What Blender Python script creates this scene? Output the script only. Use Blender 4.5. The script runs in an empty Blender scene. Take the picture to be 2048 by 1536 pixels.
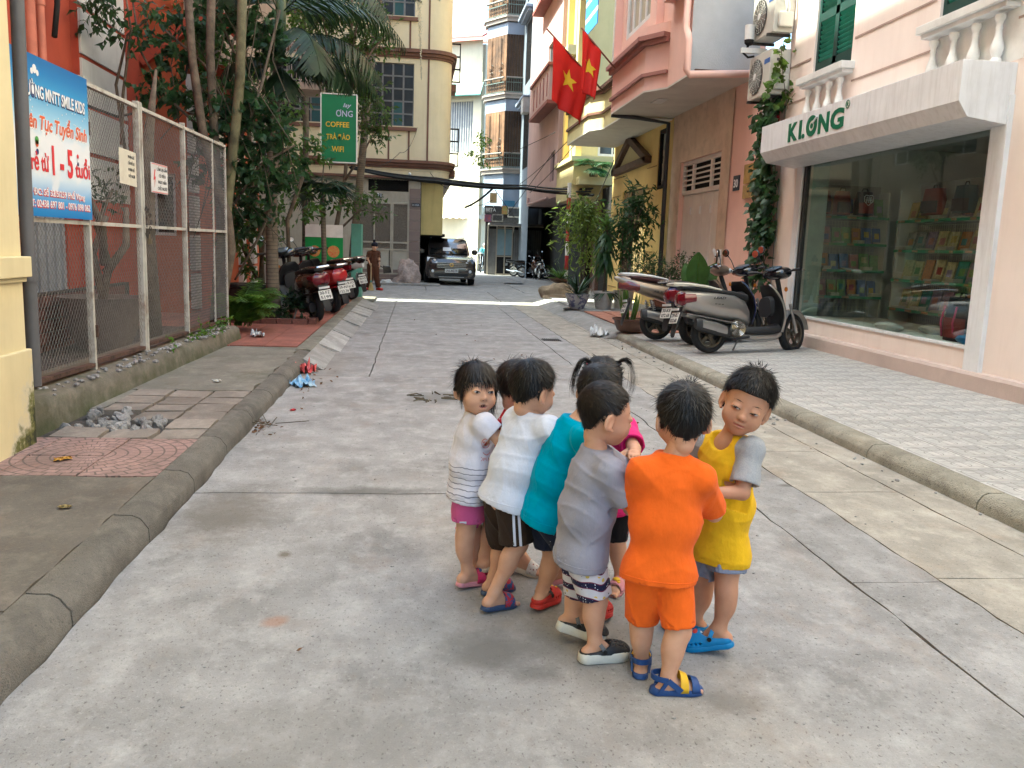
import bpy,bmesh,math,random
import numpy as np
from mathutils import Vector,Matrix,noise as mnoise
from mathutils.bvhtree import BVHTree
random.seed(7)
RAD=math.radians
SC=bpy.context.scene
COL=SC.collection
V=Vector
# ------------------------------------------------------------------ camera
F_PX,CAM_H=1702.0,1.4
PITCH,ROLL,YAW=RAD(9.1),0.035,RAD(6.6)
_f=V((math.sin(YAW)*math.cos(PITCH),math.cos(YAW)*math.cos(PITCH),-math.sin(PITCH)))
_r=V((math.cos(YAW),-math.sin(YAW),0))
_d=_f.cross(_r)
_R=_r*math.cos(ROLL)-_d*math.sin(ROLL)
_D=_r*math.sin(ROLL)+_d*math.cos(ROLL)
cam_data=bpy.data.cameras.new('camera')
cam_data.sensor_width=36.0
cam_data.lens=F_PX/2048*36
cam_data.clip_start,cam_data.clip_end=0.05,600
cam=bpy.data.objects.new('camera',cam_data)
COL.objects.link(cam)
_m=Matrix((_R,-_D,-_f)).transposed().to_4x4()
_m.translation=V((0,0,CAM_H))
cam.matrix_world=_m
SC.camera=cam
SC.render.resolution_x,SC.render.resolution_y=1024,768
# ------------------------------------------------------------------ world, sun, exposure
SUN_EL,SUN_AZ=RAD(58),RAD(272)# azimuth clockwise from +Y; the sun stands over the left-hand roofs
world=bpy.data.worlds.new('World')
SC.world=world
world.use_nodes=True
_nt=world.node_tree
_bg=_nt.nodes['Background']
_sky=_nt.nodes.new('ShaderNodeTexSky')
_sky.sky_type='NISHITA'
_sky.sun_disc=False
_sky.sun_elevation=SUN_EL
_sky.sun_rotation=SUN_AZ
_sky.air_density=1.0
_sky.dust_density=4.5
_sky.ozone_density=0.8
_nt.links.new(_sky.outputs['Color'],_bg.inputs['Color'])
_bg.inputs['Strength'].default_value=0.15
sun_data=bpy.data.lights.new('sun','SUN')
sun_data.energy=4.4
sun_data.angle=RAD(0.6)
sun_data.color=(1.0,0.9,0.74)
sun=bpy.data.objects.new('sun',sun_data)
COL.objects.link(sun)
_sd=V((math.sin(SUN_AZ)*math.cos(SUN_EL),math.cos(SUN_AZ)*math.cos(SUN_EL),math.sin(SUN_EL)))
sun.rotation_euler=_sd.to_track_quat('Z','Y').to_euler()
SC.view_settings.view_transform='Standard'
SC.view_settings.look='None'
SC.view_settings.exposure=2.5
SC.view_settings.gamma=1.0
SC.view_settings.use_curve_mapping=False
SC.view_settings.use_white_balance=True
SC.view_settings.white_balance_temperature=5850
SC.view_settings.white_balance_tint=-7
SC.render.engine='CYCLES'
SC.cycles.max_bounces=7
SC.cycles.diffuse_bounces=4
SC.cycles.glossy_bounces=3
SC.cycles.transmission_bounces=4
SC.cycles.transparent_max_bounces=8
SC.cycles.sample_clamp_indirect=6
SC.cycles.caustics_reflective=SC.cycles.caustics_refractive=False
SC.cycles.use_denoising=True
# ------------------------------------------------------------------ placing from measured image points
def _ray(px,py):return _f*F_PX+_R*(px-1024)+_D*(py-768)
def gp(px,py,z=0.0):
 v=_ray(px,py);return V((0,0,CAM_H))+v*((z-CAM_H)/v.z)
def ax(px,py,X):
 v=_ray(px,py);return V((0,0,CAM_H))+v*(X/v.x)
def ay(px,py,Y):
 v=_ray(px,py);return V((0,0,CAM_H))+v*(Y/v.y)
# ------------------------------------------------------------------ objects and tags
def tag(o,label=None,cat=None,group=None,kind=None):
 if label:o['label']=label
 if cat:o['category']=cat
 if group:o['group']=group
 if kind:o['kind']=kind
 return o
def empty(name,loc=(0,0,0),rz=0.0,label=None,cat=None,group=None,kind=None,parent=None):
 o=bpy.data.objects.new(name,None);COL.objects.link(o)
 o.location=loc;o.rotation_euler=(0,0,rz);o.empty_display_size=0.1
 if parent:o.parent=parent
 return tag(o,label,cat,group,kind)
def copy_tree(o,parent=None):
 c=o.copy();COL.objects.link(c)
 if parent is not None:c.parent=parent
 for ch in o.children:copy_tree(ch,c)
 return c
# ------------------------------------------------------------------ materials
_MC={}
def M(name,col,rough=0.75,var=0.12,scale=3.0,col2=None,dirt=0.0,dirt_col=(0.05,0.045,0.035),dscale=1.2,
 bump=0.15,bscale=60.0,metal=0.0,spec=0.4,coat=0.0,streak=False,dist=0.01,sss=0.0,trans=0.0,emit=0.0):
 if name in _MC:return _MC[name]
 m=bpy.data.materials.new(name);m.use_nodes=True
 nt=m.node_tree;N=nt.nodes;L=nt.links
 b=N['Principled BSDF']
 b.inputs['Roughness'].default_value=rough
 b.inputs['Metallic'].default_value=metal
 b.inputs['Specular IOR Level'].default_value=spec
 b.inputs['Coat Weight'].default_value=coat
 b.inputs['Coat Roughness'].default_value=0.06
 if sss:
  b.inputs['Subsurface Weight'].default_value=sss
  b.inputs['Subsurface Radius'].default_value=(0.9,0.35,0.2)
  b.inputs['Subsurface Scale'].default_value=0.008
 if trans:b.inputs['Transmission Weight'].default_value=trans
 tc=N.new('ShaderNodeTexCoord')
 nz=N.new('ShaderNodeTexNoise');nz.inputs['Scale'].default_value=scale;nz.inputs['Detail'].default_value=6;nz.inputs['Roughness'].default_value=0.62
 L.new(tc.outputs['Object'],nz.inputs['Vector'])
 c2=col2 or tuple(max(0,c*(1-2.2*var))for c in col)
 c1=tuple(min(1,c*(1+var*0.6))for c in col)
 rp=N.new('ShaderNodeValToRGB');rp.color_ramp.elements[0].position=0.3;rp.color_ramp.elements[1].position=0.68
 rp.color_ramp.elements[0].color=(*c2,1);rp.color_ramp.elements[1].color=(*c1,1)
 L.new(nz.outputs['Fac'],rp.inputs['Fac'])
 out=rp.outputs['Color']
 if dirt:
  n2=N.new('ShaderNodeTexNoise');n2.inputs['Scale'].default_value=dscale;n2.inputs['Detail'].default_value=8;n2.inputs['Roughness'].default_value=0.7
  if streak:
   mp=N.new('ShaderNodeMapping');mp.inputs['Scale'].default_value=(4,4,0.35)
   L.new(tc.outputs['Object'],mp.inputs['Vector']);L.new(mp.outputs['Vector'],n2.inputs['Vector'])
  else:
   L.new(tc.outputs['Object'],n2.inputs['Vector'])
  r2=N.new('ShaderNodeMapRange');r2.inputs['From Min'].default_value=0.48;r2.inputs['From Max'].default_value=0.78;r2.inputs['To Max'].default_value=dirt
  L.new(n2.outputs['Fac'],r2.inputs['Value'])
  mx=N.new('ShaderNodeMix');mx.data_type='RGBA'
  L.new(r2.outputs['Result'],mx.inputs['Factor']);L.new(out,mx.inputs['A']);mx.inputs['B'].default_value=(*dirt_col,1)
  out=mx.outputs['Result']
 L.new(out,b.inputs['Base Color'])
 if emit:
  L.new(out,b.inputs['Emission Color']);b.inputs['Emission Strength'].default_value=emit
 if bump:
  n3=N.new('ShaderNodeTexNoise');n3.inputs['Scale'].default_value=bscale;n3.inputs['Detail'].default_value=4
  L.new(tc.outputs['Object'],n3.inputs['Vector'])
  bp=N.new('ShaderNodeBump');bp.inputs['Strength'].default_value=bump;bp.inputs['Distance'].default_value=dist
  L.new(n3.outputs['Fac'],bp.inputs['Height']);L.new(bp.outputs['Normal'],b.inputs['Normal'])
 _MC[name]=m
 return m
def nodes_of(m):return m.node_tree.nodes,m.node_tree.links,m.node_tree.nodes['Principled BSDF']
def base_src(m):
 N,L,b=nodes_of(m)
 return b.inputs['Base Color'].links[0].from_socket
def mix_into(m,fac,colour):
 """lay another colour over a material's base colour where fac (a socket) is 1"""
 N,L,b=nodes_of(m)
 src=base_src(m)
 mx=N.new('ShaderNodeMix');mx.data_type='RGBA'
 L.new(fac,mx.inputs['Factor']);L.new(src,mx.inputs['A'])
 if isinstance(colour,tuple):mx.inputs['B'].default_value=(*colour,1)
 else:L.new(colour,mx.inputs['B'])
 L.new(mx.outputs['Result'],b.inputs['Base Color'])
def nmath(m,op,a,b=None,c=None):
 N,L,_=nodes_of(m)
 n=N.new('ShaderNodeMath');n.operation=op
 for i,v in enumerate((a,b,c)):
  if v is None:continue
  if isinstance(v,(int,float)):n.inputs[i].default_value=v
  else:L.new(v,n.inputs[i])
 return n.outputs[0]
def ncoord(m,which='Object'):
 N,L,_=nodes_of(m)
 tc=N.new('ShaderNodeTexCoord');s=N.new('ShaderNodeSeparateXYZ')
 L.new(tc.outputs[which],s.inputs[0])
 return s.outputs,tc.outputs[which]
def nnoise(m,vec,scale,detail=4,rough=0.6,stretch=None):
 N,L,_=nodes_of(m)
 if stretch:
  mp=N.new('ShaderNodeMapping');mp.inputs['Scale'].default_value=stretch
  L.new(vec,mp.inputs['Vector']);vec=mp.outputs['Vector']
 n=N.new('ShaderNodeTexNoise');n.inputs['Scale'].default_value=scale;n.inputs['Detail'].default_value=detail;n.inputs['Roughness'].default_value=rough
 L.new(vec,n.inputs['Vector'])
 return n.outputs['Fac']
def nrange(m,v,a,b,lo=0.0,hi=1.0):
 N,L,_=nodes_of(m)
 n=N.new('ShaderNodeMapRange')
 n.inputs['From Min'].default_value=a;n.inputs['From Max'].default_value=b
 n.inputs['To Min'].default_value=lo;n.inputs['To Max'].default_value=hi
 L.new(v,n.inputs['Value']);return n.outputs['Result']
def rand_tint(m,amount=0.25):
 """each object its own brightness"""
 N,L,b=nodes_of(m)
 oi=N.new('ShaderNodeObjectInfo')
 v=nrange(m,oi.outputs['Random'],0,1,1-amount,1+amount*0.6)
 hs=N.new('ShaderNodeHueSaturation');L.new(v,hs.inputs['Value']);L.new(base_src(m),hs.inputs['Color'])
 L.new(hs.outputs['Color'],b.inputs['Base Color']);return m
def glass_mat(name,tint=(0.9,0.95,0.93),rough=0.0,refl=1.0,body=None,bodyfac=0.0):
 if name in _MC:return _MC[name]
 m=bpy.data.materials.new(name);m.use_nodes=True
 nt=m.node_tree;N=nt.nodes;L=nt.links;N.clear()
 o=N.new('ShaderNodeOutputMaterial');t=N.new('ShaderNodeBsdfTransparent');t.inputs['Color'].default_value=(*tint,1)
 g=N.new('ShaderNodeBsdfGlossy');g.inputs['Roughness'].default_value=rough;g.inputs['Color'].default_value=(refl,refl,refl,1)
 lw=N.new('ShaderNodeLayerWeight');lw.inputs['Blend'].default_value=.5;pw=N.new('ShaderNodeMath');pw.operation='POWER';pw.inputs[1].default_value=4.5;L.new(lw.outputs['Facing'],pw.inputs[0])
 fr=N.new('ShaderNodeMath');fr.operation='MULTIPLY_ADD';fr.inputs[1].default_value=.9;fr.inputs[2].default_value=.035;L.new(pw.outputs[0],fr.inputs[0])
 mx=N.new('ShaderNodeMixShader')
 L.new(fr.outputs[0],mx.inputs[0]);L.new(t.outputs[0],mx.inputs[1]);L.new(g.outputs[0],mx.inputs[2])
 L.new(mx.outputs[0],o.inputs['Surface'])
 _MC[name]=m
 return m
# ------------------------------------------------------------------ mesh building
class MB:
 def __init__(s):s.v=[];s.f=[];s.mi=[];s.cur=0
 def m(s,i):s.cur=i;return s
 def add(s,vs,fs):
  n=len(s.v);s.v.extend(V(v)for v in vs)
  for f in fs:s.f.append([n+i for i in f]);s.mi.append(s.cur)
  return s
 def box(s,c,d,rot=None):
  c=V(c);hx,hy,hz=d[0]/2,d[1]/2,d[2]/2
  vs=[V((x*hx,y*hy,z*hz))for z in (-1,1)for y in (-1,1)for x in (-1,1)]
  if rot is not None:vs=[rot@v for v in vs]
  return s.add([c+v for v in vs],[(0,2,3,1),(4,5,7,6),(0,1,5,4),(2,6,7,3),(0,4,6,2),(1,3,7,5)])
 def bb(s,x0,x1,y0,y1,z0,z1):
  return s.box(((x0+x1)/2,(y0+y1)/2,(z0+z1)/2),(abs(x1-x0),abs(y1-y0),abs(z1-z0)))
 def bar(s,a,b,w,h=None,up=(0,0,1)):
  a,b=V(a),V(b);h=h or w;d=(b-a)
  l=d.length
  if l<1e-6:return s
  z=d/l;u=V(up)
  if abs(z.dot(u))>0.98:u=V((0,1,0))
  x=u.cross(z).normalized();y=z.cross(x)
  return s.box((a+b)/2,(w,h,l),Matrix((x,y,z)).transposed())
 def tube(s,path,r,n=8,caps=True,closed=False):
  path=[V(p)for p in path];k=len(path)
  rs=r if isinstance(r,(list,tuple))else [r]*k
  t0=None;rings=[]
  for i,p in enumerate(path):
   if closed:t=path[(i+1)%k]-path[i-1]
   else:t=path[min(i+1,k-1)]-path[max(i-1,0)]
   t=t.normalized()if t.length>1e-9 else V((0,0,1))
   if t0 is None:
    u=V((0,0,1))if abs(t.z)<0.9 else V((1,0,0))
    x=t.cross(u).normalized()
   else:
    x=x-t*x.dot(t)
    x=x.normalized()if x.length>1e-6 else t.orthogonal().normalized()
   t0=t;y=t.cross(x)
   rings.append([p+(x*math.cos(2*math.pi*j/n)+y*math.sin(2*math.pi*j/n))*rs[i]for j in range(n)])
  vs=[v for r_ in rings for v in r_];fs=[]
  for i in range(k if closed else k-1):
   i2=(i+1)%k
   for j in range(n):fs.append((i*n+j,i*n+(j+1)%n,i2*n+(j+1)%n,i2*n+j))
  if caps and not closed:fs.append(tuple(range(n))[::-1]);fs.append(tuple((k-1)*n+j for j in range(n)))
  return s.add(vs,fs)
 def lathe(s,prof,c=(0,0,0),n=20,axis=None,sx=1.0,sy=1.0,cap=True):
  c=V(c);vs=[];k=len(prof)
  q=V((0,0,1)).rotation_difference(V(axis)).to_matrix()if axis is not None else None
  for r,z in prof:
   for j in range(n):
    a=2*math.pi*j/n;p=V((r*math.cos(a)*sx,r*math.sin(a)*sy,z))
    vs.append(c+(q@p if q is not None else p))
  fs=[(i*n+j,i*n+(j+1)%n,(i+1)*n+(j+1)%n,(i+1)*n+j)for i in range(k-1)for j in range(n)]
  if cap:
   if prof[0][0]>1e-5:fs.append(tuple(range(n))[::-1])
   if prof[-1][0]>1e-5:fs.append(tuple((k-1)*n+j for j in range(n)))
  return s.add(vs,fs)
 def sphere(s,c,r,n=12,k=8,sc=(1,1,1),rot=None):
  c=V(c);vs=[]
  for i in range(k+1):
   t=math.pi*i/k
   for j in range(n):
    a=2*math.pi*j/n
    p=V((math.sin(t)*math.cos(a)*r*sc[0],math.sin(t)*math.sin(a)*r*sc[1],-math.cos(t)*r*sc[2]))
    vs.append(c+(rot@p if rot is not None else p))
  return s.add(vs,[(i*n+j,i*n+(j+1)%n,(i+1)*n+(j+1)%n,(i+1)*n+j)for i in range(k)for j in range(n)])
 def prism(s,poly,off):
  """polygon (list of points) pushed along off"""
  off=V(off);k=len(poly);p=[V(q)for q in poly]
  return s.add(p+[q+off for q in p],[tuple(range(k))[::-1],tuple(range(k,2*k))]+[(i,(i+1)%k,k+(i+1)%k,k+i)for i in range(k)])
 def sheet(s,rows):
  n=len(rows[0])
  return s.add([p for r in rows for p in r],[(i*n+j,i*n+j+1,(i+1)*n+j+1,(i+1)*n+j)for i in range(len(rows)-1)for j in range(n-1)])
 def loft(s,rings,cap=True,closed=True):
  n=len(rings[0]);k=len(rings)
  fs=[]
  for i in range(k-1):
   for j in range(n if closed else n-1):fs.append((i*n+j,i*n+(j+1)%n,(i+1)*n+(j+1)%n,(i+1)*n+j))
  if cap:fs.append(tuple(range(n))[::-1]);fs.append(tuple((k-1)*n+j for j in range(n)))
  return s.add([p for r in rings for p in r],fs)
 def mesh(s,name='mesh',smooth=False):
  me=bpy.data.meshes.new(name)
  me.from_pydata([tuple(v)for v in s.v],[],s.f)
  if any(s.mi):me.polygons.foreach_set('material_index',s.mi)
  if smooth:me.polygons.foreach_set('use_smooth',[True]*len(me.polygons))
  return me
 def build(s,name,mats,parent=None,smooth=False,bevel=0.0,fix=True,auto=None,**tags):
  me=s.mesh(name,smooth)
  if fix:
   bm=bmesh.new();bm.from_mesh(me);bmesh.ops.recalc_face_normals(bm,faces=bm.faces);bm.to_mesh(me);bm.free()
  for mt in (mats if isinstance(mats,(list,tuple))else [mats]):me.materials.append(mt)
  o=bpy.data.objects.new(name,me);COL.objects.link(o)
  if parent:o.parent=parent
  if bevel:
   bv=o.modifiers.new('bevel','BEVEL');bv.width=bevel;bv.segments=2;bv.limit_method='ANGLE';bv.angle_limit=RAD(40)
  if auto:
   for e in me.edges:pass
   me.set_sharp_from_angle(angle=RAD(auto))
  if tags:tag(o,**tags)
  return o
def link_mesh(name,me,parent=None,loc=None,rot=None,**tags):
 o=bpy.data.objects.new(name,me);COL.objects.link(o)
 if parent:o.parent=parent
 if loc is not None:o.location=loc
 if rot is not None:o.rotation_euler=rot
 if tags:tag(o,**tags)
 return o
def text(name,s,mat,org,xdir,up,width=None,height=None,parent=None,bold=0.0,shear=0.0,ext=0.002,align='LEFT',sx=1.0,**tags):
 """lettering as a thin solid; org = left end of the baseline, width = its length, height = capital height"""
 cu=bpy.data.curves.new(name,'FONT');cu.body=s;cu.size=1.0;cu.extrude=0.01;cu.offset=bold;cu.shear=shear
 cu.resolution_u=3
 tmp=bpy.data.objects.new('tmp',cu)
 me=bpy.data.meshes.new_from_object(tmp)
 bpy.data.objects.remove(tmp);bpy.data.curves.remove(cu)
 n=len(me.vertices);co=np.empty(n*3);me.vertices.foreach_get('co',co);co=co.reshape(-1,3)
 mn,mxx=co.min(0),co.max(0)
 co[:,0]-=mn[0];w=mxx[0]-mn[0]
 hs=(height/0.73)if height else width/w
 ws=(width/w)if width else hs*sx
 xd,ud=V(xdir).normalized(),V(up).normalized();nd=xd.cross(ud)
 X=np.array(xd);U=np.array(ud);Nn=np.array(nd)
 sh=-0.5*w*ws if align=='CENTER' else 0.0
 out=np.array(V(org))+np.outer(co[:,0]*ws+sh,X)+np.outer(co[:,1]*hs,U)+np.outer(co[:,2]/0.01*ext,Nn)
 me.vertices.foreach_set('co',out.ravel());me.update()
 me.materials.clear();me.materials.append(mat)
 return link_mesh(name,me,parent,**tags)
def jit(a):return random.uniform(-a,a)
def lerp(a,b,t):return a+(b-a)*t
m_black=M('black_gap',(0.012,0.011,0.01),0.9,bump=0)
# ================================================================== ground, road, kerbs, pavements
def concrete(name,col,pit=0.5,**k):
 kw=dict(rough=0.88,var=0.16,scale=2.2,dirt=0.45,dirt_col=(0.12,0.105,0.085),dscale=0.9,bump=0.5,bscale=160,dist=0.004,spec=0.25)
 kw.update(k)
 m=M(name,col,**kw)
 c,vec=ncoord(m)
 # dark pits and pale worn patches, stretched along the street
 f1=nnoise(m,vec,90,2,0.5,(1,0.6,1));mix_into(m,nrange(m,f1,0.62,0.7,0,pit),(0.07,0.066,0.06))
 f5=nnoise(m,vec,210,2,0.5);mix_into(m,nrange(m,f5,0.3,0.7,0.3,0),tuple(x*0.45 for x in col));f6=nnoise(m,vec,48,5,0.8);mix_into(m,nrange(m,f6,0.55,0.72,0,.45),tuple(min(1,x*1.55)for x in col))
 f2=nnoise(m,vec,5.5,9,0.75,(1,0.7,1));mix_into(m,nrange(m,f2,0.48,0.7,0,0.55),tuple(min(1,x*1.5)for x in col))
 f3=nnoise(m,vec,26,6,0.75);mix_into(m,nrange(m,f3,0.56,0.75,0,0.5),tuple(x*0.5 for x in col))
 f4=nnoise(m,vec,3.1,8,0.72,(1,0.6,1));mix_into(m,nrange(m,f4,0.54,0.74,0,0.4),(col[0]*0.9,col[1]*0.72,col[2]*0.58))
 return m
m_dirt=M('soil',(0.07,0.06,0.05),0.95,0.3,8,bump=0.8,bscale=40,dist=0.02)
m_road=concrete('road_concrete',(0.315,0.305,0.295),0.7)
rand_tint(m_road,0.06)
# damp and oil stains on the road, where the photograph has them
_c,_v=ncoord(m_road)
def blot(m,c,vec,x,y,rx,ry,col,amt,soft=0.6,sc=6):
 dx=nmath(m,'DIVIDE',nmath(m,'SUBTRACT',c[0],x),rx);dy=nmath(m,'DIVIDE',nmath(m,'SUBTRACT',c[1],y),ry)
 d=nmath(m,'SQRT',nmath(m,'ADD',nmath(m,'MULTIPLY',dx,dx),nmath(m,'MULTIPLY',dy,dy)))
 w=nmath(m,'ADD',d,nmath(m,'MULTIPLY',nmath(m,'SUBTRACT',nnoise(m,vec,sc,6,0.7),0.5),1.6))
 mix_into(m,nrange(m,w,1.0+soft*0.3,1.0-soft,0,amt),col)
for a in ((0.27,2.78,.17,.16,(0.10,0.095,0.088),.7),(0.42,2.62,.1,.08,(0.10,0.095,0.088),.55),(-0.57,3.75,.035,.05,(0.13,0.11,0.085),.85),
  (1.0,2.42,.12,.10,(0.11,0.10,0.09),.5),(-0.2,2.25,.5,.3,(0.17,0.16,0.145),.4),(1.75,2.05,.3,.2,(0.17,0.16,0.145),.4),
  (-0.95,4.35,.28,.5,(0.12,0.105,0.085),.7),(2.6,4.35,.09,.05,(0.10,0.09,0.08),.7),(2.36,4.9,.12,.04,(0.1,0.09,0.08),.75),(0.5,2.9,.5,.25,(0.2,0.19,0.175),.45),
  (0.2,7.8,.3,.35,(0.1,0.1,0.09),.6),(-1.0,9.8,.3,1.6,(0.2,0.18,0.15),.5),(2.75,3.6,.22,.3,(0.2,0.165,0.12),.6),(-0.5,3.05,.05,.05,(0.3,0.16,0.1),.6),(-0.25,4.75,.4,.1,(0.1,0.095,0.085),.7)):
 blot(m_road,_c,_v,*a)
m_roadside=concrete('roadside_concrete',(0.36,0.33,0.28),0.5)
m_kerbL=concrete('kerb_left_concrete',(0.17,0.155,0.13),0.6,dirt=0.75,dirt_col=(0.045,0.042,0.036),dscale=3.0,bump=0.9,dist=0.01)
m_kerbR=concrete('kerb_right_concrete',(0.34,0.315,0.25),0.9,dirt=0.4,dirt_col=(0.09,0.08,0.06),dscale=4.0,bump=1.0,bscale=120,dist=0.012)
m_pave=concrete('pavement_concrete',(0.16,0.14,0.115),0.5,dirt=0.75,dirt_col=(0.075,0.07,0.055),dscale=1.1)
m_slab=concrete('paving_slab',(0.25,0.215,0.18),0.4,dirt=0.5,dscale=2.5)
rand_tint(m_slab,0.2)
m_moss=concrete('mossy_concrete',(0.21,0.195,0.16),0.5,dirt=0.8,dirt_col=(0.08,0.085,0.05),dscale=1.2)
m_ramp=concrete('ramp_concrete',(0.34,0.33,0.31),0.4)
rand_tint(m_ramp,0.15)
# base ground under everything, to the horizon
g=MB();g.add([(-120,-60,-0.06),(120,-60,-0.06),(120,240,-0.06),(-120,240,-0.06)],[(0,1,2,3)])
g.build('ground',m_dirt,fix=False,kind='structure')
def ragged(x0,x1,y0,y1,amp=0.006,step=0.12,gap=0.006):
 """outline of a cast slab with slightly broken edges"""
 x0+=gap;x1-=gap;y0+=gap;y1-=gap;pts=[]
 def side(a,b):
  n=max(2,int((V(b)-V(a)).length/step));d=(V(b)-V(a)).normalized();nn=V((abs(d.y),abs(d.x),0))
  for i in range(n):
   p=V(a).lerp(V(b),i/n)
   q=0 if i==0 else mnoise.noise(p*3.1)*amp*2.4+mnoise.noise(p*11)*amp*1.0+jit(amp*0.35)
   pts.append(p+nn*q)
 A,B,C_,D_=(x0,y0,0),(x1,y0,0),(x1,y1,0),(x0,y1,0)
 side(A,B);side(B,C_);side(C_,D_);side(D_,A)
 return pts
def slab(parent,name,mat,x0,x1,y0,y1,z=0.0,th=0.05,amp=0.006,gap=0.006,tilt=(0,0),**tags):
 p=ragged(x0,x1,y0,y1,amp,0.12,gap)
 cx,cy=(x0+x1)/2,(y0+y1)/2
 p=[V((q.x,q.y,z+(q.x-cx)*tilt[0]+(q.y-cy)*tilt[1]))for q in p]
 b=MB();b.prism([q-V((0,0,th))for q in p],(0,0,th))
 return b.build(name,mat,parent,**tags)
road=empty('road',kind='structure')
XL,XR=-1.21,3.22
mid=[(-4,0.6),(0.6,4.71),(4.71,9.02),(9.02,13.4),(13.4,17.7),(17.7,22.0)]
for y0,y1 in mid:
 if y0<9:slab(road,'concrete_slab',m_road,XL,1.92,y0,y1,gap=.008,amp=.009)
 else:
  slab(road,'concrete_slab',m_road,-0.48,1.92,y0,y1);slab(road,'concrete_slab',m_road,XL,-0.48,y0,y1)
for y0,y1 in ((-4,1.2),(1.2,3.36),(3.36,6.4),(6.4,9.6),(9.6,12.9),(12.9,17.2),(17.2,22)):
 slab(road,'concrete_slab',m_road,1.92,2.34,y0,y1,amp=0.009,gap=.004)
for y0,y1 in ((-4,0.9),(0.9,2.6),(2.6,3.4),(3.4,4.76),(4.76,5.8),(5.8,7.1),(7.1,8.6),(8.6,10.4),(10.4,12.6),(12.6,15.0),(15,18.5),(18.5,22)):
 slab(road,'concrete_slab',m_roadside,2.34,2.96,y0,y1,amp=0.009,gap=.004)
slab(road,'concrete_slab',m_roadside,2.96,XR+0.01,-4,11,amp=0.004);slab(road,'concrete_slab',m_roadside,2.96,XR+0.01,11,22,amp=0.004)
# the crossing street and the alley beyond
for x0,x1,y0,y1 in ((-9,-1.5,22,26.6),(-1.5,2.2,22,26.6),(2.2,6.4,22,26.6),(6.4,12,22,27.5),(-9,0.3,26.6,32.8),(0.3,3.4,26.6,33),(3.4,9,26.6,34),(0.3,4.2,33,44),(4.2,9,34,44),(0,7,44,62)):
 slab(road,'concrete_slab',m_road,x0,x1,y0,y1,amp=0.015,gap=0.012)
# drain grate
d=MB()
for i in range(9):d.bar((1.98+i*0.03,12.9,0.006),(1.98+i*0.03,13.17,0.006),0.012)
d.box((2.1,13.03,0.0015),(0.3,0.3,0.003))
d.build('drain_grate',M('grate_iron',(0.06,0.055,0.05),0.6,metal=0.4),label='small iron drain grate let into the far road slabs',cat='drain grate')
# ---- left kerb: rounded, worn stones
lk=empty('kerb',kind='structure')
def kerb_stone(parent,mat,xi,xo,y0,y1,h,r,side,zin):
 """xi = road face, xo = pavement side"""
 n=max(3,int((y1-y0)/0.09));rows=[]
 for i in range(n+1):
  y=lerp(y0+0.006,y1-0.006,i/n);w=mnoise.noise(V((xi*3,y*2.3,0)))*0.014;e=mnoise.noise(V((xi,y*7,5)))*0.008
  s=side
  rows.append([V((xi+s*0.0,y,-0.05)),V((xi+s*(0.004+w*.5),y,h*0.45)),V((xi+s*(0.012+w),y,h-r+e)),V((xi+s*(0.02+r*0.35+w),y,h-r*0.3+e)),
     V((xi+s*(0.03+r),y,h+e*.5)),V((lerp(xi,xo,.75),y,h+e*.4)),V((xo,y,zin)),V((xo,y,-0.05))])
 b=MB();b.loft(rows,cap=True,closed=True)
 o=b.build('kerb_stone',mat,parent,smooth=True);o.data.set_sharp_from_angle(angle=RAD(55));return o
y=-3.0
for y1 in (-1.9,-0.4,0.9,1.75,2.35,3.05,3.95,4.75,5.6,6.5,7.4,8.3,9.35,10.2):
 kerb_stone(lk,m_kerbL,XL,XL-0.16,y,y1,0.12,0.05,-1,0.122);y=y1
for y1 in (11.6,13.1,14.6,16.1,17.6,19.2,20.4):
 kerb_stone(lk,m_moss,XL,XL-0.2,y,y1,0.13,0.03,-1,0.13);y=y1
# small concrete ramps laid against the kerb
for i,(y0,y1,w)in enumerate(((9.5,10.9,.2),(11.0,12.7,.24),(12.8,14.4,.26),(14.6,16.2,.28),(16.4,17.9,.32),(18.1,19.9,.36))):
 b=MB();b.prism([(XL-0.02,y0,0.118),(XL+w,y0+jit(.1),0.008),(XL+w+.04,y0+0.05,-0.02),(XL-0.02,y0,-0.02)],(0,y1-y0,0))
 b.build('ramp',m_ramp,lk,bevel=0.01)
# ---- left pavement
lp=empty('pavement',kind='structure')
zL=0.12
slab(lp,'bed',m_dirt,-2.75,-1.36,-3,10.6,z=0.085,th=0.1)
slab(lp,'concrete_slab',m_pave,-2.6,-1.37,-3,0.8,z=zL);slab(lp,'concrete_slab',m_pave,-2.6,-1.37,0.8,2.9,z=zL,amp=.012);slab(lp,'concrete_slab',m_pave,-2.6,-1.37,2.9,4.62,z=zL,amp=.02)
m_pink=concrete('pink_tile',(0.33,0.215,0.185),0.3,dirt=0.6,dscale=1.6,dirt_col=(0.14,0.125,0.105))
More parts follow.
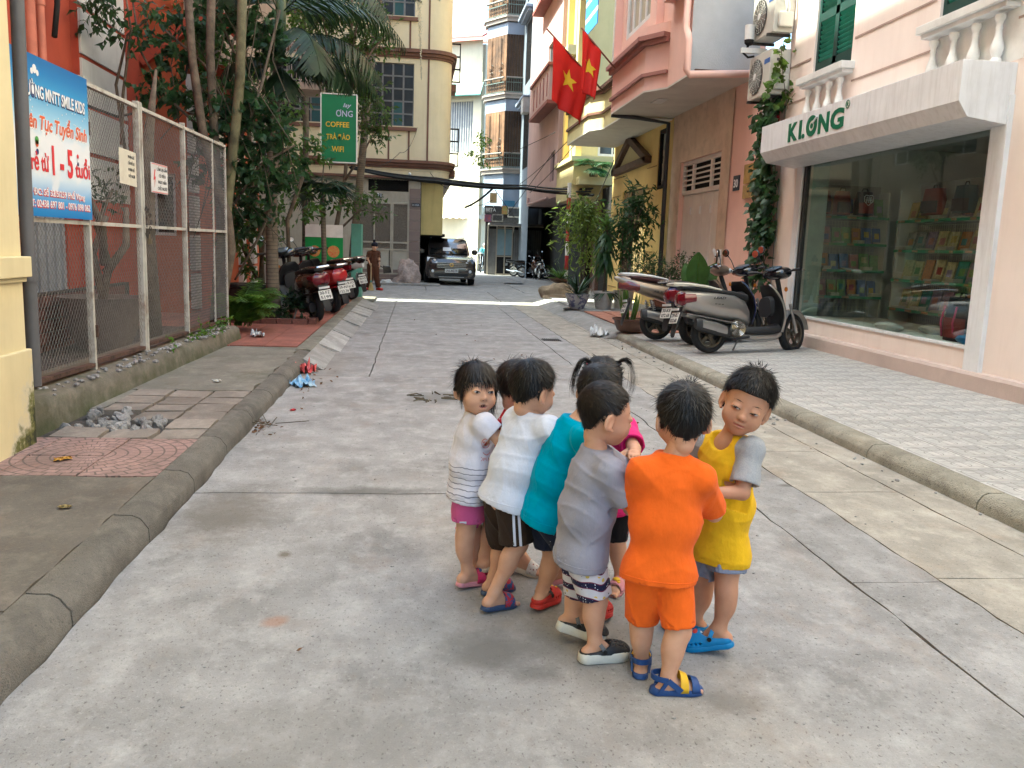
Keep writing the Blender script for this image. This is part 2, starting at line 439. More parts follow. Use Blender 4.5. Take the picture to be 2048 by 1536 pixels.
# fan pattern: arcs and rays pressed into each tile
_c,_v=ncoord(m_pink)
u=nmath(m_pink,'SUBTRACT',_c[0],-1.88);w=nmath(m_pink,'SUBTRACT',_c[1],5.08)
rr=nmath(m_pink,'SQRT',nmath(m_pink,'ADD',nmath(m_pink,'MULTIPLY',u,u),nmath(m_pink,'MULTIPLY',w,w)))
arc=nmath(m_pink,'LESS_THAN',nmath(m_pink,'FRACT',nmath(m_pink,'MULTIPLY',rr,15.0)),0.16)
an=nmath(m_pink,'ARCTAN2',w,u)
ray_=nmath(m_pink,'LESS_THAN',nmath(m_pink,'FRACT',nmath(m_pink,'ADD',nmath(m_pink,'MULTIPLY',an,5.1),nmath(m_pink,'MULTIPLY',nmath(m_pink,'FLOOR',nmath(m_pink,'MULTIPLY',rr,15.0)),0.5))),0.12)
mix_into(m_pink,nmath(m_pink,'MULTIPLY',nmath(m_pink,'MAXIMUM',arc,ray_),0.75),(0.085,0.07,0.06))
for ix in range(3):
 for iy in range(2):
  slab(lp,'tile',m_pink,-2.62+ix*0.417,-2.62+(ix+1)*0.417,4.62+iy*.45,5.07+iy*.45,z=zL+jit(.002),gap=.004,amp=.003,tilt=(jit(.006),jit(.006)))
# broken paving stones
for ix in range(3):
 for iy in range(6):
  x0,y0=-2.3+ix*0.31,5.52+iy*0.3
  if ix==0 and iy in (1,2):continue
  if ix==1 and iy==1:continue
  slab(lp,'paving_stone',m_slab,x0,x0+0.31,y0,y0+0.3,z=zL+jit(.006),gap=.012,amp=.008,tilt=(jit(.03),jit(.03)))
m_rub=concrete('rubble',(0.3,0.29,0.28),0.3);rand_tint(m_rub,.35)
def stone_mesh(r,seed,flat=0.6):
 b=MB();b.sphere((0,0,0),r,8,5,(1,1,flat))
 for v in b.v:
  v+=v.normalized()*mnoise.noise(v/r*1.3+V((seed*9.1,seed,3)))*r*0.55
 return b.mesh('stone')
_sm=[stone_mesh(1,i)for i in range(5)]
for me in _sm:me.materials.append(m_rub)
random.seed(3)
for i in range(46):
 x=random.uniform(-2.32,-1.72);yy=random.uniform(5.8,6.5)if x<-2 else random.uniform(5.78,6.12)
 o=link_mesh('stone',_sm[i%5],lp,(x,yy,zL-0.012+jit(.01)),(jit(2),jit(2),jit(3)));o.scale=[random.uniform(.018,.05)]*3
slab(lp,'concrete_slab',m_moss,-2.5,-1.37,7.33,10.45,z=zL,amp=.02)
slab(lp,'concrete_slab',m_moss,-2.5,-2.31,6.5,7.33,z=zL-.004,amp=.03)
# red tiles further on
m_red=concrete('red_tile',(0.30,0.115,0.085),0.15,dirt=0.4,dscale=1.5,dirt_col=(0.13,0.075,0.055),rough=0.7);rand_tint(m_red,.16)
slab(lp,'bed',m_dirt,-4.6,-1.42,10.45,20.5,z=0.115,th=0.15)
for ix in range(8):
 for iy in range(20):
  x1=-1.42-ix*0.4;y0=10.47+iy*.5
  slab(lp,'tile',m_red,x1-0.4,x1,y0,y0+.5,z=0.13+jit(.001),th=.02,gap=.004,amp=.002)
for x0,x1,y0,y1 in ((-20,-1.0,20.5,22.0),):slab(lp,'concrete_slab',m_moss,x0,x1,y0,y1,z=0.05)
# yard behind the fence
b=MB();n=18;rows=[]
for j in range(25):
 rows.append([V((lerp(-4.6,-2.62,i/n),lerp(5.4,12.2,j/24),0.16+mnoise.noise(V((i*.5,j*.5,2)))*.05))for i in range(n+1)])
b.sheet(rows);b.build('yard_ground',m_dirt,smooth=True,kind='structure')
# ---- right kerb and tiled pavement
rk=empty('kerb',kind='structure')
y=-3.0
for y1 in (-1.4,0.2,1.7,3.02,4.4,5.62,6.8,7.95,9.1,10.3,11.4,12.5,13.4):
 kerb_stone(rk,m_kerbR,XR,XR+0.17,y,y1,0.10,0.04,1,0.103);y=y1
b=MB();rows=[]
for j in range(20):
 yy=lerp(13.4,22,j/19);k=mnoise.noise(V((0,yy,0)))*.05
 rows.append([V((XR-0.22+k,yy,-0.03)),V((XR-0.2+k,yy,0.006)),V((XR,yy,0.07)),V((XR+0.1,yy,0.105)),V((XR+0.3,yy,0.11)),V((XR+.3,yy,-.03))])
b.loft(rows,closed=True);b.build('kerb_apron',m_ramp,rk,smooth=True)
rp_=empty('pavement',kind='structure')
def zr(x):return 0.10+0.03*max(0,x-3.4)
slab(rp_,'bed',m_dirt,3.38,6.2,-3,22.5,z=0.075,th=0.15)
m_tile=concrete('white_tile',(0.47,0.45,0.42),0.2,rough=0.6,dirt=0.35,dscale=1.4,dirt_col=(0.22,0.19,0.16),bump=0.2)
rand_tint(m_tile,0.07)
_c,_v=ncoord(m_tile)
# pressed line pattern: a double frame with a rounded loop, the same on every tile
def sdbox(m,c,cx,cy,hx,hy,r):
 qx=nmath(m,'SUBTRACT',nmath(m,'ABSOLUTE',nmath(m,'SUBTRACT',c[0],cx)),hx-r);qy=nmath(m,'SUBTRACT',nmath(m,'ABSOLUTE',nmath(m,'SUBTRACT',c[1],cy)),hy-r)
 mx,my=nmath(m,'MAXIMUM',qx,0.0),nmath(m,'MAXIMUM',qy,0.0)
 return nmath(m,'SUBTRACT',nmath(m,'ADD',nmath(m,'SQRT',nmath(m,'ADD',nmath(m,'MULTIPLY',mx,mx),nmath(m,'MULTIPLY',my,my))),nmath(m,'MINIMUM',nmath(m,'MAXIMUM',qx,qy),0.0)),r)
ls=None
for a in ((0,0.06,.115,.035,.035),(0,-.06,.06,.06,.06),(-.075,0,.045,.12,.01),(.075,0,.045,.12,.01)):
 l=nmath(m_tile,'LESS_THAN',nmath(m_tile,'ABSOLUTE',sdbox(m_tile,_c,*a)),0.0042)
 ls=l if ls is None else nmath(m_tile,'MAXIMUM',ls,l)
mix_into(m_tile,nmath(m_tile,'MULTIPLY',ls,0.62),(0.15,0.14,0.125))
T=0.3;tb=MB();tb.bb(-T/2+.002,T/2-.002,-T/2+.002,T/2-.002,-.02,0);tme=tb.mesh('tile');tme.materials.append(m_tile)
tiles=[]
for iy in range(36):
 for ix in range(7):
  tiles.append((3.4+T/2+ix*T,2.55+T/2+iy*T))
tiles.sort(key=lambda p:p[0]**2+p[1]**2)
far=MB()
for i,(x,yy)in enumerate(tiles):
 if i<245:
  o=link_mesh('tile',tme,rp_,(x,yy,zr(x)+jit(.0012)),(jit(.002),-0.03,0))
 else:
  far.box((x,yy,zr(x)-.01),(T-.006,T-.006,.02),Matrix.Rotation(-.03,3,'Y'))
far.build('tiles',m_tile,rp_,kind='stuff')
m_orange_tile=concrete('orange_tile',(0.42,0.19,0.125),0.1,rough=0.6,dirt=0.25,dscale=2,bump=.2);rand_tint(m_orange_tile,.08)
for ix in range(5):
 for iy in range(11):
  x0=3.55+ix*.4;slab(rp_,'tile',m_orange_tile,x0,x0+.4,13.45+iy*.4,13.85+iy*.4,z=zr(x0+.2)+.01,th=.03,gap=.003,amp=.001)
slab(rp_,'concrete_slab',m_ramp,3.5,5.6,17.9,22.4,z=0.13,amp=.01)
# ================================================================== left side of the street
def holed(b,fn,a0,a1,z0,z1,holes,t=0.12):
 """wall face with real openings; fn(a, z, depth) -> point. holes: (a0, a1, z0, z1)"""
 A=sorted({a0,a1,*[h[0]for h in holes],*[h[1]for h in holes]});Z=sorted({z0,z1,*[h[2]for h in holes],*[h[3]for h in holes]})
 A=[a for a in A if a0<=a<=a1];Z=[z for z in Z if z0<=z<=z1]
 for i in range(len(A)-1):
  for j in range(len(Z)-1):
   ca,cz=(A[i]+A[i+1])/2,(Z[j]+Z[j+1])/2
   if any(h[0]<ca<h[1]and h[2]<cz<h[3]for h in holes):continue
   b.add([fn(A[i],Z[j],0),fn(A[i+1],Z[j],0),fn(A[i+1],Z[j+1],0),fn(A[i],Z[j+1],0)],[(0,1,2,3)])
 for h in holes:
  c=[(h[0],h[2]),(h[1],h[2]),(h[1],h[3]),(h[0],h[3])]
  for k in range(4):
   p,q=c[k],c[(k+1)%4]
   b.add([fn(*p,0),fn(*q,0),fn(*q,t),fn(*p,t)],[(0,1,2,3)])
 return b
def faceR(X):return lambda a,z,d:V((X+d,a,z))# wall on the right, facing the street (-X)
def faceL(X):return lambda a,z,d:V((X-d,a,z))# wall on the left, facing the street (+X)
def faceF(Y):return lambda a,z,d:V((a,Y+d,z))# wall facing the camera (-Y)
def fbox(b,fn,a0,a1,z0,z1,d0,d1):
 """box on a wall: depth d0 (negative = proud) to d1"""
 p,q=fn(a0,z0,d0),fn(a1,z1,d1)
 return b.bb(p.x,q.x,p.y,q.y,p.z,q.z)
m_glass_dark=M('window_glass',(0.02,0.025,0.028),0.06,0.2,2,bump=0.02,bscale=3,spec=0.7)
m_white=M('white_paint',(0.72,0.71,0.68),0.5,0.06,4,dirt=0.25,dscale=2.5,bump=0.05)
def window(parent,fn,a0,a1,z0,z1,nv=2,nh=1,d=0.08,fw=0.05,fm=None,gm=None,name='window'):
 """frame with bars (part) and pane (sub-part)"""
 fm=fm or m_white;b=MB()
 for (p0,p1,q0,q1)in ((a0,a1,z0,z0+fw),(a0,a1,z1-fw,z1),(a0,a0+fw,z0+fw,z1-fw),(a1-fw,a1,z0+fw,z1-fw)):fbox(b,fn,p0,p1,q0,q1,d-0.03,d+0.03)
 for i in range(1,nv):
  c=lerp(a0,a1,i/nv);fbox(b,fn,c-fw*.35,c+fw*.35,z0+fw,z1-fw,d-0.02,d+0.02)
 for i in range(1,nh):
  c=lerp(z0,z1,i/nh);fbox(b,fn,a0+fw,a1-fw,c-fw*.3,c+fw*.3,d-0.017,d+0.017)
 w=b.build(name,fm,parent)
 g=MB();fbox(g,fn,a0+fw*.5,a1-fw*.5,z0+fw*.5,z1-fw*.5,d+0.004,d+0.01)
 g.build('pane',gm or m_glass_dark,w)
 return w
# ---- yellow house at the left edge
m_yel=M('yellow_wall',(0.70,0.60,0.35),0.85,0.06,1.5,dirt=0.3,dirt_col=(0.42,0.34,0.17),dscale=1.0,streak=True,bump=0.25,bscale=120,dist=0.003)
_c,_v=ncoord(m_yel)
mx_=nmath(m_yel,'ADD',nmath(m_yel,'MULTIPLY',_c[2],-1.25),nmath(m_yel,'MULTIPLY',nmath(m_yel,'SUBTRACT',nnoise(m_yel,_v,5,8,.7),.5),2.0))
mx_=nmath(m_yel,'ADD',mx_,nmath(m_yel,'MULTIPLY',nmath(m_yel,'SUBTRACT',_c[1],5.45),1.5))
mix_into(m_yel,nrange(m_yel,mx_,-0.95,-0.6,0,.8),(0.50,0.47,0.38))
mix_into(m_yel,nrange(m_yel,mx_,-0.72,-0.5,0,.95),(0.13,0.13,0.025))
mix_into(m_yel,nrange(m_yel,mx_,-0.5,-0.3,0,.95),(0.025,0.028,0.012))
yh=empty('yellow_house',(-2.32,5.4,0.1),label='pale yellow house wall with mossy stained corner beside the mesh fence',cat='house')
yh_off=-V(yh.location)
def rel(o,root):
 """keep a part where it was built, under a root that stands elsewhere"""
 o.matrix_parent_inverse=Matrix.Translation(-V(root.location));return o
b=MB();b.bb(-12,-2.32,-9,5.36,0.0,17);rel(b.build('wall',m_yel,yh),yh)
b=MB();b.bb(-3,-2.275,-9,5.395,1.13,1.25);b.bb(-3,-2.3,-9,5.38,1.1,1.13);rel(b.build('ledge',m_yel,yh,bevel=.006),yh)
b=MB();b.bb(-3,-2.295,-9,5.385,0.0,0.7);rel(b.build('plinth',m_yel,yh,bevel=.008),yh)
m_pipe=M('pipe_grey',(0.115,0.115,0.12),0.55,0.12,3,dirt=0.2,streak=True,bump=.1)
b=MB();p0,p1,p2=ay(70,772,5.62),ay(52,420,5.64),ay(34,0,5.68);p0.z=max(.22,p0.z);b.tube([p0,p1,p2,p2+(p2-p1)*3],0.04,14);b.tube([p0.lerp(p1,.6),p0.lerp(p1,.66)],.046,14)
b.build('drain_pipe',m_pipe,smooth=True,auto=40,label='dark grey drainpipe running up beside the yellow house corner',cat='pipe')
# ---- mossy plinth and mesh fence
def fxx(Y):return -2.62+0.03*(Y-6)
m_plinth=concrete('plinth_concrete',(0.18,0.16,0.125),0.4,dirt=0.7,dirt_col=(0.085,0.075,0.055),dscale=1.5,bump=.7)
_c,_v=ncoord(m_plinth)
k=nmath(m_plinth,'ADD',nmath(m_plinth,'MULTIPLY',_c[2],-1.6),nmath(m_plinth,'MULTIPLY',nnoise(m_plinth,_v,3,8,.75),1.1))
mix_into(m_plinth,nrange(m_plinth,k,0.2,0.45,0,.8),(0.06,0.075,0.028))
_nz=nnoise(m_plinth,_v,1.1,6,.7);mix_into(m_plinth,nrange(m_plinth,_nz,.5,.62,0,.75),(0.055,0.06,0.03))
rows=[]
for i in range(40):
 Y=lerp(5.5,11.2,i/39);xf=-2.43+0.036*(Y-5.8);zt=lerp(0.31,0.29,i/39);e=mnoise.noise(V((Y*2.2,1,0)))*.016
 rows.append([V((xf+.03,Y,0.05)),V((xf+e,Y,.2)),V((xf-.012+e,Y,zt-.03)),V((xf-.05+e,Y,zt+e*.6)),V((xf-.3,Y,zt+.015+e)),V((xf-.55,Y,zt)),V((xf-.55,Y,.05))])
b=MB();b.loft(rows);b.build('plinth_wall',m_plinth,smooth=True,auto=50,label='low mossy concrete plinth running under the rusty mesh fence',cat='low wall')
m_fpaint=M('fence_paint',(0.50,0.48,0.42),0.6,0.1,6,dirt=1.0,dirt_col=(0.13,0.06,0.028),dscale=5,bump=.3,bscale=80)
m_rust=M('rust',(0.10,0.055,0.038),0.85,0.35,12,bump=.5,bscale=70)
m_wire=M('mesh_wire',(0.17,0.16,0.14),0.5,0.2,20,metal=.4,bump=0)
m_wire2=M('mesh_wire_dark',(0.09,0.088,0.083),0.6,0.2,20,metal=.3,bump=0)
fence=empty('mesh_fence',(-2.6,6.2,0.32),label='rusty off-white gate and fence of diamond wire mesh on the plinth',cat='fence')
def FP(Y,z):return V((fxx(Y),Y,z))
ZT,ZM,ZB=2.56,1.475,0.37
PY_=[5.75,7.15,8.36,9.72,10.9,11.5]
for i,Y in enumerate(PY_):
 w=[.05,.05,.055,.05,.022,.03][i]
 for q in ((-.03,.03)if i==2 else (0,)):
  b=MB();b.bar(FP(Y+q,0.27),FP(Y+q,ZT+(0.03 if i in (1,2,3)else 0)),w,w*.8);rel(b.build('post',m_fpaint,fence,bevel=.004),fence)
for i in range(5):
 if i==4:Y0,Y1=PY_[4],PY_[5]
 else:Y0,Y1=PY_[i],PY_[i+1]
 o0=.06 if i==2 else .025;o1=.06 if i==1 else .025
 for z,mt in ((ZT-.02,m_fpaint),(ZM,m_fpaint),(ZB,m_rust)):
  b=MB();b.bar(FP(Y0+o0,z-(0 if z!=ZB else .0)),FP(Y1-o1,z-(.02 if z==ZB else 0)),.045 if z!=ZB else .055,.03);rel(b.build('rail',mt,fence),fence)
 # diamond mesh clipped to the panel
 mesh=MB();pitch=.05;r=.0016 if i<3 else .0028
 for (z0,z1)in ((ZB+.03,ZM-.02),(ZM+.02,ZT-.04)):
  if i==0 and z0>1:continue
  H_=z1-z0;L_=Y1-Y0-.05;n=int((L_+H_*.8)/pitch)+1
  for k in range(n):
   for sg in (1,-1):
    # line: y = s + .8 * z (in panel), sg mirrored
    s0=k*pitch-H_*.8;t0=max(0,-s0/.8);t1=min(H_,(L_-s0)/.8)
    if t1-t0<.01:continue
    ya,yb=s0+.8*t0,s0+.8*t1
    if sg<0:ya,yb=L_-ya,L_-yb
    pa,pb=FP(Y0+.025+ya,z0+t0),FP(Y0+.025+yb,z0+t1)
    d_=.0015*sg
    mesh.tube([pa+V((d_,0,0)),pb+V((d_,0,0))],r,3,caps=False)
 rel(mesh.build('wire_mesh',m_wire if i<3 else m_wire2,fence,fix=False,kind='stuff'),fence)
# hinges, chain, padlock
for Y,z in ((7.17,2.2),(7.17,1.62),(7.17,0.62),(9.74,2.1),(9.74,.75),(9.74,1.5)):
 b=MB();b.tube([FP(Y,z-.05)+V((.03,0,0)),FP(Y,z+.05)+V((.03,0,0))],.014,8);rel(b.build('hinge',m_rust,fence),fence)
m_iron=M('dark_iron',(0.07,0.062,0.055),0.55,0.3,9,metal=.6)
ch=empty('gate_chain',FP(8.36,1.5),label='dark iron chain looped through the gate with a hanging padlock',cat='chain')
for i in range(13):
 a=math.pi*2*i/13;p=V((.045+.012*math.cos(a*2),.055+.065*math.cos(a),.02+.13*math.sin(a)))
 b=MB();b.tube([p+V((0.004*math.cos(t),.014*math.cos(t+a),.02*math.sin(t+a)))for t in [k*math.pi/4 for k in range(8)]],.004,5,closed=True);b.build('link',m_iron,ch)
b=MB();b.box((.05,.09,-.16),(.025,.05,.055));b.tube([(.05,.075+.03*(k/8),-.135+.04*math.sin(math.pi*k/8))for k in range(9)],.005,6);b.build('padlock',M('padlock_brass',(0.2,0.16,0.1),0.45,metal=.7),ch,bevel=.004)
# ---- banner on the fence (printed sheet on a board)
m_ban=M('banner_print',(0.6,0.72,0.8),0.45,0.02,2,bump=.03)
N_,L_,b_=nodes_of(m_ban);_c,_v=ncoord(m_ban)
rp=N_.new('ShaderNodeValToRGB');e=rp.color_ramp.elements
zz=nrange(m_ban,_c[2],1.5,2.55);L_.new(zz,rp.inputs['Fac'])
e[0].position=0.0;e[0].color=(0.02,0.17,0.45,1);e[1].position=1.0;e[1].color=(0.012,0.13,0.36,1)
for p,c in ((.1,(.06,.3,.62)),(.26,(.62,.72,.8)),(.5,(.72,.76,.8)),(.62,(.35,.58,.74)),(.8,(.06,.31,.58)),(.92,(.02,.18,.45))):
 q=e.new(p);q.color=(*c,1)
cl=nnoise(m_ban,_v,2.2,4,.5);L_.new(rp.outputs['Color'],b_.inputs['Base Color'])
mix_into(m_ban,nrange(m_ban,nmath(m_ban,'ADD',cl,nmath(m_ban,'MULTIPLY',nmath(m_ban,'ABSOLUTE',nmath(m_ban,'SUBTRACT',zz,.42)),-1.0)),.38,.43,0,.8),(0.74,0.76,0.78))
ba=empty('school_banner',FP(6.4,1.5),label='blue and white school banner with red lettering tied on the fence',cat='banner')
Y0,Y1=5.78,7.13
def BP(t,z,d=.05):
 Y=lerp(Y0,Y1,t);return V((fxx(Y)+d,Y,z))
b=MB();b.prism([BP(0,1.5,.036),BP(1,1.5,.036),BP(1,2.56,.036),BP(0,2.56,.036)],(.012,0,0));rel(b.build('panel',m_ban,ba),ba)
bx=(BP(1,2)-BP(0,2)).normalized()
m_tw=M('print_white',(0.78,0.78,0.78),.5,0.02,bump=0);m_tn=M('print_navy',(0.015,0.03,0.14),.5,.02,bump=0)
m_tr=M('print_red',(0.62,0.03,0.04),.5,.02,bump=0);m_to=M('print_orange',(0.62,0.11,0.03),.5,.02,bump=0)
def btxt(s,t0,t1,z,h,mt,outline=None,bold=.02,shear=0,wide=None):
 wd=(t1-t0)*(Y1-Y0)
 if outline:rel(text('lettering',s,outline,BP(t0-.003,z-.004,.0495),bx,(0,0,1),wd+.008,h+.0,ba,bold+.045,shear,.0008),ba)
 rel(text('lettering',s,mt,BP(t0,z,.0515),bx,(0,0,1),wd,h,ba,bold,shear,.0008),ba)
btxt('TRƯỜNG MNTT SMILE KIDS',.19,.95,2.29,.083,m_tw,m_tn)
btxt('Liên Tục Tuyển Sinh',.21,.96,2.085,.095,m_to,m_tw,.02,.2)
btxt('Trẻ từ',.22,.47,1.81,.115,m_tr,None,.02);btxt('1 - 5',.51,.76,1.80,.2,m_tr,None,.03);btxt('tuổi',.79,.985,1.81,.115,m_tr,None,.02)
btxt('ĐC: Số 32/5/259 Phố Vọng',.29,.9,1.645,.045,m_tw,m_tr,.01);btxt('ĐT: 02438 697 801 - 0976 098 062',.22,.97,1.565,.05,m_tw,m_tr,.01)
m_lg=M('print_green',(0.1,0.35,0.08),.5,.1,bump=0)
for (t,z,r,mt)in ((.35,2.005,.028,m_lg),(.35,1.985,.024,m_to),(.35,1.93,.02,m_tn),(.33,1.915,.012,m_tw),(.83,1.96,.018,m_tr),(.83,1.935,.016,m_tw),(.83,1.905,.015,m_tn),(.36,2.47,.03,m_tw),(.33,2.45,.02,m_tw),(.39,2.45,.02,m_tw)):
 b=MB();b.lathe([(r,0),(r,.001)],BP(t,z,.0505),12,axis=(1,0,0),sy=1.0);rel(b.build('picture',mt,ba),ba)
random.seed(5)
for i in range(16):
 b=MB();t=random.uniform(.3,.95);z=random.uniform(2.17,2.27);b.lathe([(.006,0),(.006,.001)],BP(t,z,.0505),5,axis=(1,0,0));rel(b.build('picture',m_tw,ba),ba)
# ---- the two notices
m_paper=M('notice_board',(0.62,0.58,0.47),.6,.05,5,dirt=.3,dirt_col=(.3,.2,.1),dscale=6,bump=.1)
m_paper2=M('notice_white',(0.66,0.65,0.63),.6,.05,5,dirt=.2,dscale=6,bump=.1)
m_ink=M('print_black',(0.03,0.03,0.035),.6,.02,bump=0)
def notice(p0,p1,z0,z1,mt,label,tilt):
 r=empty('notice_board',FP((p0+p1)/2,z0),label=label,cat='notice')
 b=MB();q0,q1=FP(p0,z0)+V((.03,0,0)),FP(p1,z0+tilt)+V((.035,0,0))
 b.prism([q0,q1,q1+V((0,0,z1-z0)),q0+V((0,0,z1-z0))],(.006,0,0));rel(b.build('panel',mt,r,bevel=.002),r);return r,q0,(q1-q0)
r,q,dv=notice(7.78,8.17,1.83,2.13,m_paper,'curling cream paper notice on the fence left of the gate post',-.012)
for k,s in enumerate(('NHẬN GIỮ','CẤM ĐỖ XE','MƯỢN ĐỖ','CHẾT NGƯỜI')):
 rel(text('lettering',s,m_ink,q+dv*.5+V((.0075,0,.235-k*.055)),dv,(0,0,1),dv.length*.38,.026,r,0,0,.0006),r)
r,q,dv=notice(8.58,9.05,1.80,2.08,m_paper2,'white danger notice with a red lightning bolt on the gate',0)
for k,s in enumerate(('CẤM LẠI GẦN','CÓ ĐIỆN','NGUY HIỂM','CHẾT NGƯỜI')):
 w=(.62,.4,.5,.56)[k]
 rel(text('lettering',s,m_ink,q+dv*(.65-w/2)+V((.0075,0,.215-k*.06)),dv,(0,0,1),dv.length*w,.03,r,0.01,0,.0006),r)
dn=dv.normalized()
def rp2(a,z):return q+dn*a+V((.0075,0,z))
b=MB();b.prism([rp2(.09,.22),rp2(.115,.22),rp2(.085,.15),rp2(.115,.155),rp2(.075,.05),rp2(.088,.125),rp2(.055,.12)],(.001,0,0));rel(b.build('lightning_bolt',m_tr,r),r)
for (a0,a1,z0,z1)in ((.01,.46,.268,.274),(.01,.46,.006,.012)):
 b=MB();b.prism([rp2(a0,z0),rp2(a1,z0),rp2(a1,z1),rp2(a0,z1)],(.001,0,0));rel(b.build('border',m_tr,r),r)
# ---- red and white school building behind the fence
m_redw=M('red_wall',(0.36,0.058,0.026),0.85,0.1,1.2,dirt=.3,dirt_col=(.2,.05,.03),dscale=1.2,streak=True,bump=.2)
m_whw=M('white_wall',(0.56,0.56,0.53),0.85,0.08,1.2,dirt=.35,dirt_col=(.25,.24,.2),dscale=1.5,streak=True,bump=.2)
m_trim=M('red_trim',(0.36,0.06,0.03),.8,.1,3,bump=.2)
m_grey=M('grey_shutter',(0.30,0.31,0.33),0.5,.08,4,dirt=.2,bump=.05)
m_brick=M('red_brick',(0.16,0.065,0.05),.9,.2,20,dirt=.5,dirt_col=(.04,.035,.03),dscale=4,bump=.6,bscale=50);rand_tint(m_brick,.25)
sch=empty('school_building',(-4.5,12,0.15),label='red and white school building standing behind the mesh fence',cat='building')
def sp(b,name,mt,**k):return rel(b.build(name,mt,sch,**k),sch)
b=MB();holed(b,faceL(-4.5),5.36,12.15,0,20.6,[(10.75,11.75,.5,1.75),(8.2,9.8,3.2,4.6)]);sp(b,'wall',m_redw)
b=MB();b.bb(-12,-4.66,5.36,21,0,20.6);sp(b,'back_wall',m_redw)
# white banded pier
for i in range(19):
 z0=1.85+i*.62
 b=MB();b.bb(-4.6,-4.38,12.17,13.9,z0,z0+.56);b.bb(-4.7,-4.5,13.9,14.7,z0,z0+.56);sp(b,'panel',m_whw)
b=MB();b.bb(-4.7,-4.41,12.15,14.72,0.1,20.6);sp(b,'pier',m_trim)
b=MB();b.bb(-4.55,-4.37,12.16,13.92,.12,1.84);sp(b,'plinth',m_redw)
b=MB();b.bb(-4.42,-4.37,13.9,13.98,1.84,16);sp(b,'corner_strip',m_trim)
# shutter window
w=window(sch,faceL(-4.5),10.75,11.75,.5,1.75,4,1,d=.06,fw=.08,fm=m_grey,gm=m_grey);rel(w,sch)
b=MB();b.bb(-4.5,-4.42,10.65,11.85,.34,.5);sp(b,'sill',m_grey)
w=window(sch,faceL(-4.5),8.2,9.8,3.2,4.6,3,2,d=.08,fm=m_white);rel(w,sch)
# brick dwarf wall in the yard: every brick its own
bw=empty('brick_wall',(-3.9,10,.1),label='low dark red brick wall behind the mesh near the pipe',cat='low wall')
bm_=MB();bm_.box((0,0,0),(.1,.27,.115));bme=bm_.mesh('brick');bme.materials.append(m_brick)
for j in range(5):
 for i in range(13):
  o=link_mesh('brick',bme,bw,(-.0+jit(.006),-1.75+i*.29+(j%2)*.145,.06+j*.128),(jit(.02),jit(.02),jit(.02)))
b=MB();b.bb(-.045,.03,-1.9,2.1,0,.66);b.build('mortar',m_dirt,bw)
# second wing: salmon and orange bay further up the street
m_org=M('orange_wall',(0.42,0.095,0.036),.85,.1,1.2,dirt=.35,dirt_col=(.2,.06,.03),dscale=1.2,streak=True,bump=.2)
m_tan=M('tan_wall',(0.30,0.235,0.19),.85,.1,1,dirt=.4,dscale=1.2,streak=True,bump=.2)
wing=empty('orange_house',(-3.6,18,.13),label='orange house with cream pilasters behind the palm trunk and potted trees',cat='house')
def wp(b,name,mt,**k):return rel(b.build(name,mt,wing,**k),wing)
b=MB();holed(b,faceL(-3.75),14.8,21.2,0,4.2,[(17.6,18.5,1.35,2.5),(19.2,19.9,.9,2.4)]);holed(b,faceF(14.8),-9,-3.75,0,19.5,[(-4.6,-3.95,1.4,2.4)]);wp(b,'wall',m_org)
b=MB();b.bb(-9,-3.3,15.2,21.2,4.2,19.5);wp(b,'upper_wall',m_tan)
b=MB();b.bb(-9,-3.2,15.1,20.5,4.02,4.2);b.bb(-9,-3.2,15.1,20.5,7.3,7.5);wp(b,'cornice',m_trim)
for Y in (15.0,16.9,18.9,20.2):
 for j in range(6):
  b=MB();b.bb(-3.75,-3.66,Y-.18,Y+.18,.2+j*.64,.78+j*.64);wp(b,'panel',m_whw)
for Y in (15.3,17.2):
 b=MB();b.bb(-3.75,-3.7,Y-.04,Y+.04,0,4);wp(b,'strip',m_trim)
for (a0,a1,z0,z1)in ((17.6,18.5,1.35,2.5),(19.2,19.9,.9,2.4)):
 rel(window(wing,faceL(-3.75),a0,a1,z0,z1,2,1,d=.08,fm=M('pink_frame',(.36,.2,.17),.7,bump=.1)),wing)
rel(window(wing,faceF(14.8),-4.6,-3.95,1.4,2.4,2,1,d=.08),wing)
# louvred window and yellow lit window glimpsed between the trunks
b=MB();fbox(b,faceF(15.05),-4.75,-3.5,2.75,4.0,0,.1);wp(b,'louvre_panel',m_tan)
for i in range(9):
 b=MB();b.box((-4.05,15.03,2.85+i*.095),(.95,.02,.07),Matrix.Rotation(.5,3,'X'));wp(b,'louvre',M('louvre_grey',(.34,.31,.28),.7,bump=.1))
b=MB();fbox(b,faceF(15.2),-4.6,-3.9,4.4,5.2,-.05,0);wp(b,'lit_window',M('amber_glass',(0.75,0.42,0.06),.3,.1,emit=.35,bump=0))
b=MB()
for i in range(5):b.bar((-4.6+i*.175,15.12,4.4),(-4.6+i*.175,15.12,5.2),.03)
wp(b,'window_bars',m_iron)
# brown gable trim
b=MB();b.bar((-4.4,14.7,4.1),(-3.3,14.7,5.0),.12,.16);b.bar((-3.3,14.7,5.0),(-2.9,14.7,4.6),.12,.16);wp(b,'gable_trim',m_trim)
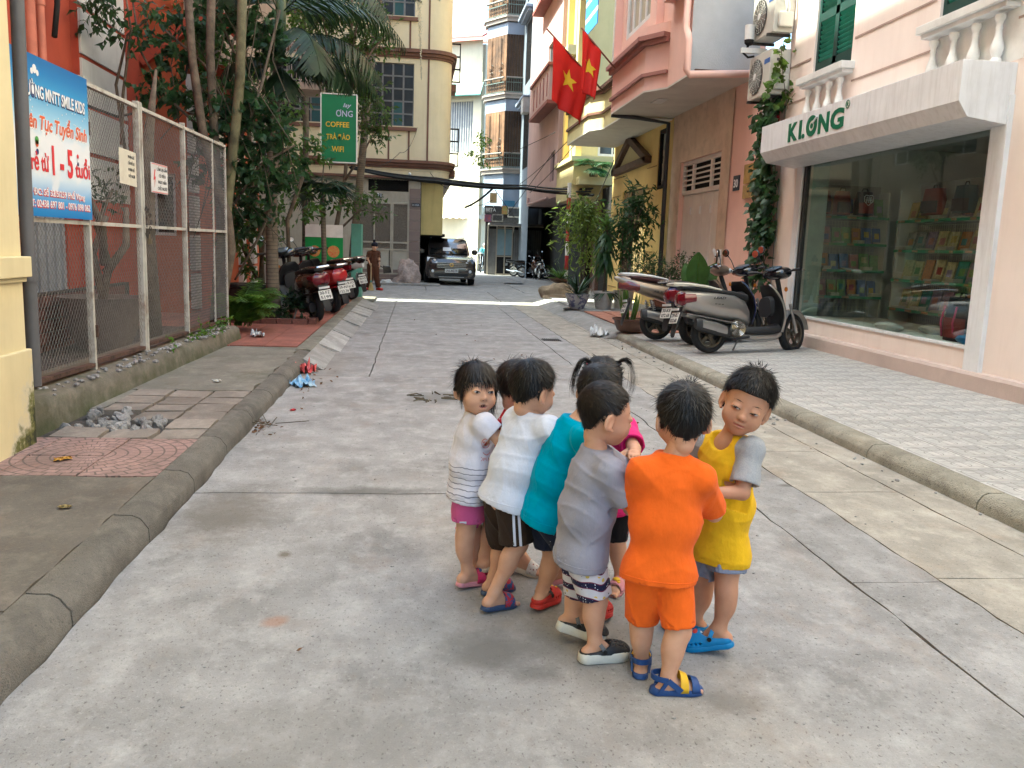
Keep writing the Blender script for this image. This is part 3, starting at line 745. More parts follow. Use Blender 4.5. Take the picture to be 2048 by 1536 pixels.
# railing balcony further back
bal=empty('iron_balcony',(-2.5,20.4,4.9),label='small wrought iron balcony above the palm, hung with creepers',cat='balcony')
b=MB();b.bb(-1.0,.3,-.1,.9,-.15,0);b.build('floor_slab',m_tan,bal)
m_rail=M('rail_paint',(0.36,0.30,0.27),.6,.1,bump=.1)
for i in range(13):
 b=MB();x=-.95+i*.1;b.bar((x,-.08,0),(x,-.08,.82),.014);b.build('baluster',m_rail,bal)
for z in (.05,.82,.62):b=MB();b.bar((-1,-.08,z),(.28,-.08,z),.022);b.bar((.28,-.08,z),(.28,.85,z),.022);b.build('rail',m_rail,bal)
for i in range(5):
 b=MB();x=-.85+i*.25;b.tube([(x+.07*math.cos(t)*(1-t/9),-.09,.72+.07*math.sin(t)*(1-t/9))for t in [q*.5 for q in range(15)]],.008,5);b.build('scroll',m_rail,bal)
# tall grey house on the side lane, added to narrow the sun strip
gh=empty('added_grey_house',(-5.5,26,0),label='tall grey rendered house added to narrow the sun strip, half hidden behind the trees',cat='house')
b=MB();holed(b,faceL(-5.0),22.45,32,0,20,[(24,25.4,1,2.8),(27,28.4,1,2.8),(24,25.4,4.6,6.4),(27,28.4,4.6,6.4)],.2);holed(b,faceF(22.45),-12,-5,0,20,[(-8,-6.6,4.6,6.4)],.2);rel(b.build('wall',m_tan,gh),gh)
b=MB();b.bb(-12,-5.3,22.7,32,0,19.9);rel(b.build('body',m_tan,gh),gh)
for a in (24,27):
 for z in (1,4.6):rel(window(gh,faceL(-5.0),a,a+1.4,z,z+1.8,2,2),gh)
# orange water pipes on the red wall
m_opipe=M('orange_pipe',(0.5,0.16,0.1),.6,.12,4,dirt=.2,bump=.1)
op=empty('water_pipes',(-4.4,10.9,2),label='pair of orange painted water pipes climbing the red wall',cat='pipes')
for Y,r in ((10.75,.07),(11.05,.05)):
 b=MB();b.tube([(-.02,Y-10.9,0),(-.02,Y-10.9,6)],r,12);b.tube([(-.02,Y-10.9,2.0),(-.02,Y-10.9,2.12)],r*1.2,12);b.build('pipe',m_opipe,op,smooth=True,auto=40)
b=MB();b.tube([(.05,.32,3.3),(.05,.36,3.0),(.05,.5,2.6),(.05,.48,2.1),(.05,.35,1.7)],.035,8);b.build('hose',m_black,op,smooth=True)
b=MB();b.tube([V((-4.35,12.0,3.05)),V((-4.1,12.6,2.98)),V((-3.7,12.9,3.15)),V((-3.3,13,3.6)),V((-3.1,13.1,4.6))],.018,6);b.build('cable',m_black,label='black cable looping from the red wall to the trees',cat='cable',smooth=True)
# ================================================================== far end of the street
m_cream=M('cream_wall',(0.68,0.57,0.38),0.85,0.06,.8,dirt=.25,dirt_col=(.36,.28,.18),dscale=.9,streak=True,bump=.15)
m_brown=M('brown_band',(0.16,0.075,0.05),.75,.12,2,bump=.15)
m_yel2=M('yellow_plaster',(0.55,0.43,0.17),.85,.08,1,dirt=.5,dirt_col=(.2,.15,.06),dscale=1,streak=True,bump=.2)
m_btile=M('brown_tile',(0.23,0.165,0.14),.45,.1,3,dirt=.3,dscale=1.5,bump=.08);rand_tint(m_btile,.1)
m_dgl=M('dark_pane',(0.018,0.018,0.02),.25,.2,3,bump=.03,spec=.25)
m_beige=M('beige_paint',(0.42,0.37,0.29),.6,.08,3,dirt=.3,dirt_col=(.2,.15,.1),dscale=3,streak=True,bump=.1)
cb=empty('corner_house',(-1,31,0),label='cream corner house with rounded corner and dark brown bands',cat='house')
def cp(b,name,mt,**k):return rel(b.build(name,mt,cb,**k),cb)
YC=31.0
def cornerloop(r,off,Yf,x1,back=12):
 """plan outline: front face, rounded right corner, side face"""
 pts=[(-9,Yf-off)]
 for i in range(9):
  a=math.pi/2*i/8
  pts.append((x1-r+(r+off)*math.sin(a),Yf+r-(r+off)*math.cos(a)))
 pts+=[(x1+off,Yf+back),(-9,Yf+back)]
 return pts
def cslab(name,mt,z0,z1,off=0.0,r=.75,x1=1.12,Yf=YC,back=12,**k):
 b=MB();b.prism([(x,y,z0)for x,y in cornerloop(r,off,Yf,x1,back)],(0,0,z1-z0));return cp(b,name,mt,**k)
# wall with window openings on the flat front: built as shell
WIN=[(-2.0,-.2,5.45,7.55),(-4.8,-3.0,5.45,7.55),(-2.0,-.2,9.1,11.4),(-4.8,-3.0,9.1,11.4)]
b=MB();holed(b,faceF(YC),-9,.37,3.95,14.5,WIN,.2);cp(b,'wall',m_cream)
pts=cornerloop(.75,0,YC,1.12)[1:-1]
b=MB();b.sheet([[V((x,y,3.95))for x,y in pts],[V((x,y,14.5))for x,y in pts]]);cp(b,'corner_wall',m_cream,smooth=True)
cslab('soffit',m_cream,3.7,3.95,-.02)
cslab('roof',m_cream,14.5,14.7,.1)
for z0,z1,o in ((4.02,4.1,.05),(4.1,4.2,.12),(4.2,4.3,.2),(7.72,7.8,.04),(7.8,7.9,.1),(7.9,8.02,.18),(3.66,3.74,.1)):cslab('band',m_brown,z0,z1,o)
b=MB();b.bb(1.1,1.32,32.4,33.4,6.95,7.2);b.bb(1.1,1.35,32.4,33.4,3.9,4.15);cp(b,'side_band',m_brown)
for (a0,a1,z0,z1)in WIN:
 f=MB();fn=faceF(YC)
 for i in range(6):x=lerp(a0,a1,i/5);fbox(f,fn,x-.03,x+.03,z0,z1,.06,.12)
 for j in range(6):z=lerp(z0,z1,j/5);fbox(f,fn,a0,a1,z-.025,z+.025,.063,.117)
 w=cp(f,'window',M('window_steel',(.16,.15,.145),.6,bump=.1))
 for i in range(5):
  for j in range(5):
   p=MB();fbox(p,fn,lerp(a0,a1,i/5)+.031,lerp(a0,a1,(i+1)/5)-.031,lerp(z0,z1,j/5)+.026,lerp(z0,z1,(j+1)/5)-.026,.08,.09)
   p.build('pane',m_dgl if (i,j)not in ((3,1),(3,0))else M('teal_curtain',(.02,.07,.075),.6,bump=.1),w)
 b=MB();b.bb(a0-.08,a1+.12,YC-.09,YC,z0-.16,z0-.04);cp(b,'sill',m_brown)
for x,z0,z1 in ((-1.05,4.3,5.3),(-.35,4.3,5.3),(.3,4.3,7.72),(-1.05,8.05,8.95),(-.35,8.05,8.95),(.3,8.05,14.4)):
 b=MB();b.bb(x-.03,x+.03,YC-.02,YC,z0,z1);cp(b,'strip',m_brown)
# box frames on the side face
for z in (7.4,4.35):
 f=MB()
 for k in range(4):f.bb(1.13,1.5,33.2,33.25,z+k*.45,z+k*.45+.05)
 f.bb(1.46,1.5,33.2,33.25,z,z+1.4);cp(f,'sign_frame',m_black)
# ground floor: tiled pier, gate, lattice, dark passage
b=MB();holed(b,faceF(YC+.15),-6,.1,0,3.7,[(-2.15,-.33,.3,2.85),(-1.75,-.33,3.22,3.62)],.15);cp(b,'ground_wall',m_beige)
tb=MB();tb.bb(-.19,.19,-.012,.012,-.18,.18);tm=tb.mesh('tile');tm.materials.append(m_btile)
for j in range(9):
 o=link_mesh('tile',tm,cb);rel(o,cb);o.location=(-.1,YC+.13,.2+j*.37)
for j in range(2):
 for i in range(12):
  o=link_mesh('tile',tm,cb);rel(o,cb);o.location=(-5.0+i*.385,YC+.13,.12+(j-.3)*.3);o.scale=(1,1,.8)
b=MB();b.bb(.1,.9,YC+.4,YC+.55,1.75,3.7);cp(b,'passage_wall',m_yel2)
b=MB();b.bb(-.05,.9,YC+3.5,YC+3.6,0,2);b.bb(.08,.12,YC+.15,YC+4,0,3.7);b.bb(.1,1.0,YC+.56,YC+6,1.7,1.8);cp(b,'passage',m_black)
g=MB()
for x in (-2.15,-1.55,-.96,-.9,-.36):g.bb(x,x+.05,YC+.1,YC+.16,.3,2.85)
for z in (.3,1.15,1.4,2.78):g.bb(-2.1,-.36,YC+.11,YC+.15,z,z+.06)
gate=cp(g,'folding_gate',m_beige)
for x in (-2.1,-1.5,-.85):
 p=MB();p.bb(x,x+.5,YC+.14,YC+.15,.36,1.15);p.build('panel',M('gate_panel',(.45,.41,.33),.6,.06,dirt=.2,bump=.05),gate)
m_bars=M('gate_bars',(.26,.21,.16),.7,.3,30,bump=.3)
p=MB()
for i in range(44):x=-2.1+i*.04;p.bb(x,x+.016,YC+.13,YC+.14,1.2,2.78)
p.bb(-2.1,-.36,YC+.2,YC+.21,.36,2.8);p.build('grille',m_bars,gate,kind='stuff')
p=MB()
for i in range(15):
 for j in range(5):p.tube([(-1.7+i*.095+.04*math.cos(t),YC+.17,3.26+j*.08+.04*math.sin(t))for t in [k*math.pi/3 for k in range(6)]],.006,4,closed=True)
p.bb(-1.75,-.33,YC+.3,YC+.32,3.2,3.64);cp(p,'lattice',m_black)
m_num=M('number_plate_blue',(.03,.035,.05),.5,bump=0)
for x0,x1,z0,z1,s in ((-1.46,-1.26,2.98,3.13,'21'),(-.22,.08,2.72,2.84,'21-23A')):
 b=MB();b.bb(x0,x1,YC+.09,YC+.1,z0,z1);cp(b,'house_number',m_num)
 rel(text('lettering',s,m_tw,(x0+.03,YC+.088,z0+.03),(1,0,0),(0,0,1),x1-x0-.06,None,cb,0,0,.002),cb)
b=MB();b.sphere((0,0,0),.07,10,7,(.8,1.5,.8));b.bar((0,.15,0),(.2,.15,-.15),.02);b.build('security_camera',m_white,label='tiny white security camera under the cream house soffit',cat='camera',smooth=True).location=(-.3,30.8,3.82)
# ---- alley end: cream villa, NGUY shop
m_cream2=M('bright_cream_wall',(0.76,0.65,0.40),.85,.05,.8,dirt=.12,dscale=.8,streak=True,bump=.1)
m_cream3=M('bright_white_wall',(0.78,0.71,0.54),.85,.05,.8,dirt=.12,dscale=.8,streak=True,bump=.1)
vi=empty('cream_villa',(3.5,58,0),RAD(-38),label='sunlit cream villa with arched balconies closing the alley',cat='house')
def vp(b,name,mt,**k):return b.build(name,mt,vi,**k)
fl=[(2.6,5.0),(6.2,8.6),(9.8,12.2)]
b=MB();holed(b,faceF(0),-1.6,3.5,0,14,[(-.2,1.7,z0,z1)for z0,z1 in fl]+[(-1.15,-.75,z0+.2,z1-.3)for z0,z1 in fl],.5);vp(b,'wall',m_cream2)
b=MB();b.bb(-1.6,3.5,.5,6,0,14);vp(b,'body',m_cream2)
for i,(z0,z1)in enumerate(fl):
 b=MB();b.bb(-.2,1.7,.4,.45,z0,z1);d=vp(b,'door',M('brown_door',(.14,.075,.045),.6,.2,6,bump=.2))
 for k in range(4):q=MB();q.bb(-.12+k*.45,.25+k*.45,.38,.4,z0+.9,z1-.3);q.build('pane',m_dgl,d)
 b=MB();b.bb(-1.75,3.6,-.9,.0,z0-.35,z0-.05);vp(b,'balcony_slab',m_cream3)
 b=MB()
 for x in (-1.6,-.7,.2,1.1,2.0):
  b.bar((x,-.8,z0),(x,-.8,z0+.95),.06)
  if x<2:b.bar((x,-.8,z0+.05),(x+.9,-.8,z0+.9),.04);b.bar((x,-.8,z0+.9),(x+.9,-.8,z0+.05),.04)
 b.bar((-1.65,-.8,z0+.95),(2.05,-.8,z0+.95),.08);b.bar((-1.65,-.8,z0+.05),(2.05,-.8,z0+.05),.05);vp(b,'railing',m_cream3)
 b=MB();b.tube([(-.4,-.05,z0),(-.4,-.05,z1)],.12,10);b.bb(-.6,1.9,-.12,0,z1,z1+.2);vp(b,'column',m_cream3)
b=MB();b.prism([(-2.2,-1.2,14),(3.8,-1.2,14),(3.8,3,16),(-.5,3,16)],(0,0,.12));vp(b,'roof',M('red_roof',(.45,.12,.1),.8,.15,8,bump=.3))
b=MB()
for x in (-1.4,-.3,.8):b.bar((x,-.9,13.9),(x,-.1,13.2),.14)
vp(b,'bracket',m_tan)
wv=empty('white_house',(1.6,50,0),RAD(-30),label='white house with barred balcony behind the cream corner house',cat='house')
b=MB();holed(b,faceF(0),-2,2.1,0,12.6,[(-.2,1.6,6.6,9.4)],.3);b.build('wall',m_cream3,wv)
b=MB();b.bb(-2,2.0,.6,5,0,12.5);b.build('body',m_cream3,wv)
b=MB();b.bb(-.2,1.6,.3,.32,6.6,9.4);b.build('curtain',M('blue_grey_curtain',(.3,.33,.38),.8,bump=.1),wv)
for i in range(12):b=MB();b.bar((-.1+i*.15,.1,6.6),(-.1+i*.15,.1,9.4),.03);b.build('bar',m_white,wv)
b=MB();b.prism([(-2.1,-.4,9.6),(2.2,-.4,9.6),(2.2,0,10.3),(-2.1,0,10.3)],(0,0,.05));b.build('awning',M('teal_awning',(.02,.13,.12),.6,bump=.1),wv)
b=MB();b.prism([(-2.2,-.5,12.6),(2.3,-.5,12.6),(2.3,2,13.8),(-2.2,2,13.8)],(0,0,.1));b.build('roof',M('pink_roof_tile',(.45,.18,.17),.8,.2,20,bump=.4),wv)
sh=empty('alley_shop',(2.6,50.5,0),RAD(-6),label='small alley shop with corrugated awning and a brown name board',cat='shop')
b=MB();b.bb(-1.8,2.2,0,.3,0,3.3);b.build('wall',m_beige,sh)
b=MB();rows=[[V((-2+k*.09,-1.2+j*1.3,2.95+j*.9+.04*math.sin(k*1.57)))for k in range(49)]for j in range(2)];b.sheet(rows);b.build('awning',M('corrugated_sheet',(.62,.55,.42),.6,.1,dirt=.3,bump=.1),sh,smooth=True)
b=MB();b.bb(.2,2.1,-.1,0,2.1,2.75);b.build('name_board',M('pink_board',(.42,.34,.29),.7,bump=.05),sh)
text('lettering','NGUYỄN',M('maroon_ink',(.14,.03,.03),.6,bump=0),(.75,-.11,2.36),(1,0,.05),(0,0,1),1.25,.24,sh,.0,.15,.004)
b=MB()
for k in range(11):b.bar((-1.7+k*.15,-.06,.1),(-1.7+k*.15,-.06,2.3),.045)
for z in (.6,1.3,1.9):b.bar((-1.75,-.06,z),(-.1,-.06,z),.05)
b.build('grille',M('mustard_grille',(.45,.33,.12),.6,bump=.1),sh);b=MB();b.bb(-1.75,-.1,-.02,-.01,.1,2.3);b.build('doorway',m_black,sh)
b=MB();b.bb(.35,1.05,-.05,-.02,.05,2.0);b.build('door',M('dark_blue_door',(.03,.045,.07),.3,bump=.05),sh)
b=MB();b.bb(1.2,1.9,-.05,-.02,.05,2.0);b.build('door',m_black,sh)
# ---- blue corner house with the wooden bay
m_blue=M('pale_blue_wall',(0.25,0.30,0.39),.8,.07,1,dirt=.3,dirt_col=(.2,.19,.18),dscale=1,streak=True,bump=.15)
m_wood=M('bay_wood',(0.21,0.11,0.055),.7,.35,1.0,dirt=.5,dirt_col=(.06,.035,.02),dscale=2,streak=True,bump=.3);rand_tint(m_wood,.3)
m_woodshade=M('shaded_bay_wood',(.055,.032,.02),.8,.3,2,dirt=.4,streak=True,bump=.3)  # darker copy of the bay wood, shade of the camera-facing panel coloured in
m_grn=M('rail_green',(0.13,0.17,0.155),.6,.2,5,bump=.1)
m_ledge=M('bay_ledge',(0.36,0.32,0.29),.85,.15,2,dirt=.6,dirt_col=(.1,.08,.07),dscale=2,bump=.3)
bh=empty('blue_house',(4.4,44,0),label='pale blue house with brown wooden bay windows at the alley corner',cat='house')
def hp(b,name,mt,**k):return rel(b.build(name,mt,bh,**k),bh)
P1,P2,P3=V((3.42,45.3,0)),V((4.28,44.0,0)),V((5.1,44.0,0))
def bay(name,mt,z0,z1,o,**k):
 n1=V((P2.y-P1.y,-(P2.x-P1.x),0)).normalized()
 b=MB();b.prism([(P1.x-o*1.1,P1.y+.0,z0),(P2.x-o*.45,P2.y-o,z0),(P3.x+.02,P3.y-o,z0),(P3.x+.02,46,z0),(P1.x-o,46,z0)],(0,0,z1-z0));return hp(b,name,mt,**k)
bay('wall',m_blue,3.45,5.1,-.02)
bay('upper_wall',m_blue,5.1,19,-.12)
for z in (5.1,8.75,12.4,16.0):
 bay('ledge',m_ledge,z,z+.18,.12);bay('ledge',m_ledge,z+.18,z+.26,.2)
 if z<16:bay('band',m_blue,z+3.05,z+3.6,.0)
 zr_=z+.26
 for (A,B_,n)in ((P1,P2,11),(P2,P3,7)):
  nn=V((B_.y-A.y,-(B_.x-A.x),0)).normalized()
  for i in range(n+1):
   p=A.lerp(B_,i/n)+nn*.15
   b=MB();b.bar(p+V((0,0,zr_)),p+V((0,0,zr_+.68)),.018);hp(b,'baluster',m_grn)
  b=MB()
  for zz in (.05,.5,.7):b.bar(A+nn*.15+V((0,0,zr_+zz)),B_+nn*.15+V((0,0,zr_+zz)),.035)
  hp(b,'rail',m_ledge if False else m_grn)
  b=MB();b.bar(A+nn*.16+V((0,0,zr_+.74)),B_+nn*.16+V((0,0,zr_+.74)),.08,.05);hp(b,'handrail',m_ledge)
  # wooden boards above the rail
  nb=7 if A is P1 else 6
  for i in range(nb):
   p,q=A.lerp(B_,i/nb),A.lerp(B_,(i+.93)/nb)
   b=MB();b.prism([p-nn*.02+V((0,0,zr_+.1)),q-nn*.02+V((0,0,zr_+.1)),q-nn*.02+V((0,0,z+3.04)),p-nn*.02+V((0,0,z+3.04))],nn*.05);hp(b,'board',m_wood if A is P1 else m_woodshade)
  if A is P1:
   for s in (.25,.75):
    c=A.lerp(B_,s)+nn*.06;t=(B_-A).normalized()
    b=MB()
    for k in range(4):b.tube([c+t*(.16*math.sin(a)*(1 if k%2 else -1))+V((0,0,zr_+.8+.18*k+.12*math.cos(a)))for a in [q*.5 for q in range(8)]],.014,4)
    b.bar(c+V((0,0,zr_+.6)),c+V((0,0,z+2.9)),.025);hp(b,'iron_scroll',m_iron)
# strip wall right of the bay, windows and canopies
m_blueshade=M('shaded_blue_wall',(.15,.175,.21),.8,.08,1,dirt=.3,streak=True,bump=.15)  # darker copy of the blue wall, its shade put into the colour
b=MB();holed(b,faceR(5.1),40,44,0,19,[(41,43,5.2,8),(41,43,9.2,12),(41,43,13,15.5)],.15);hp(b,'side_wall',m_blueshade)
for z0,z1 in ((5.2,8),(9.2,12),(13,15.5)):
 rel(window(bh,faceR(5.1),41,43,z0,z1,3,1,d=.1,fw=.09,fm=m_blue),bh)
 b=MB()
 for k in range(9):b.bar((5.13,41.1+k*.22,z0),(5.13,41.1+k*.22,z1),.03)
 hp(b,'window_bars',m_iron)
 b=MB();b.bb(4.72,5.1,40.6,43.6,z1+.25,z1+.4);b.bb(4.85,5.1,40.7,43.5,z1+.12,z1+.25);hp(b,'canopy',m_blue,bevel=.03)
b=MB();b.bb(4.75,5.08,40.6,41.4,7.6,8.35);b.build('air_conditioner',M('grey_casing',(.42,.41,.4),.6,dirt=.2,bump=.05),label='old grey air conditioner box hung on the pale blue house',cat='air conditioner',bevel=.03)
b=MB();b.bb(3.5,9,44.7,44.9,0,3.5);b.bb(6.25,6.4,39.8,44.7,0,3.5);b.bb(5.15,9,39.9,44,3.4,3.5);hp(b,'undercroft_wall',M('undercroft_shade',(.035,.033,.032),.9,.2,bump=.2))  # near-black colour stands in for the dimness under the house
# posters, photographs, awning and glass shack below
b=MB();b.bb(3.62,3.98,43.9,43.93,3.6,4.1);hp(b,'poster',M('yellow_poster',(.45,.33,.16),.7,bump=0));b=MB();b.bb(4.35,4.9,43.9,43.93,3.42,3.75);hp(b,'poster',M('blue_poster',(.05,.16,.28),.7,bump=0))
m_sg=[M('sign_%s'%n,c,.5,.25,9,col2=c2,bump=0)for n,c,c2 in (('dark',(.05,.05,.055),(.02,.02,.02)),('mixed',(.3,.28,.26),(.03,.03,.03)),('redblue',(.3,.06,.05),(.03,.08,.2)),('green',(.2,.3,.08),(.4,.08,.05)),('pale',(.55,.52,.45),(.15,.13,.12)))]
sb=empty('sign_boards',(4.2,43.6,2.65),label='row of dark picture boards above the white framed shack',cat='sign boards')
i=0
for (x0,x1,z0,z1)in ((-.85,-.42,.38,.8),(-.4,.0,.42,.8),(.02,.3,.4,.82),(.32,1.05,.25,.78),(-.85,-.5,0,.36),(-.48,.1,0,.4),(.12,.6,-.05,.22),(.62,1.1,-.02,.22)):
 q=MB();q.bb(x0,x1,0,.04,z0,z1);pb=q.build('board',m_sg[(0,0,3,4,2,1,0,0)[i]],sb)
 if i in (0,3,5):q=MB();q.bb(x0+.06,x1-.06,-.01,0,z0+.07,z1-.07);q.build('picture',m_sg[(1,0,0,0,0,0)[i]],pb)
 i+=1
text('lettering','BETA',m_tw,(-.78,-.012,.52),(1,0,0),(0,0,1),.5,.16,sb,0,0,.003);text('lettering','AZA',m_ink,(-.4,-.012,.1),(1,0,0),(0,0,1),.4,.22,sb,.02,0,.003)
m_zinc=M('zinc',(0.22,0.215,0.2),.6,.15,3,dirt=.4,dscale=2,streak=True,bump=.15)
sk=empty('glass_shack',(4.4,43.4,0),label='makeshift white framed glass and zinc shack under the blue house',cat='shack')
b=MB();b.bb(-.85,2.0,-.8,.3,2.5,2.58);b.build('roof',m_zinc,sk)
b=MB();b.bb(-.9,2.0,.2,.3,0,2.5);b.build('back_wall',m_black,sk)
for k in range(14):b=MB();b.bb(.45+k*.11,.545+k*.11,-.03+(k%2)*.02,.0+(k%2)*.02,.1,2.3);b.build('zinc_sheet',m_zinc,sk)
b=MB()
for x in (-.85,-.42,.0,.38,1.95):b.bar((x,-.05,.0),(x,-.05,2.5),.06)
for z in (.05,.95,2.35):b.bar((-.4,-.05,z),(.4,-.05,z),.06)
b.bar((-.85,-.75,2.45),(2,-.75,2.45),.07);b.bar((.0,-.05,2.1),(-.1,-.7,2.45),.05);b.bar((.38,-.05,2.1),(.38,-.7,2.45),.05);b.build('frame',m_beige,sk)
b=MB();b.bb(-.4,.38,-.03,-.02,1,2.3);b.build('pane',M('pale_blue_glass',(.3,.42,.46),.15,.05,spec=.6,bump=0),sk)
b=MB();b.bb(-.4,.38,-.02,-.01,.08,.93);b.build('pane',m_dgl,sk)
b=MB();b.bb(-.84,-.44,-.03,0,.05,2.3);b.build('side_panel',m_zinc,sk)
# ---- pink house and the pale yellow house beside it
m_pinkw=M('pink_wall',(0.50,0.34,0.315),.85,.06,1,dirt=.2,dscale=1,streak=True,bump=.15)
m_mar=M('maroon_trim',(0.26,0.08,0.065),.75,.1,bump=.15)
ph=empty('pink_house',(5,35,0),label='tall dusty pink house with maroon ledges beyond the flags',cat='house')
def pp(b,name,mt,**k):return rel(b.build(name,mt,ph,**k),ph)
b=MB();holed(b,faceR(5.0),31.4,40,3.4,19,[(32,33,3.9,5.0),(33,34.6,7.6,9.2)],.12);holed(b,faceF(31.4),5.0,9,3.4,19,[]);b.bb(5.02,9,31.45,39.9,3.3,3.45);pp(b,'wall',m_pinkw)
b=MB();b.bb(6.2,9,31.5,40,0,3.4);pp(b,'ground_wall',m_black)
for z in (6.7,10.9,15):
 b=MB();b.bb(4.62,5.0,31.6,36.5,z,z+1.2);pp(b,'balcony',m_pinkw);b=MB();b.bb(4.55,5,31.5,36.6,z-.12,z);b.bb(4.55,5,31.5,36.6,z+1.2,z+1.3);pp(b,'ledge',m_mar)
 b=MB()
 for k in range(5):b.bb(4.6,4.62,32+k*.9,32.1+k*.9,z+.2,z+1)
 pp(b,'slats',m_mar)
rel(window(ph,faceR(5.0),32,33,3.9,5.0,2,1,fm=m_pinkw),ph);rel(window(ph,faceR(5.0),33,34.6,7.6,9.2,2,1),ph)
b=MB();b.tube([(4.9,38.5,3.6),(4.9,38.5,3.35),(4.9,37,3.3),(4.9,33,3.3)],.06,8);pp(b,'rain_pipe',m_pinkw,smooth=True)
# ================================================================== right side of the street
m_y3=M('pale_yellow_wall',(0.60,0.52,0.27),.85,.06,1,dirt=.2,dirt_col=(.35,.28,.15),dscale=1,streak=True,bump=.12)
m_y4=M('yellow_wall_two',(0.72,0.53,0.20),.85,.06,1,dirt=.2,dirt_col=(.4,.26,.1),dscale=1,streak=True,bump=.12)
m_soff=M('soffit',(0.60,0.56,0.49),.85,.06,2,dirt=.2,bump=.1)
m_dwood=M('dark_wood_trim',(0.10,0.055,0.035),.7,.2,4,bump=.2)
def bayplan(X0,X1,Y0,Ya,Yb,Yc):return [(5.7,Y0),(X0,Y0),(X0,Ya),(X1,Yb),(X1,Yc),(5.7,Yc)]
def plan(name,mt,pts,z0,z1,root,**k):
 b=MB();b.prism([(x,y,z0)for x,y in pts],(0,0,z1-z0));return rel(b.build(name,mt,root,**k),root)
def strip_along(name,mt,pts,z0,z1,out,root,**k):
 """moulding following an outline (list of xy), standing proud by out towards -X"""
 b=MB()
 for i in range(len(pts)-1):
  p,q=V((*pts[i],0)),V((*pts[i+1],0));d=(q-p).normalized();n=V((-d.y,d.x,0))
  if n.x>0:n=-n
  e0,e1=p-d*(out*.4 if i else 0),q+d*(out*.4 if i<len(pts)-2 else 0)
  b.prism([e0+V((0,0,z0)),e1+V((0,0,z0)),e1+n*out+V((0,0,z0)),e0+n*out+V((0,0,z0))],(0,0,z1-z0))
 return rel(b.build(name,mt,root,**k),root)
# ---- pale yellow house with the lower balcony
py=empty('pale_yellow_house',(5.0,28.5,0),label='pale yellow house with a low balcony and planter ledge behind the flags',cat='house')
def yp(b,name,mt,**k):return rel(b.build(name,mt,py,**k),py)
b=MB();b.bb(5.0,9,28.0,31.35,3.05,4.25);yp(b,'balcony',m_y3);b=MB();b.bb(4.9,9,27.9,31.4,4.25,4.4);b.bb(4.95,9,27.95,31.38,3.5,3.62);yp(b,'ledge',m_y3)
b=MB();holed(b,faceR(5.3),28.4,31.35,4.3,19,[(28.9,30.3,4.6,6.9),(28.9,30.3,8.2,10.6),(28.9,30.3,12,14.5)],.12);holed(b,faceF(28.6),5.3,9,4.3,19,[(5.9,6.9,4.5,6.6)],.12);yp(b,'wall',m_y3)
for z0,z1 in ((4.6,6.9),(8.2,10.6),(12,14.5)):rel(window(py,faceR(5.3),28.9,30.3,z0,z1,4,1,fw=.1),py)
rel(window(py,faceF(28.6),5.9,6.9,4.5,6.6,2,2,fw=.08),py)
for Y in (28.5,30.9):
 b=MB();b.bb(5.1,5.3,Y-.15,Y+.15,4.4,19);yp(b,'pilaster',m_y4)
 for z in (7.3,11.2):b=MB();b.bb(5.0,5.3,Y-.25,Y+.25,z,z+.25);yp(b,'capital',m_y4)
for z in (7.6,11.4):b=MB();b.bb(4.7,5.3,28.3,31.35,z,z+.3);yp(b,'balcony',m_y3)
b=MB();b.bb(6.4,9,28.2,31.4,0,3.05);yp(b,'ground_wall',m_brown)
b=MB();b.bb(5.9,6.4,28.1,28.5,0,3.05);yp(b,'column',M('brown_column',(.16,.08,.06),.6,.15,dirt=.3,bump=.1))
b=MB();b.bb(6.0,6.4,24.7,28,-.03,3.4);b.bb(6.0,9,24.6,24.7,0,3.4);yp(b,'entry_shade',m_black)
b=MB();b.box((5.75,27.7,3.6),(1.3,.5,.24));b.build('balcony_planter',m_y3,label='long yellow planter box on the low balcony holding a fan palm',cat='planter')
# ---- yellow house with the gabled door
yw=empty('yellow_gable_house',(5.55,21.5,0),label='yellow house with a wooden gable trim over its folding gate',cat='house')
def gp_(b,name,mt,**k):return rel(b.build(name,mt,yw,**k),yw)
b=MB();holed(b,faceR(5.55),18.82,24.6,0,4.35,[(20.9,23.3,.15,3.0),(19.15,19.95,2.85,4.2)],.18);holed(b,lambda a,z,d:V((a,24.6-d,z)),5.55,9,0,4.35,[]);gp_(b,'wall',m_y4)
b=MB();b.bb(5.75,9,18.9,24.5,0,4.3);gp_(b,'body',m_black)
yp1=bayplan(4.42,4.16,18.92,20.9,21.4,24.5)
plan('bay',m_y3,yp1,4.33,5.3,yw);plan('soffit',m_soff,yp1,4.30,4.33,yw)
edge=yp1[1:5]
strip_along('ledge',m_brown,edge,5.2,5.28,.13,yw);strip_along('ledge',m_brown,edge,5.12,5.2,.07,yw);strip_along('ledge',m_brown,edge,4.66,4.72,.05,yw)
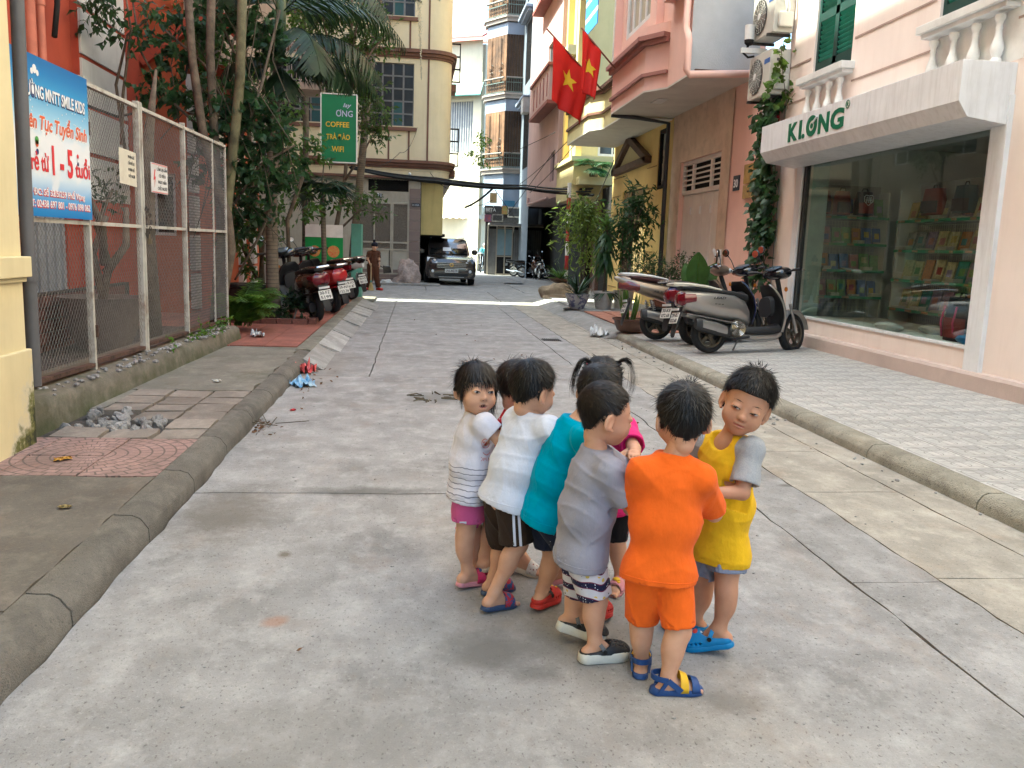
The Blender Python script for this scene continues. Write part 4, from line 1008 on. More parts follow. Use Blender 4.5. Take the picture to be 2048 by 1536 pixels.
# the open balcony above with railing, posts and blue awning
b=MB();holed(b,faceR(5.5),18.92,24.5,5.3,17,[(19.4,20.6,5.3,8),(21.3,23.3,5.3,8)],.15);gp_(b,'upper_wall',m_y3)
rel(window(yw,faceR(5.5),19.4,20.6,5.3,8,2,3,fw=.08,fm=m_brown),yw);rel(window(yw,faceR(5.5),21.3,23.3,5.3,8,4,1,fw=.08),yw)
for i in range(11):
 Y=21.5+i*.28;b=MB();b.tube([(4.22,Y,5.3),(4.22,Y,5.85)],.022,6);gp_(b,'baluster',m_y3)
b=MB();b.bar((4.22,21.4,5.87),(4.22,24.4,5.87),.05);gp_(b,'handrail',m_y3)
for (x,Y)in ((4.3,24.3),(4.4,20.0),(4.45,19.0)):b=MB();b.bb(x,x+.25,Y-.15,Y+.15,5.3,12);gp_(b,'post',m_y3)
b=MB();b.bb(4.2,5.5,18.95,24.5,8.6,8.9);gp_(b,'upper_slab',m_y3)
b=MB();b.tube([(4.4,20.1,5.3),(4.4,20.1,9)],.03,6);gp_(b,'thin_post',m_white)
aw=MB();N__=8
for i in range(N__):
 z0,z1=7.0+i*.42,7.0+(i+1)*.42
 aw.m(i%2*0).bb(4.36,4.38,22.0,23.6,z0,z1-.1);aw.m(1).bb(4.36,4.38,22.0,23.6,z1-.1,z1)
aw.build('striped_awning',[M('awning_blue',(.045,.2,.52),.6,.05,bump=.05),m_white],label='blue tarpaulin with thin white stripes hanging above the flags',cat='awning')
# ground floor details
g=MB();
for k in range(12):
 Y=20.95+k*.2
 if 22.05<Y<22.5:continue
 g.bb(5.6,5.63,Y,Y+.14,.2,2.95)
gt=gp_(g,'folding_gate',M('brass_gate',(.28,.2,.09),.6,.2,9,bump=.2),kind='stuff')
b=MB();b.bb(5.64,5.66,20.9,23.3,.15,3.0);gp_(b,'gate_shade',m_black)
A,B_,C_=V((5.46,24.1,3.55)),V((5.46,22.4,4.28)),V((5.46,20.5,3.6))
for p,q in ((A,B_),(B_,C_),(A,C_)):b=MB();b.bar(p,q,.16,.16,up=(1,0,0));gp_(b,'gable_trim',m_dwood)
b=MB();b.prism([V((5.5,24.0,3.6)),V((5.5,22.4,4.2)),V((5.5,20.6,3.65))],(.05,0,0));gp_(b,'gable_panel',m_y3)
w=window(yw,faceR(5.55),19.15,19.95,2.85,4.2,1,1,d=.05,fw=.09,fm=m_black);rel(w,yw)
for k in range(7):b=MB();b.bb(5.53,5.55,23.5,24.45,.4+k*.5,.42+k*.5);b.bb(5.53,5.55,20.0,20.8,.4+k*.5,.42+k*.5);gp_(b,'wall_groove',M('ochre_line',(.35,.22,.07),.8,bump=0))
b=MB();b.tube([(5.42,18.75,.12),(5.42,18.78,2.5),(5.42,18.8,4.2),(4.6,18.83,4.3),(4.15,18.86,4.32)],.05,8);b.build('dark_rain_pipe',M('dark_pipe',(.045,.045,.05),.5,bump=.05),smooth=True,label='black rain pipe between the yellow house and the marble doorway',cat='pipe')
# ---- salmon house, number 30
m_sal=M('salmon_wall',(0.78,0.50,0.415),.85,.05,1,dirt=.12,dirt_col=(.4,.22,.17),dscale=1,streak=True,bump=.12)
m_marble=M('brown_marble',(0.64,0.48,0.36),.35,.12,1.6,col2=(.5,.34,.23),dirt=.5,dirt_col=(.2,.11,.065),dscale=4,bump=.05)
m_mauve=M('mauve_ledge',(0.36,0.17,0.14),.8,.06,bump=.1)
m_gryw=M('grey_render',(0.44,0.45,0.465),.9,.08,1.5,dirt=.3,dirt_col=(.3,.3,.31),dscale=1.3,bump=.3)
m_gar=M('garage_door',(0.76,0.70,0.63),.5,.05,2,dirt=.15,streak=True,bump=.05)
sa=empty('salmon_house',(5.55,16,0),label='salmon pink house number 30 with an overhanging bay and marble doorway',cat='house')
def pa(b,name,mt,**k):return rel(b.build(name,mt,sa,**k),sa)
b=MB();holed(b,faceR(5.55),12.98,18.78,0,4.5,[(15.6,18.1,.12,3.3),(13.15,13.95,2.55,4.2)],.18);pa(b,'wall',m_sal)
b=MB();holed(b,faceR(5.53),15.12,18.74,0,4.4,[(15.6,18.1,.12,3.3)],.02);pa(b,'marble_surround',m_marble)
pl=bayplan(4.44,4.14,14.3,15.64,16.15,18.88)
plan('bay',m_sal,pl,4.36,5.5,sa);plan('soffit',m_soff,pl,4.33,4.36,sa)
ed=pl[1:5]
strip_along('ledge',m_mauve,ed[1:],5.22,5.3,.16,sa);strip_along('ledge',m_mauve,ed[1:],5.14,5.22,.09,sa);strip_along('ledge',m_mauve,ed[1:],4.6,4.66,.06,sa)
b=MB();holed(b,faceR(4.44),14.3,16.15,5.5,17,[]);holed(b,faceR(4.30),16.15,18.88,5.5,17,[(16.6,18.6,5.78,7.6)],.12);holed(b,faceF(16.15),4.3,4.44,5.5,17,[]);pa(b,'upper_wall',m_sal)
b=MB();b.bb(4.42,5.6,14.295,14.3,4.37,17);pa(b,'side_wall',m_gryw)
b=MB();holed(b,lambda a,z,d:V((a,18.88-d,z)),4.14,5.6,4.36,17,[]);pa(b,'far_wall',m_sal)
rel(window(sa,faceR(4.30),16.6,18.6,5.78,7.6,4,1,d=.06,fw=.11,gm=M('curtained_glass',(.36,.33,.27),.15,.1,spec=.6,bump=.02)),sa)
strip_along('ledge',m_sal,[(4.44,14.6),(4.44,15.5)],5.75,5.95,.2,sa)
b=MB();b.tube([(4.36,14.42,8),(4.36,14.42,5.1),(4.36,14.3,4.95),(4.36,14.24,4.85),(4.36,14.24,4.38),(4.4,14.22,4.31),(5.5,14.2,4.38)],.06,10);pa(b,'rain_pipe',m_sal,smooth=True)
b=MB();b.bb(4.5,5.55,14.24,14.29,4.36,4.41);pa(b,'flashing',m_dwood)
b=MB();b.bb(4.55,4.75,16.6,17.1,4.31,4.325);pa(b,'soffit_lamp',m_white)
# doorway: folding door of flat leaves, transom grille
d=MB();d.bb(5.66,5.68,15.6,18.1,.12,2.62)
door=pa(d,'door',m_gar)
for k in range(4):
 p=MB();Y=15.64+k*.615;p.bb(5.645,5.66,Y,Y+.6,.15,2.6);pb=p.build('door_leaf',m_gar,door)
 h=MB();h.bb(5.62,5.645,Y+.05,Y+.08,1.15,1.35);h.bb(5.625,5.645,Y+.05,Y+.075,2.2,2.35);h.build('handle',m_white,pb)
t=MB()
for Y in (15.6,16.3,17.4,18.06):t.bb(5.6,5.66,Y,Y+.06,2.66,3.3)
t.bb(5.6,5.66,15.66,18.06,2.62,2.7);t.bb(5.6,5.66,15.66,18.06,3.22,3.3)
for z in (2.8,2.9,3.0,3.1):t.bb(5.615,5.64,15.66,18.06,z,z+.03)
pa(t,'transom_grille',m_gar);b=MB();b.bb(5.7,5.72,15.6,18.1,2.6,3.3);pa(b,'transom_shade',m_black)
rel(window(sa,faceR(5.55),13.15,13.95,2.55,4.2,1,1,d=.06,fw=.07,gm=m_glass_dark),sa)
b=MB();b.bb(5.53,5.548,14.62,14.9,2.52,2.78);pa(b,'house_number',m_num)
rel(text('lettering','30',m_tw,(5.527,14.86,2.58),(0,-1,0),(0,0,1),.2,.14,sa,.02,0,.002),sa)
for (Y,z,h,mt)in ((13.72,2.6,.32,M('ochre_board',(.45,.28,.08),.6,.25,8,bump=.1)),(13.72,2.36,.22,M('brown_board',(.24,.13,.06),.6,.3,14,col2=(.5,.35,.1),bump=.1))):
 b=MB();b.bb(5.5,5.53,Y,Y+.62,z,z+h);pa(b,'notice_board',mt)
for Y in (13.8,13.9,14.0,14.1):b=MB();b.box((5.498,Y,2.47),(.004,.07,.03));pa(b,'lettering',m_ink)
b=MB();b.tube([(5.4,15.3,1.5),(5.45,15.28,1.35)],.03,8);b.bb(5.5,5.53,15.22,15.36,1.25,1.5);pa(b,'door_bell',m_white)
# ---- the shop
m_shop=M('shop_wall',(0.80,0.69,0.625),.85,.04,1,dirt=.3,dirt_col=(.55,.42,.35),dscale=1,streak=True,bump=.1,bscale=80)
m_shopl=M('shop_plinth',(0.54,0.43,0.38),.85,.08,1.5,dirt=.35,dirt_col=(.25,.2,.17),dscale=1.6,bump=.25)
m_alu=M('white_aluminium',(0.76,0.76,0.77),.4,.05,3,dirt=.45,dirt_col=(.36,.33,.3),dscale=3,streak=True,bump=.03)
m_shut=M('shutter_green',(0.014,0.045,0.037),.45,.1,4,bump=.05);m_slat=M('slat_green',(0.03,0.27,0.19),.45,.1,4,bump=.05)
shop=empty('stationery_shop',(5.55,10,.15),label='pale pink shop building with white signboard, green shutters and a display window',cat='shop')
def so(b,name,mt,**k):return rel(b.build(name,mt,shop,**k),shop)
W0,W1,WZ0,WZ1=7.98,12.12,.56,2.78
SHW=[(11.02,12.12,3.95,6.2),(7.9,9.12,3.95,6.2)]
GZ=[3.67,4.22,4.95,5.7]
zz=[0,3.67,3.70,4.22,4.25,17]
b=MB();holed(b,faceR(5.55),-6,12.96,0,17,[(W0,W1,WZ0,WZ1),(2.2,6.6,.2,2.9),*SHW],.14);holed(b,lambda a,z,d:V((a,12.96-d,z)),5.55,9.5,0,17,[]);so(b,'wall',m_shop)  # second opening is unseen, added to let daylight into the room
for z in (3.67,4.2):
 for a0,a1 in ((9.2,10.95),(-6,7.82),(12.2,12.96)):
  b=MB();b.bb(5.54,5.551,a0,a1,z,z+.022);so(b,'groove',M('groove_shadowline',(.4,.29,.24),.9,bump=0))
b=MB();b.prism([(5.45,-6,.05),(5.45,-6,.31),(5.47,-6,.34),(5.55,-6,.345),(5.55,-6,.05)],(0,18.96,0));so(b,'plinth',m_shopl)
# window frame
f=MB();f.bb(5.5,5.62,7.74,7.98,.33,2.98);so(f,'frame_post',m_alu,bevel=.006)
f=MB();f.bb(5.52,5.62,12.12,12.3,.56,2.98);so(f,'frame_post',m_alu,bevel=.006)
f=MB();f.bb(5.535,5.62,7.98,12.12,.545,.575);so(f,'sill',m_alu)
f=MB();f.bb(5.53,5.62,7.98,12.12,2.72,2.8);so(f,'head_rail',M('dark_bronze',(.06,.04,.035),.5,bump=.05))
f=MB();f.tube([(5.56,8.0,2.80),(5.56,12.1,2.80)],.045,10);so(f,'rolled_shutter',M('roller_brown',(.085,.055,.05),.6,bump=.1),smooth=True)
f=MB();f.bb(5.56,5.62,12.05,12.12,.575,2.72);so(f,'inner_jamb',M('jamb_dark',(.05,.05,.05),.5,bump=0))
mg=glass_mat('shop_glass',(0.88,0.935,0.91))
for (a,c)in ((7.985,10.12),(10.128,12.05)):
 f=MB();f.bb(5.585,5.593,a,c,.577,2.72);so(f,'pane',mg)
# interior room
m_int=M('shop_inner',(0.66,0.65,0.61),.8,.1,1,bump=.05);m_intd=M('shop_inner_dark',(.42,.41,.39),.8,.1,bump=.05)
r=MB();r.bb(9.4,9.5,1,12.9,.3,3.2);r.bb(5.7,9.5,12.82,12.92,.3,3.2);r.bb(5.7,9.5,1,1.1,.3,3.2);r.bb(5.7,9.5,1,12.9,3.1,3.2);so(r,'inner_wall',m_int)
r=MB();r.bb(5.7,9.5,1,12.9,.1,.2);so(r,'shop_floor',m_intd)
r=MB();r.bb(5.62,5.95,12.14,12.3,.5,3.1);so(r,'inner_pier',M('pier_glass_green',(.40,.48,.44),.5,bump=.02))
r=MB();r.bb(5.62,6.9,7.99,12.1,.42,.55);so(r,'display_ledge',m_white)
# bookcases
m_shelf=M('shelf_green',(.10,.36,.20),.5,.1,3,bump=.03);m_wiren=M('wire_back',(.05,.05,.05),.5,bump=0);m_label_=M('price_strip',(.5,.3,.18),.6,.1,bump=0)
BK={'cream':(.62,.55,.30),'yellow':(.60,.46,.12),'orange':(.55,.25,.08),'pink':(.52,.25,.25),'green':(.22,.38,.16),'teal':(.10,.30,.30),'blue':(.12,.2,.42),'red':(.42,.07,.06),'lilac':(.34,.28,.42),'grey':(.35,.35,.34)}
bkm={k:M('book_%s'%k,v,.5,.35,25,col2=tuple(min(1,x*.55+.05)for x in v),bump=0)for k,v in BK.items()}
m_page=M('book_pages',(.62,.58,.48),.8,.05,bump=0)
ORD=['first','second','third','fourth','fifth','sixth','seventh','eighth','ninth','tenth','eleventh','twelfth','thirteenth','fourteenth','fifteenth','sixteenth']
SHN=['top','second','third','lowest']
def bookcase(nm,loc,rz,L,zs,cols,label,where,n,bh_,first=0,dep=.3):
 c=empty('bookcase',loc,rz,label=label,cat='bookcase')
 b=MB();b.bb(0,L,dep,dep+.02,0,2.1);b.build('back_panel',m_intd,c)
 for x in (0,L):b=MB();b.bb(x-.015,x+.015,0,dep,0,2.0);b.build('side_panel',m_int,c)
 for j,z in enumerate(zs):
  b=MB();b.bb(0,L,-.02,dep,z-.025,z);b.build('shelf',m_int,c);b=MB();b.bb(0,L,-.028,-.02,z-.035,z+.005);b.build('price_rail',m_shelf,c)
  for k in range(int(L/.4)):b=MB();b.bb(.1+k*.4+jit(.05),.22+k*.4,-.031,-.028,z-.03,z);b.build('price_tag',m_label_,c)
  b=MB()
  for k in range(int(L/.05)):b.bar((k*.05,dep-.02,z-.26),(k*.05,dep-.02,z-.05),.006)
  for k in range(4):b.bar((0,dep-.02,z-.24+k*.06),(L,dep-.02,z-.24+k*.06),.006)
  b.build('wire_back',m_page,c,kind='stuff')
  M3=Matrix.Translation(V(loc))@Matrix.Rotation(rz,4,'Z')
  for k in range(n):
   col=cols[(k*7+j*3+(k*k)%3)%len(cols)];w=L/n*random.uniform(.78,.9);h=bh_[j]*random.uniform(.9,1.0)
   x=(k+.5)*L/n
   q=MB();q.m(0).box((0,0,h/2),(w,.02,h));q.m(1).box((0,.012,h/2),(w*.96,.01,h*.97))
   o=q.build('book',[bkm[col],m_page]);o.matrix_world=M3@Matrix.Translation((x,dep*.45,z+.001))@Matrix.Rotation(-.2,4,'X')
   cv=MB();cv.box((jit(w*.1),-.0115,h*random.uniform(.35,.6)),(w*.55,.002,h*.35));cv.build('cover_picture',bkm[random.choice(list(BK))],o)
   tag(o,'%s book, %s from the left, %s shelf of the %s'%(col,ORD[k],SHN[j],where),'book','books in the shop window')
   if (k+j)%2==0:
    st=MB();hh=.03+.012*((k*5+j)%4)
    for s in range(3):st.box((jit(.004),0,hh*(s+.5)/3),(w*.95,.12,hh/3-.002))
    so2=st.build('booklet_stack',m_page);so2.matrix_world=M3@Matrix.Translation((x,.06,z+.001))
    tag(so2,'booklets before the %s book on the %s shelf, %s'%(ORD[k],SHN[j],where),'booklets','booklet stacks in the shop window')
 return c
random.seed(11)
bookcase('a',(5.98,12.5,.42),0,1.15,[.42,.82,1.22,1.62],['blue','yellow','pink','green','grey','orange'],'far bookcase facing the street end behind the shop glass','far bookcase in the shop',7,[.26,.26,.26,.3][::1])
bookcase('b',(7.0,12.0,.42),RAD(-90),4.0,[.3,.72,1.14,1.56],['cream','yellow','orange','cream','green','lilac','grey','teal'],'long bookcase parallel to the shop glass with green shelf edges','long bookcase in the shop',16,[.3,.3,.28,.28])
# school bags on the far bookcase
m_bagr=M('bag_red',(.22,.03,.025),.6,.2,6,bump=.1);m_bagk=M('bag_black',(.02,.02,.024),.6,.2,bump=.1);m_bagt=M('bag_teal',(.02,.07,.08),.6,.2,bump=.1)
def bag(x,Y,z,mt,label,w=.3,h=.34,rz=0):
 t=empty('school_bag',(x,Y,z),rz,label=label,cat='bag')
 b=MB();b.loft([[V((math.cos(a)*w/2*(1-.25*max(0,k-2)/2)*(abs(math.cos(a))**-.25 if abs(math.cos(a))>.2 else 1.3),math.sin(a)*.09,h*k/4))for a in [q*math.pi/8 for q in range(16)]]for k in range(5)]);b.build('body',mt,t,smooth=True,auto=60)
 b=MB();b.loft([[V((math.cos(a)*w*.38,-.075+math.sin(a)*.05,h*.08+h*.45*k/3))for a in [q*math.pi/6 for q in range(12)]]for k in range(4)]);b.build('pocket',m_bagk if mt is not m_bagk else m_bagr,t,smooth=True,auto=60)
 b=MB();b.tube([(-.05,0,h),(-.03,0,h+.05),(.03,0,h+.05),(.05,0,h)],.01,6);b.build('handle',m_bagk,t,smooth=True)
 return t
bag(6.0,12.42,2.06,m_bagr,'red school bag at the left end of the bag shelf');bag(6.32,12.42,2.06,m_bagr,'small red and black school bag second on the bag shelf',.27)
sbg=bag(6.66,12.4,2.06,m_bagk,'black bag with a white shield emblem on the bag shelf',.3)
b=MB()
sh_=[(-.07,.27),(-.05,.29),(0,.28),(.05,.29),(.07,.27),(.065,.2),(0,.14),(-.065,.2)]
b.tube([V((x,-.132,z))for x,z in sh_],.006,4,closed=True)
for x in (-.03,.0,.03):b.bar((x,-.132,.18),(x,-.132,.265),.01)
b.bar((-.05,-.132,.22),(.05,-.132,.22),.008);b.build('shield_emblem',m_tw,sbg)
bag(7.15,11.4,2.05,m_bagr,'large dark red bag lying over the long bookcase',.5,.36,RAD(-90));bag(7.15,10.7,2.05,m_bagt,'dark teal bag standing over the long bookcase',.45,.36,RAD(-90));bag(7.15,10.0,2.05,m_bagr,'plain red bag right of the teal one',.5,.36,RAD(-90));bag(7.15,8.6,2.05,m_bagk,'black bag high at the right end of the shop window',.4,.34,RAD(-90))
bp=bag(5.95,8.75,.55,m_bagk,'black backpack with pink straps on the window ledge',.5,.48,RAD(-90))
m_hot=M('hot_pink',(.5,.03,.13),.5,bump=0)
for dx in (-.16,0.05):b=MB();b.tube([(dx,-.1,.04),(dx+.02,-.14,.2),(dx+.01,-.1,.38)],.012,6);b.build('strap',m_hot,bp,smooth=True)
for i,(x,Y,c)in enumerate(((5.85,8.35,(.02,.2,.55)),(5.8,9.9,(.5,.5,.5)),(6.2,9.6,(.5,.48,.45)))):
 b=MB();b.sphere((0,0,.05),.17,10,6,(1,1.2,.35))
 for v in b.v:v+=V((1,1,.6))*mnoise.noise(v*9)*.05
 b.build('plastic_package',M('plastic_%d'%i,c,.3,.1,bump=.1),label=('crumpled blue plastic package on the window ledge','pale stack of papers lying on the window ledge','grey packet lying flat inside the shop glass')[i],cat='package',smooth=True).location=(x,Y,.55)
# signboard
X0,XB=5.0,5.55
prof=[(XB,3.27),(X0,3.27),(X0,2.9),(X0+.1,2.76),(XB,2.70)]
s=empty('shop_signboard',(5.2,10,3.0),label='long white box signboard lettered in green above the shop window',cat='sign')
for (a,c)in ((7.76,9.4),(9.405,11.0),(11.005,12.45)):
 b=MB();b.prism([(x,a,z)for x,z in prof],(0,c-a,0));rel(b.build('panel',m_alu,s,bevel=.004),s)
m_lg2=M('shop_letter_green',(.004,.13,.06),.4,.05,bump=0)
yL,yR=11.5,9.97
def slet(st,y0,y1,z=2.955,h=.235):rel(text('letter',st,m_lg2,(X0-.004,y0,z),(0,-1,0),(0,0,1),y0-y1,h,s,.035,0,.004),s)
slet('K',11.5,11.22);slet('I.',11.17,11.0);slet('N',10.62,10.34);slet('G',10.3,9.97)
o_=MB();ring=[[V((X0-.008+dx,10.81-.15*k*math.cos(a),3.073+.125*k*math.sin(a)*1.05))for a in [q*math.pi/14 for q in range(28)]]for k,dx in ((1,0),(.5,0),(.5,.008),(1,.008))]
o_.loft(ring+[ring[0]],cap=False);rel(o_.build('letter',m_lg2,s),s)
o_=MB();o_.lathe([(.035,0),(.035,.006)],(X0-.002,10.81,3.073),14,axis=(-1,0,0));rel(o_.build('letter_dot',m_lg2,s),s)
o_=MB();o_.bar((X0-.012,10.77,3.1),(X0-.012,10.66,3.17),.02);rel(o_.build('letter_gap',m_alu,s),s)
o_=MB();o_.tube([V((X0-.003,9.9+.045*math.cos(a),3.2+.045*math.sin(a)))for a in [q*.45 for q in range(14)]],.005,5,closed=True);rel(o_.build('registered_mark',m_lg2,s),s)
rel(text('lettering','R',m_lg2,(X0-.004,9.92,3.178),(0,-1,0),(0,0,1),.04,.045,s,.0,0,.002),s)
# shutters, ledges, balusters
for (a0,a1,z0,z1)in SHW:
 f=MB()
 for (p0,p1,q0,q1)in ((a0,a1,z0,z0+.07),(a0,a0+.06,z0+.07,z1),(a1-.06,a1,z0+.07,z1),((a0+a1)/2-.05,(a0+a1)/2+.05,z0+.07,z1),(a0+.06,a1-.06,z0+.07,z0+.17),(a0+.06,a1-.06,z0+.72,z0+.83)):
  fbox(f,faceR(5.55),p0,p1,q0,q1,.03,.07)
 shu=so(f,'shutter',m_shut)
 for lf in (0,1):
  y0=a0+.07 if lf==0 else (a0+a1)/2+.06;y1=(a0+a1)/2-.06 if lf==0 else a1-.07
  for k in range(24):
   z=z0+.2+k*.062
   if z0+.7<z<z0+.85:continue
   q=MB();q.box((5.6,(y0+y1)/2,z),(.012,y1-y0,.05),Matrix.Rotation(RAD(-32),3,'Y'));q.build('slat',m_slat,shu)
 q=MB();fbox(q,faceR(5.55),a0,a1,z0,z1,.1,.11);q.build('shutter_back',m_shut,shu)
 b=MB();b.bb(5.36,5.56,a0-.12,a1+.12,z0-.12,z0-.03);b.bb(5.4,5.56,a0-.08,a1+.08,z0-.17,z0-.12);so(b,'window_ledge',m_white,bevel=.008)
 prof_b=[(.05,0),(.05,.03),(.035,.045),(.05,.08),(.062,.13),(.055,.18),(.035,.25),(.028,.32),(.036,.345),(.028,.36),(.036,.4),(.05,.43),(.05,.47)]
 nb=4
 for k in range(nb):
  Y=lerp(a0+.08,a1-.08,k/(nb-1));q=MB();q.lathe([(r_,z_*.92)for r_,z_ in prof_b],(5.47,Y,3.31),12);so(q,'baluster',m_white,smooth=True,auto=50)
b=MB();b.bb(5.545,5.56,7.7,9.2,3.3,3.78);so(b,'baluster_back',m_white)
# ---- air conditioners and camera on the corner
m_acw=M('ac_casing',(0.55,0.53,0.47),.5,.06,3,dirt=.35,dirt_col=(.3,.25,.18),dscale=3,bump=.05)
m_acd=M('ac_grille',(.09,.085,.08),.5,bump=.05)
def ac(z,label):
 t=empty('air_conditioner',(5.38,13.3,z),label=label,cat='air conditioner',group='outdoor air conditioner units on the shop corner')
 b=MB();b.bb(-.16,.16,-.42,.42,0,.66);b.build('casing',m_acw,t,bevel=.015)
 b=MB();b.lathe([(.26,0),(.26,.01),(.02,.012)],(-.165,.1,.33),24,axis=(-1,0,0));b.build('fan_opening',m_acd,t)
 b=MB()
 for k in range(7):b.tube([(-.18,.1+.26*k/7*math.cos(a)+.01,.33+.26*(k+.5)/7*math.sin(a))for a in [q*math.pi/8 for q in range(16)]],.003,4,closed=True)
 for k in range(8):a=k*math.pi/8;b.bar((-.18,.1-.26*math.cos(a),.33-.26*math.sin(a)),(-.18,.1+.26*math.cos(a),.33+.26*math.sin(a)),.005)
 b.build('fan_guard',m_acw,t,kind='stuff')
 b=MB();b.lathe([(.05,0),(.05,.008)],(-.182,.1,.33),12,axis=(-1,0,0));b.build('fan_hub',m_white,t)
 b=MB();b.bb(-.165,-.16,-.4,-.2,.46,.53);b.build('maker_label',M('ac_blue_label',(.05,.13,.4),.4,bump=0),t)
 b=MB();b.bb(-.1,.12,-.5,-.42,.06,.28);b.build('valve_cover',m_acw,t,bevel=.02)
 b=MB();b.bb(-.06,.05,-.424,-.42,.48,.52);b.build('vent_slot',m_acd,t)
 for Y in (-.3,.3):b=MB();b.bb(-.2,.17,Y-.02,Y+.02,-.04,0);b.build('bracket',m_iron,t)
 return t
ac(3.83,'lower outdoor air conditioner with climbing leaves beside the left shutter');ac(4.72,'upper outdoor air conditioner cut by the top of the frame')
b=MB();b.tube([(5.3,12.84,5.6),(5.36,12.82,5.3),(5.4,12.8,5.05),(5.4,12.86,4.95)],.035,8);b.build('insulated_pipe',m_white,smooth=True,label='wrapped white coolant pipe running to the upper air conditioner',cat='pipe')
cm=empty('security_camera',(5.12,13.55,4.62),label='white bullet security camera on an arm beside the air conditioners',cat='camera')
b=MB();b.tube([(0,0,.12),(0,0,.34)],.075,14);b.build('housing',m_white,cm,smooth=True,auto=40);b=MB();b.lathe([(.075,.12),(.07,.07),(.04,.04)],(0,0,0),14);b.build('lens',m_black,cm)
b=MB();b.tube([(0,0,.05),(-.04,0,-.02),(-.08,0,-.08),(0,0,-.14),(.1,0,-.12)],.018,6);b.build('cable',m_black,cm,smooth=True);b=MB();b.bb(-.12,.3,-.03,.03,-.08,0);b.build('arm',m_white,cm,bevel=.005)
# ---- flags
m_flag=M('flag_red',(0.58,0.012,0.008),.7,.06,4,bump=.15,bscale=200);m_star=M('flag_yellow',(0.72,0.5,0.02),.7,.05,bump=.1)
m_pole=M('flag_pole',(.22,.08,.06),.5,bump=.05)
def flag(root_p,tip_p,t0,w,h,fold,label,star_uv):
 """cloth hanging from a slanted pole: u along the pole from the tip, v down"""
 A,B_=V(tip_p),V(root_p);d=B_-A;L=d.length;dn=d.normalized()
 r=empty('national_flag',A,label=label,cat='flag',group='flags hung out from the houses')
 p=MB();p.tube([A,B_],.018,8);rel(p.build('pole',m_pole,r,smooth=True),r)
 def S(u,v,off=0.0):
  # hangs: the free edge swings down and gathers
  base=A+dn*(t0+u*w)
  g=V((0,0,-1));swing=dn*(-(u)*w*.55*v)
  ph=u*9+v*1.6
  wob=V((.5,-.75,0)).normalized()*(fold*(math.sin(ph)*(.25+.75*v)+.5*math.sin(ph*2.1+1.3)*v))
  return base+g*(v*h)*(1-.12*u)+swing*fold*4+wob+V((-.25,-.95,.1))*off
 nu,nv=40,34
 c=MB();c.sheet([[S(i/nu,j/nv)for i in range(nu+1)]for j in range(nv+1)]);o=rel(c.build('cloth',m_flag,r,smooth=True),r)
 so_=o.modifiers.new('thickness','SOLIDIFY');so_.thickness=.003
 cu,cv,R=star_uv
 st=MB();k=0
 pts=[]
 for q in range(10):
  a=math.pi/2+q*math.pi/5;rr=R if q%2==0 else R*.4
  pts.append((cu+rr*math.cos(a)/w,cv-rr*math.sin(a)/h))
 verts=[];faces=[]
 n=8
 for q in range(10):
  a,b2=pts[q],pts[(q+1)%10]
  base=len(verts)
  for i in range(n+1):
   for j in range(n+1-i):
    s1,s2=i/n,j/n;u_=cu+(a[0]-cu)*s1+(b2[0]-cu)*s2;v_=cv+(a[1]-cv)*s1+(b2[1]-cv)*s2
    verts.append(S(u_,v_,.012))
  idx={};c_=base
  for i in range(n+1):
   for j in range(n+1-i):idx[(i,j)]=c_;c_+=1
  for i in range(n):
   for j in range(n-i):
    faces.append((idx[(i,j)],idx[(i+1,j)],idx[(i,j+1)]))
    if j<n-i-1:faces.append((idx[(i+1,j)],idx[(i+1,j+1)],idx[(i,j+1)]))
 st.add(verts,faces);rel(st.build('star',m_star,r,smooth=True),r)
 return r
f1r,f1t=ax(1205,181,4.05),ay(1093,57,18.6)
flag(f1r,f1t,.22,1.25,1.3,.06,'nearer national flag, red with a full yellow star, hanging lower',(.5,.42,.25))
f2r,f2t=ax(1230,137,4.0),ay(1163,56,17.6)
flag(f2r,f2t,.03,.62,1.15,.06,'smaller national flag hanging higher, closer to the salmon bay',(.5,.5,.2))
# ---- overhead cables
m_cab=M('cable_black',(.018,.018,.018),.7,bump=.1)
def cable(name,pts,r,label=None,sag=0.0,parent=None,n=14):
 b=MB();path=[]
 P=[V(p)for p in pts]
 for i in range(len(P)-1):
  for k in range(n):
   t=k/n;q=P[i].lerp(P[i+1],t);q.z-=sag*4*t*(1-t);path.append(q)
 path.append(P[-1]);b.tube(path,r,6);
 if label:return b.build(name,m_cab,smooth=True,label=label,cat='cable')
 return b.build(name,m_cab,parent,smooth=True)
bd=empty('cable_bundle',(0,29,3.9),label='thick sagging bundle of black overhead cables crossing to the pink house',cat='cables')
A,B_,C_,D_=ay(700,335,29.5),ay(870,362,29.5),ay(1050,375,30.5),ay(1180,385,27.5)
for i in range(7):
 o=V((jit(.05),jit(.05),jit(.07)))
 rel(cable('cable',[A+o,B_+o*1.5+V((0,0,jit(.05))),C_+o+V((0,0,jit(.05))),D_+o*3],.028,None,.06,bd),bd)
for i,(p,q,Y0,Y1,sg)in enumerate((((900,395),(985,400),36,36,.3),((930,415),(990,372),36,33,.1),((990,380),(1032,440),33,36,0),((905,345),(985,350),40,38,.1),((905,300),(985,320),45,40,.05),((860,345),(935,368),30,30,.35),((1040,368),(1165,250),33,24,.1),((1015,430),(1110,300),35,30,0),((960,330),(1110,265),40,30,.05),((1060,385),(1185,240),30,24,.15),((1170,455),(1228,320),22,21,0))):
 rel(cable('cable',[ay(*p,Y0),ay(*q,Y1)],.012 if i!=1 else .04,None,sg,bd),bd)
cable('thin_cable',[ay(715,322,24),ay(800,305,26),ay(835,255,30)],.008,'thin wire running from the green cafe sign to the cream house',.25)
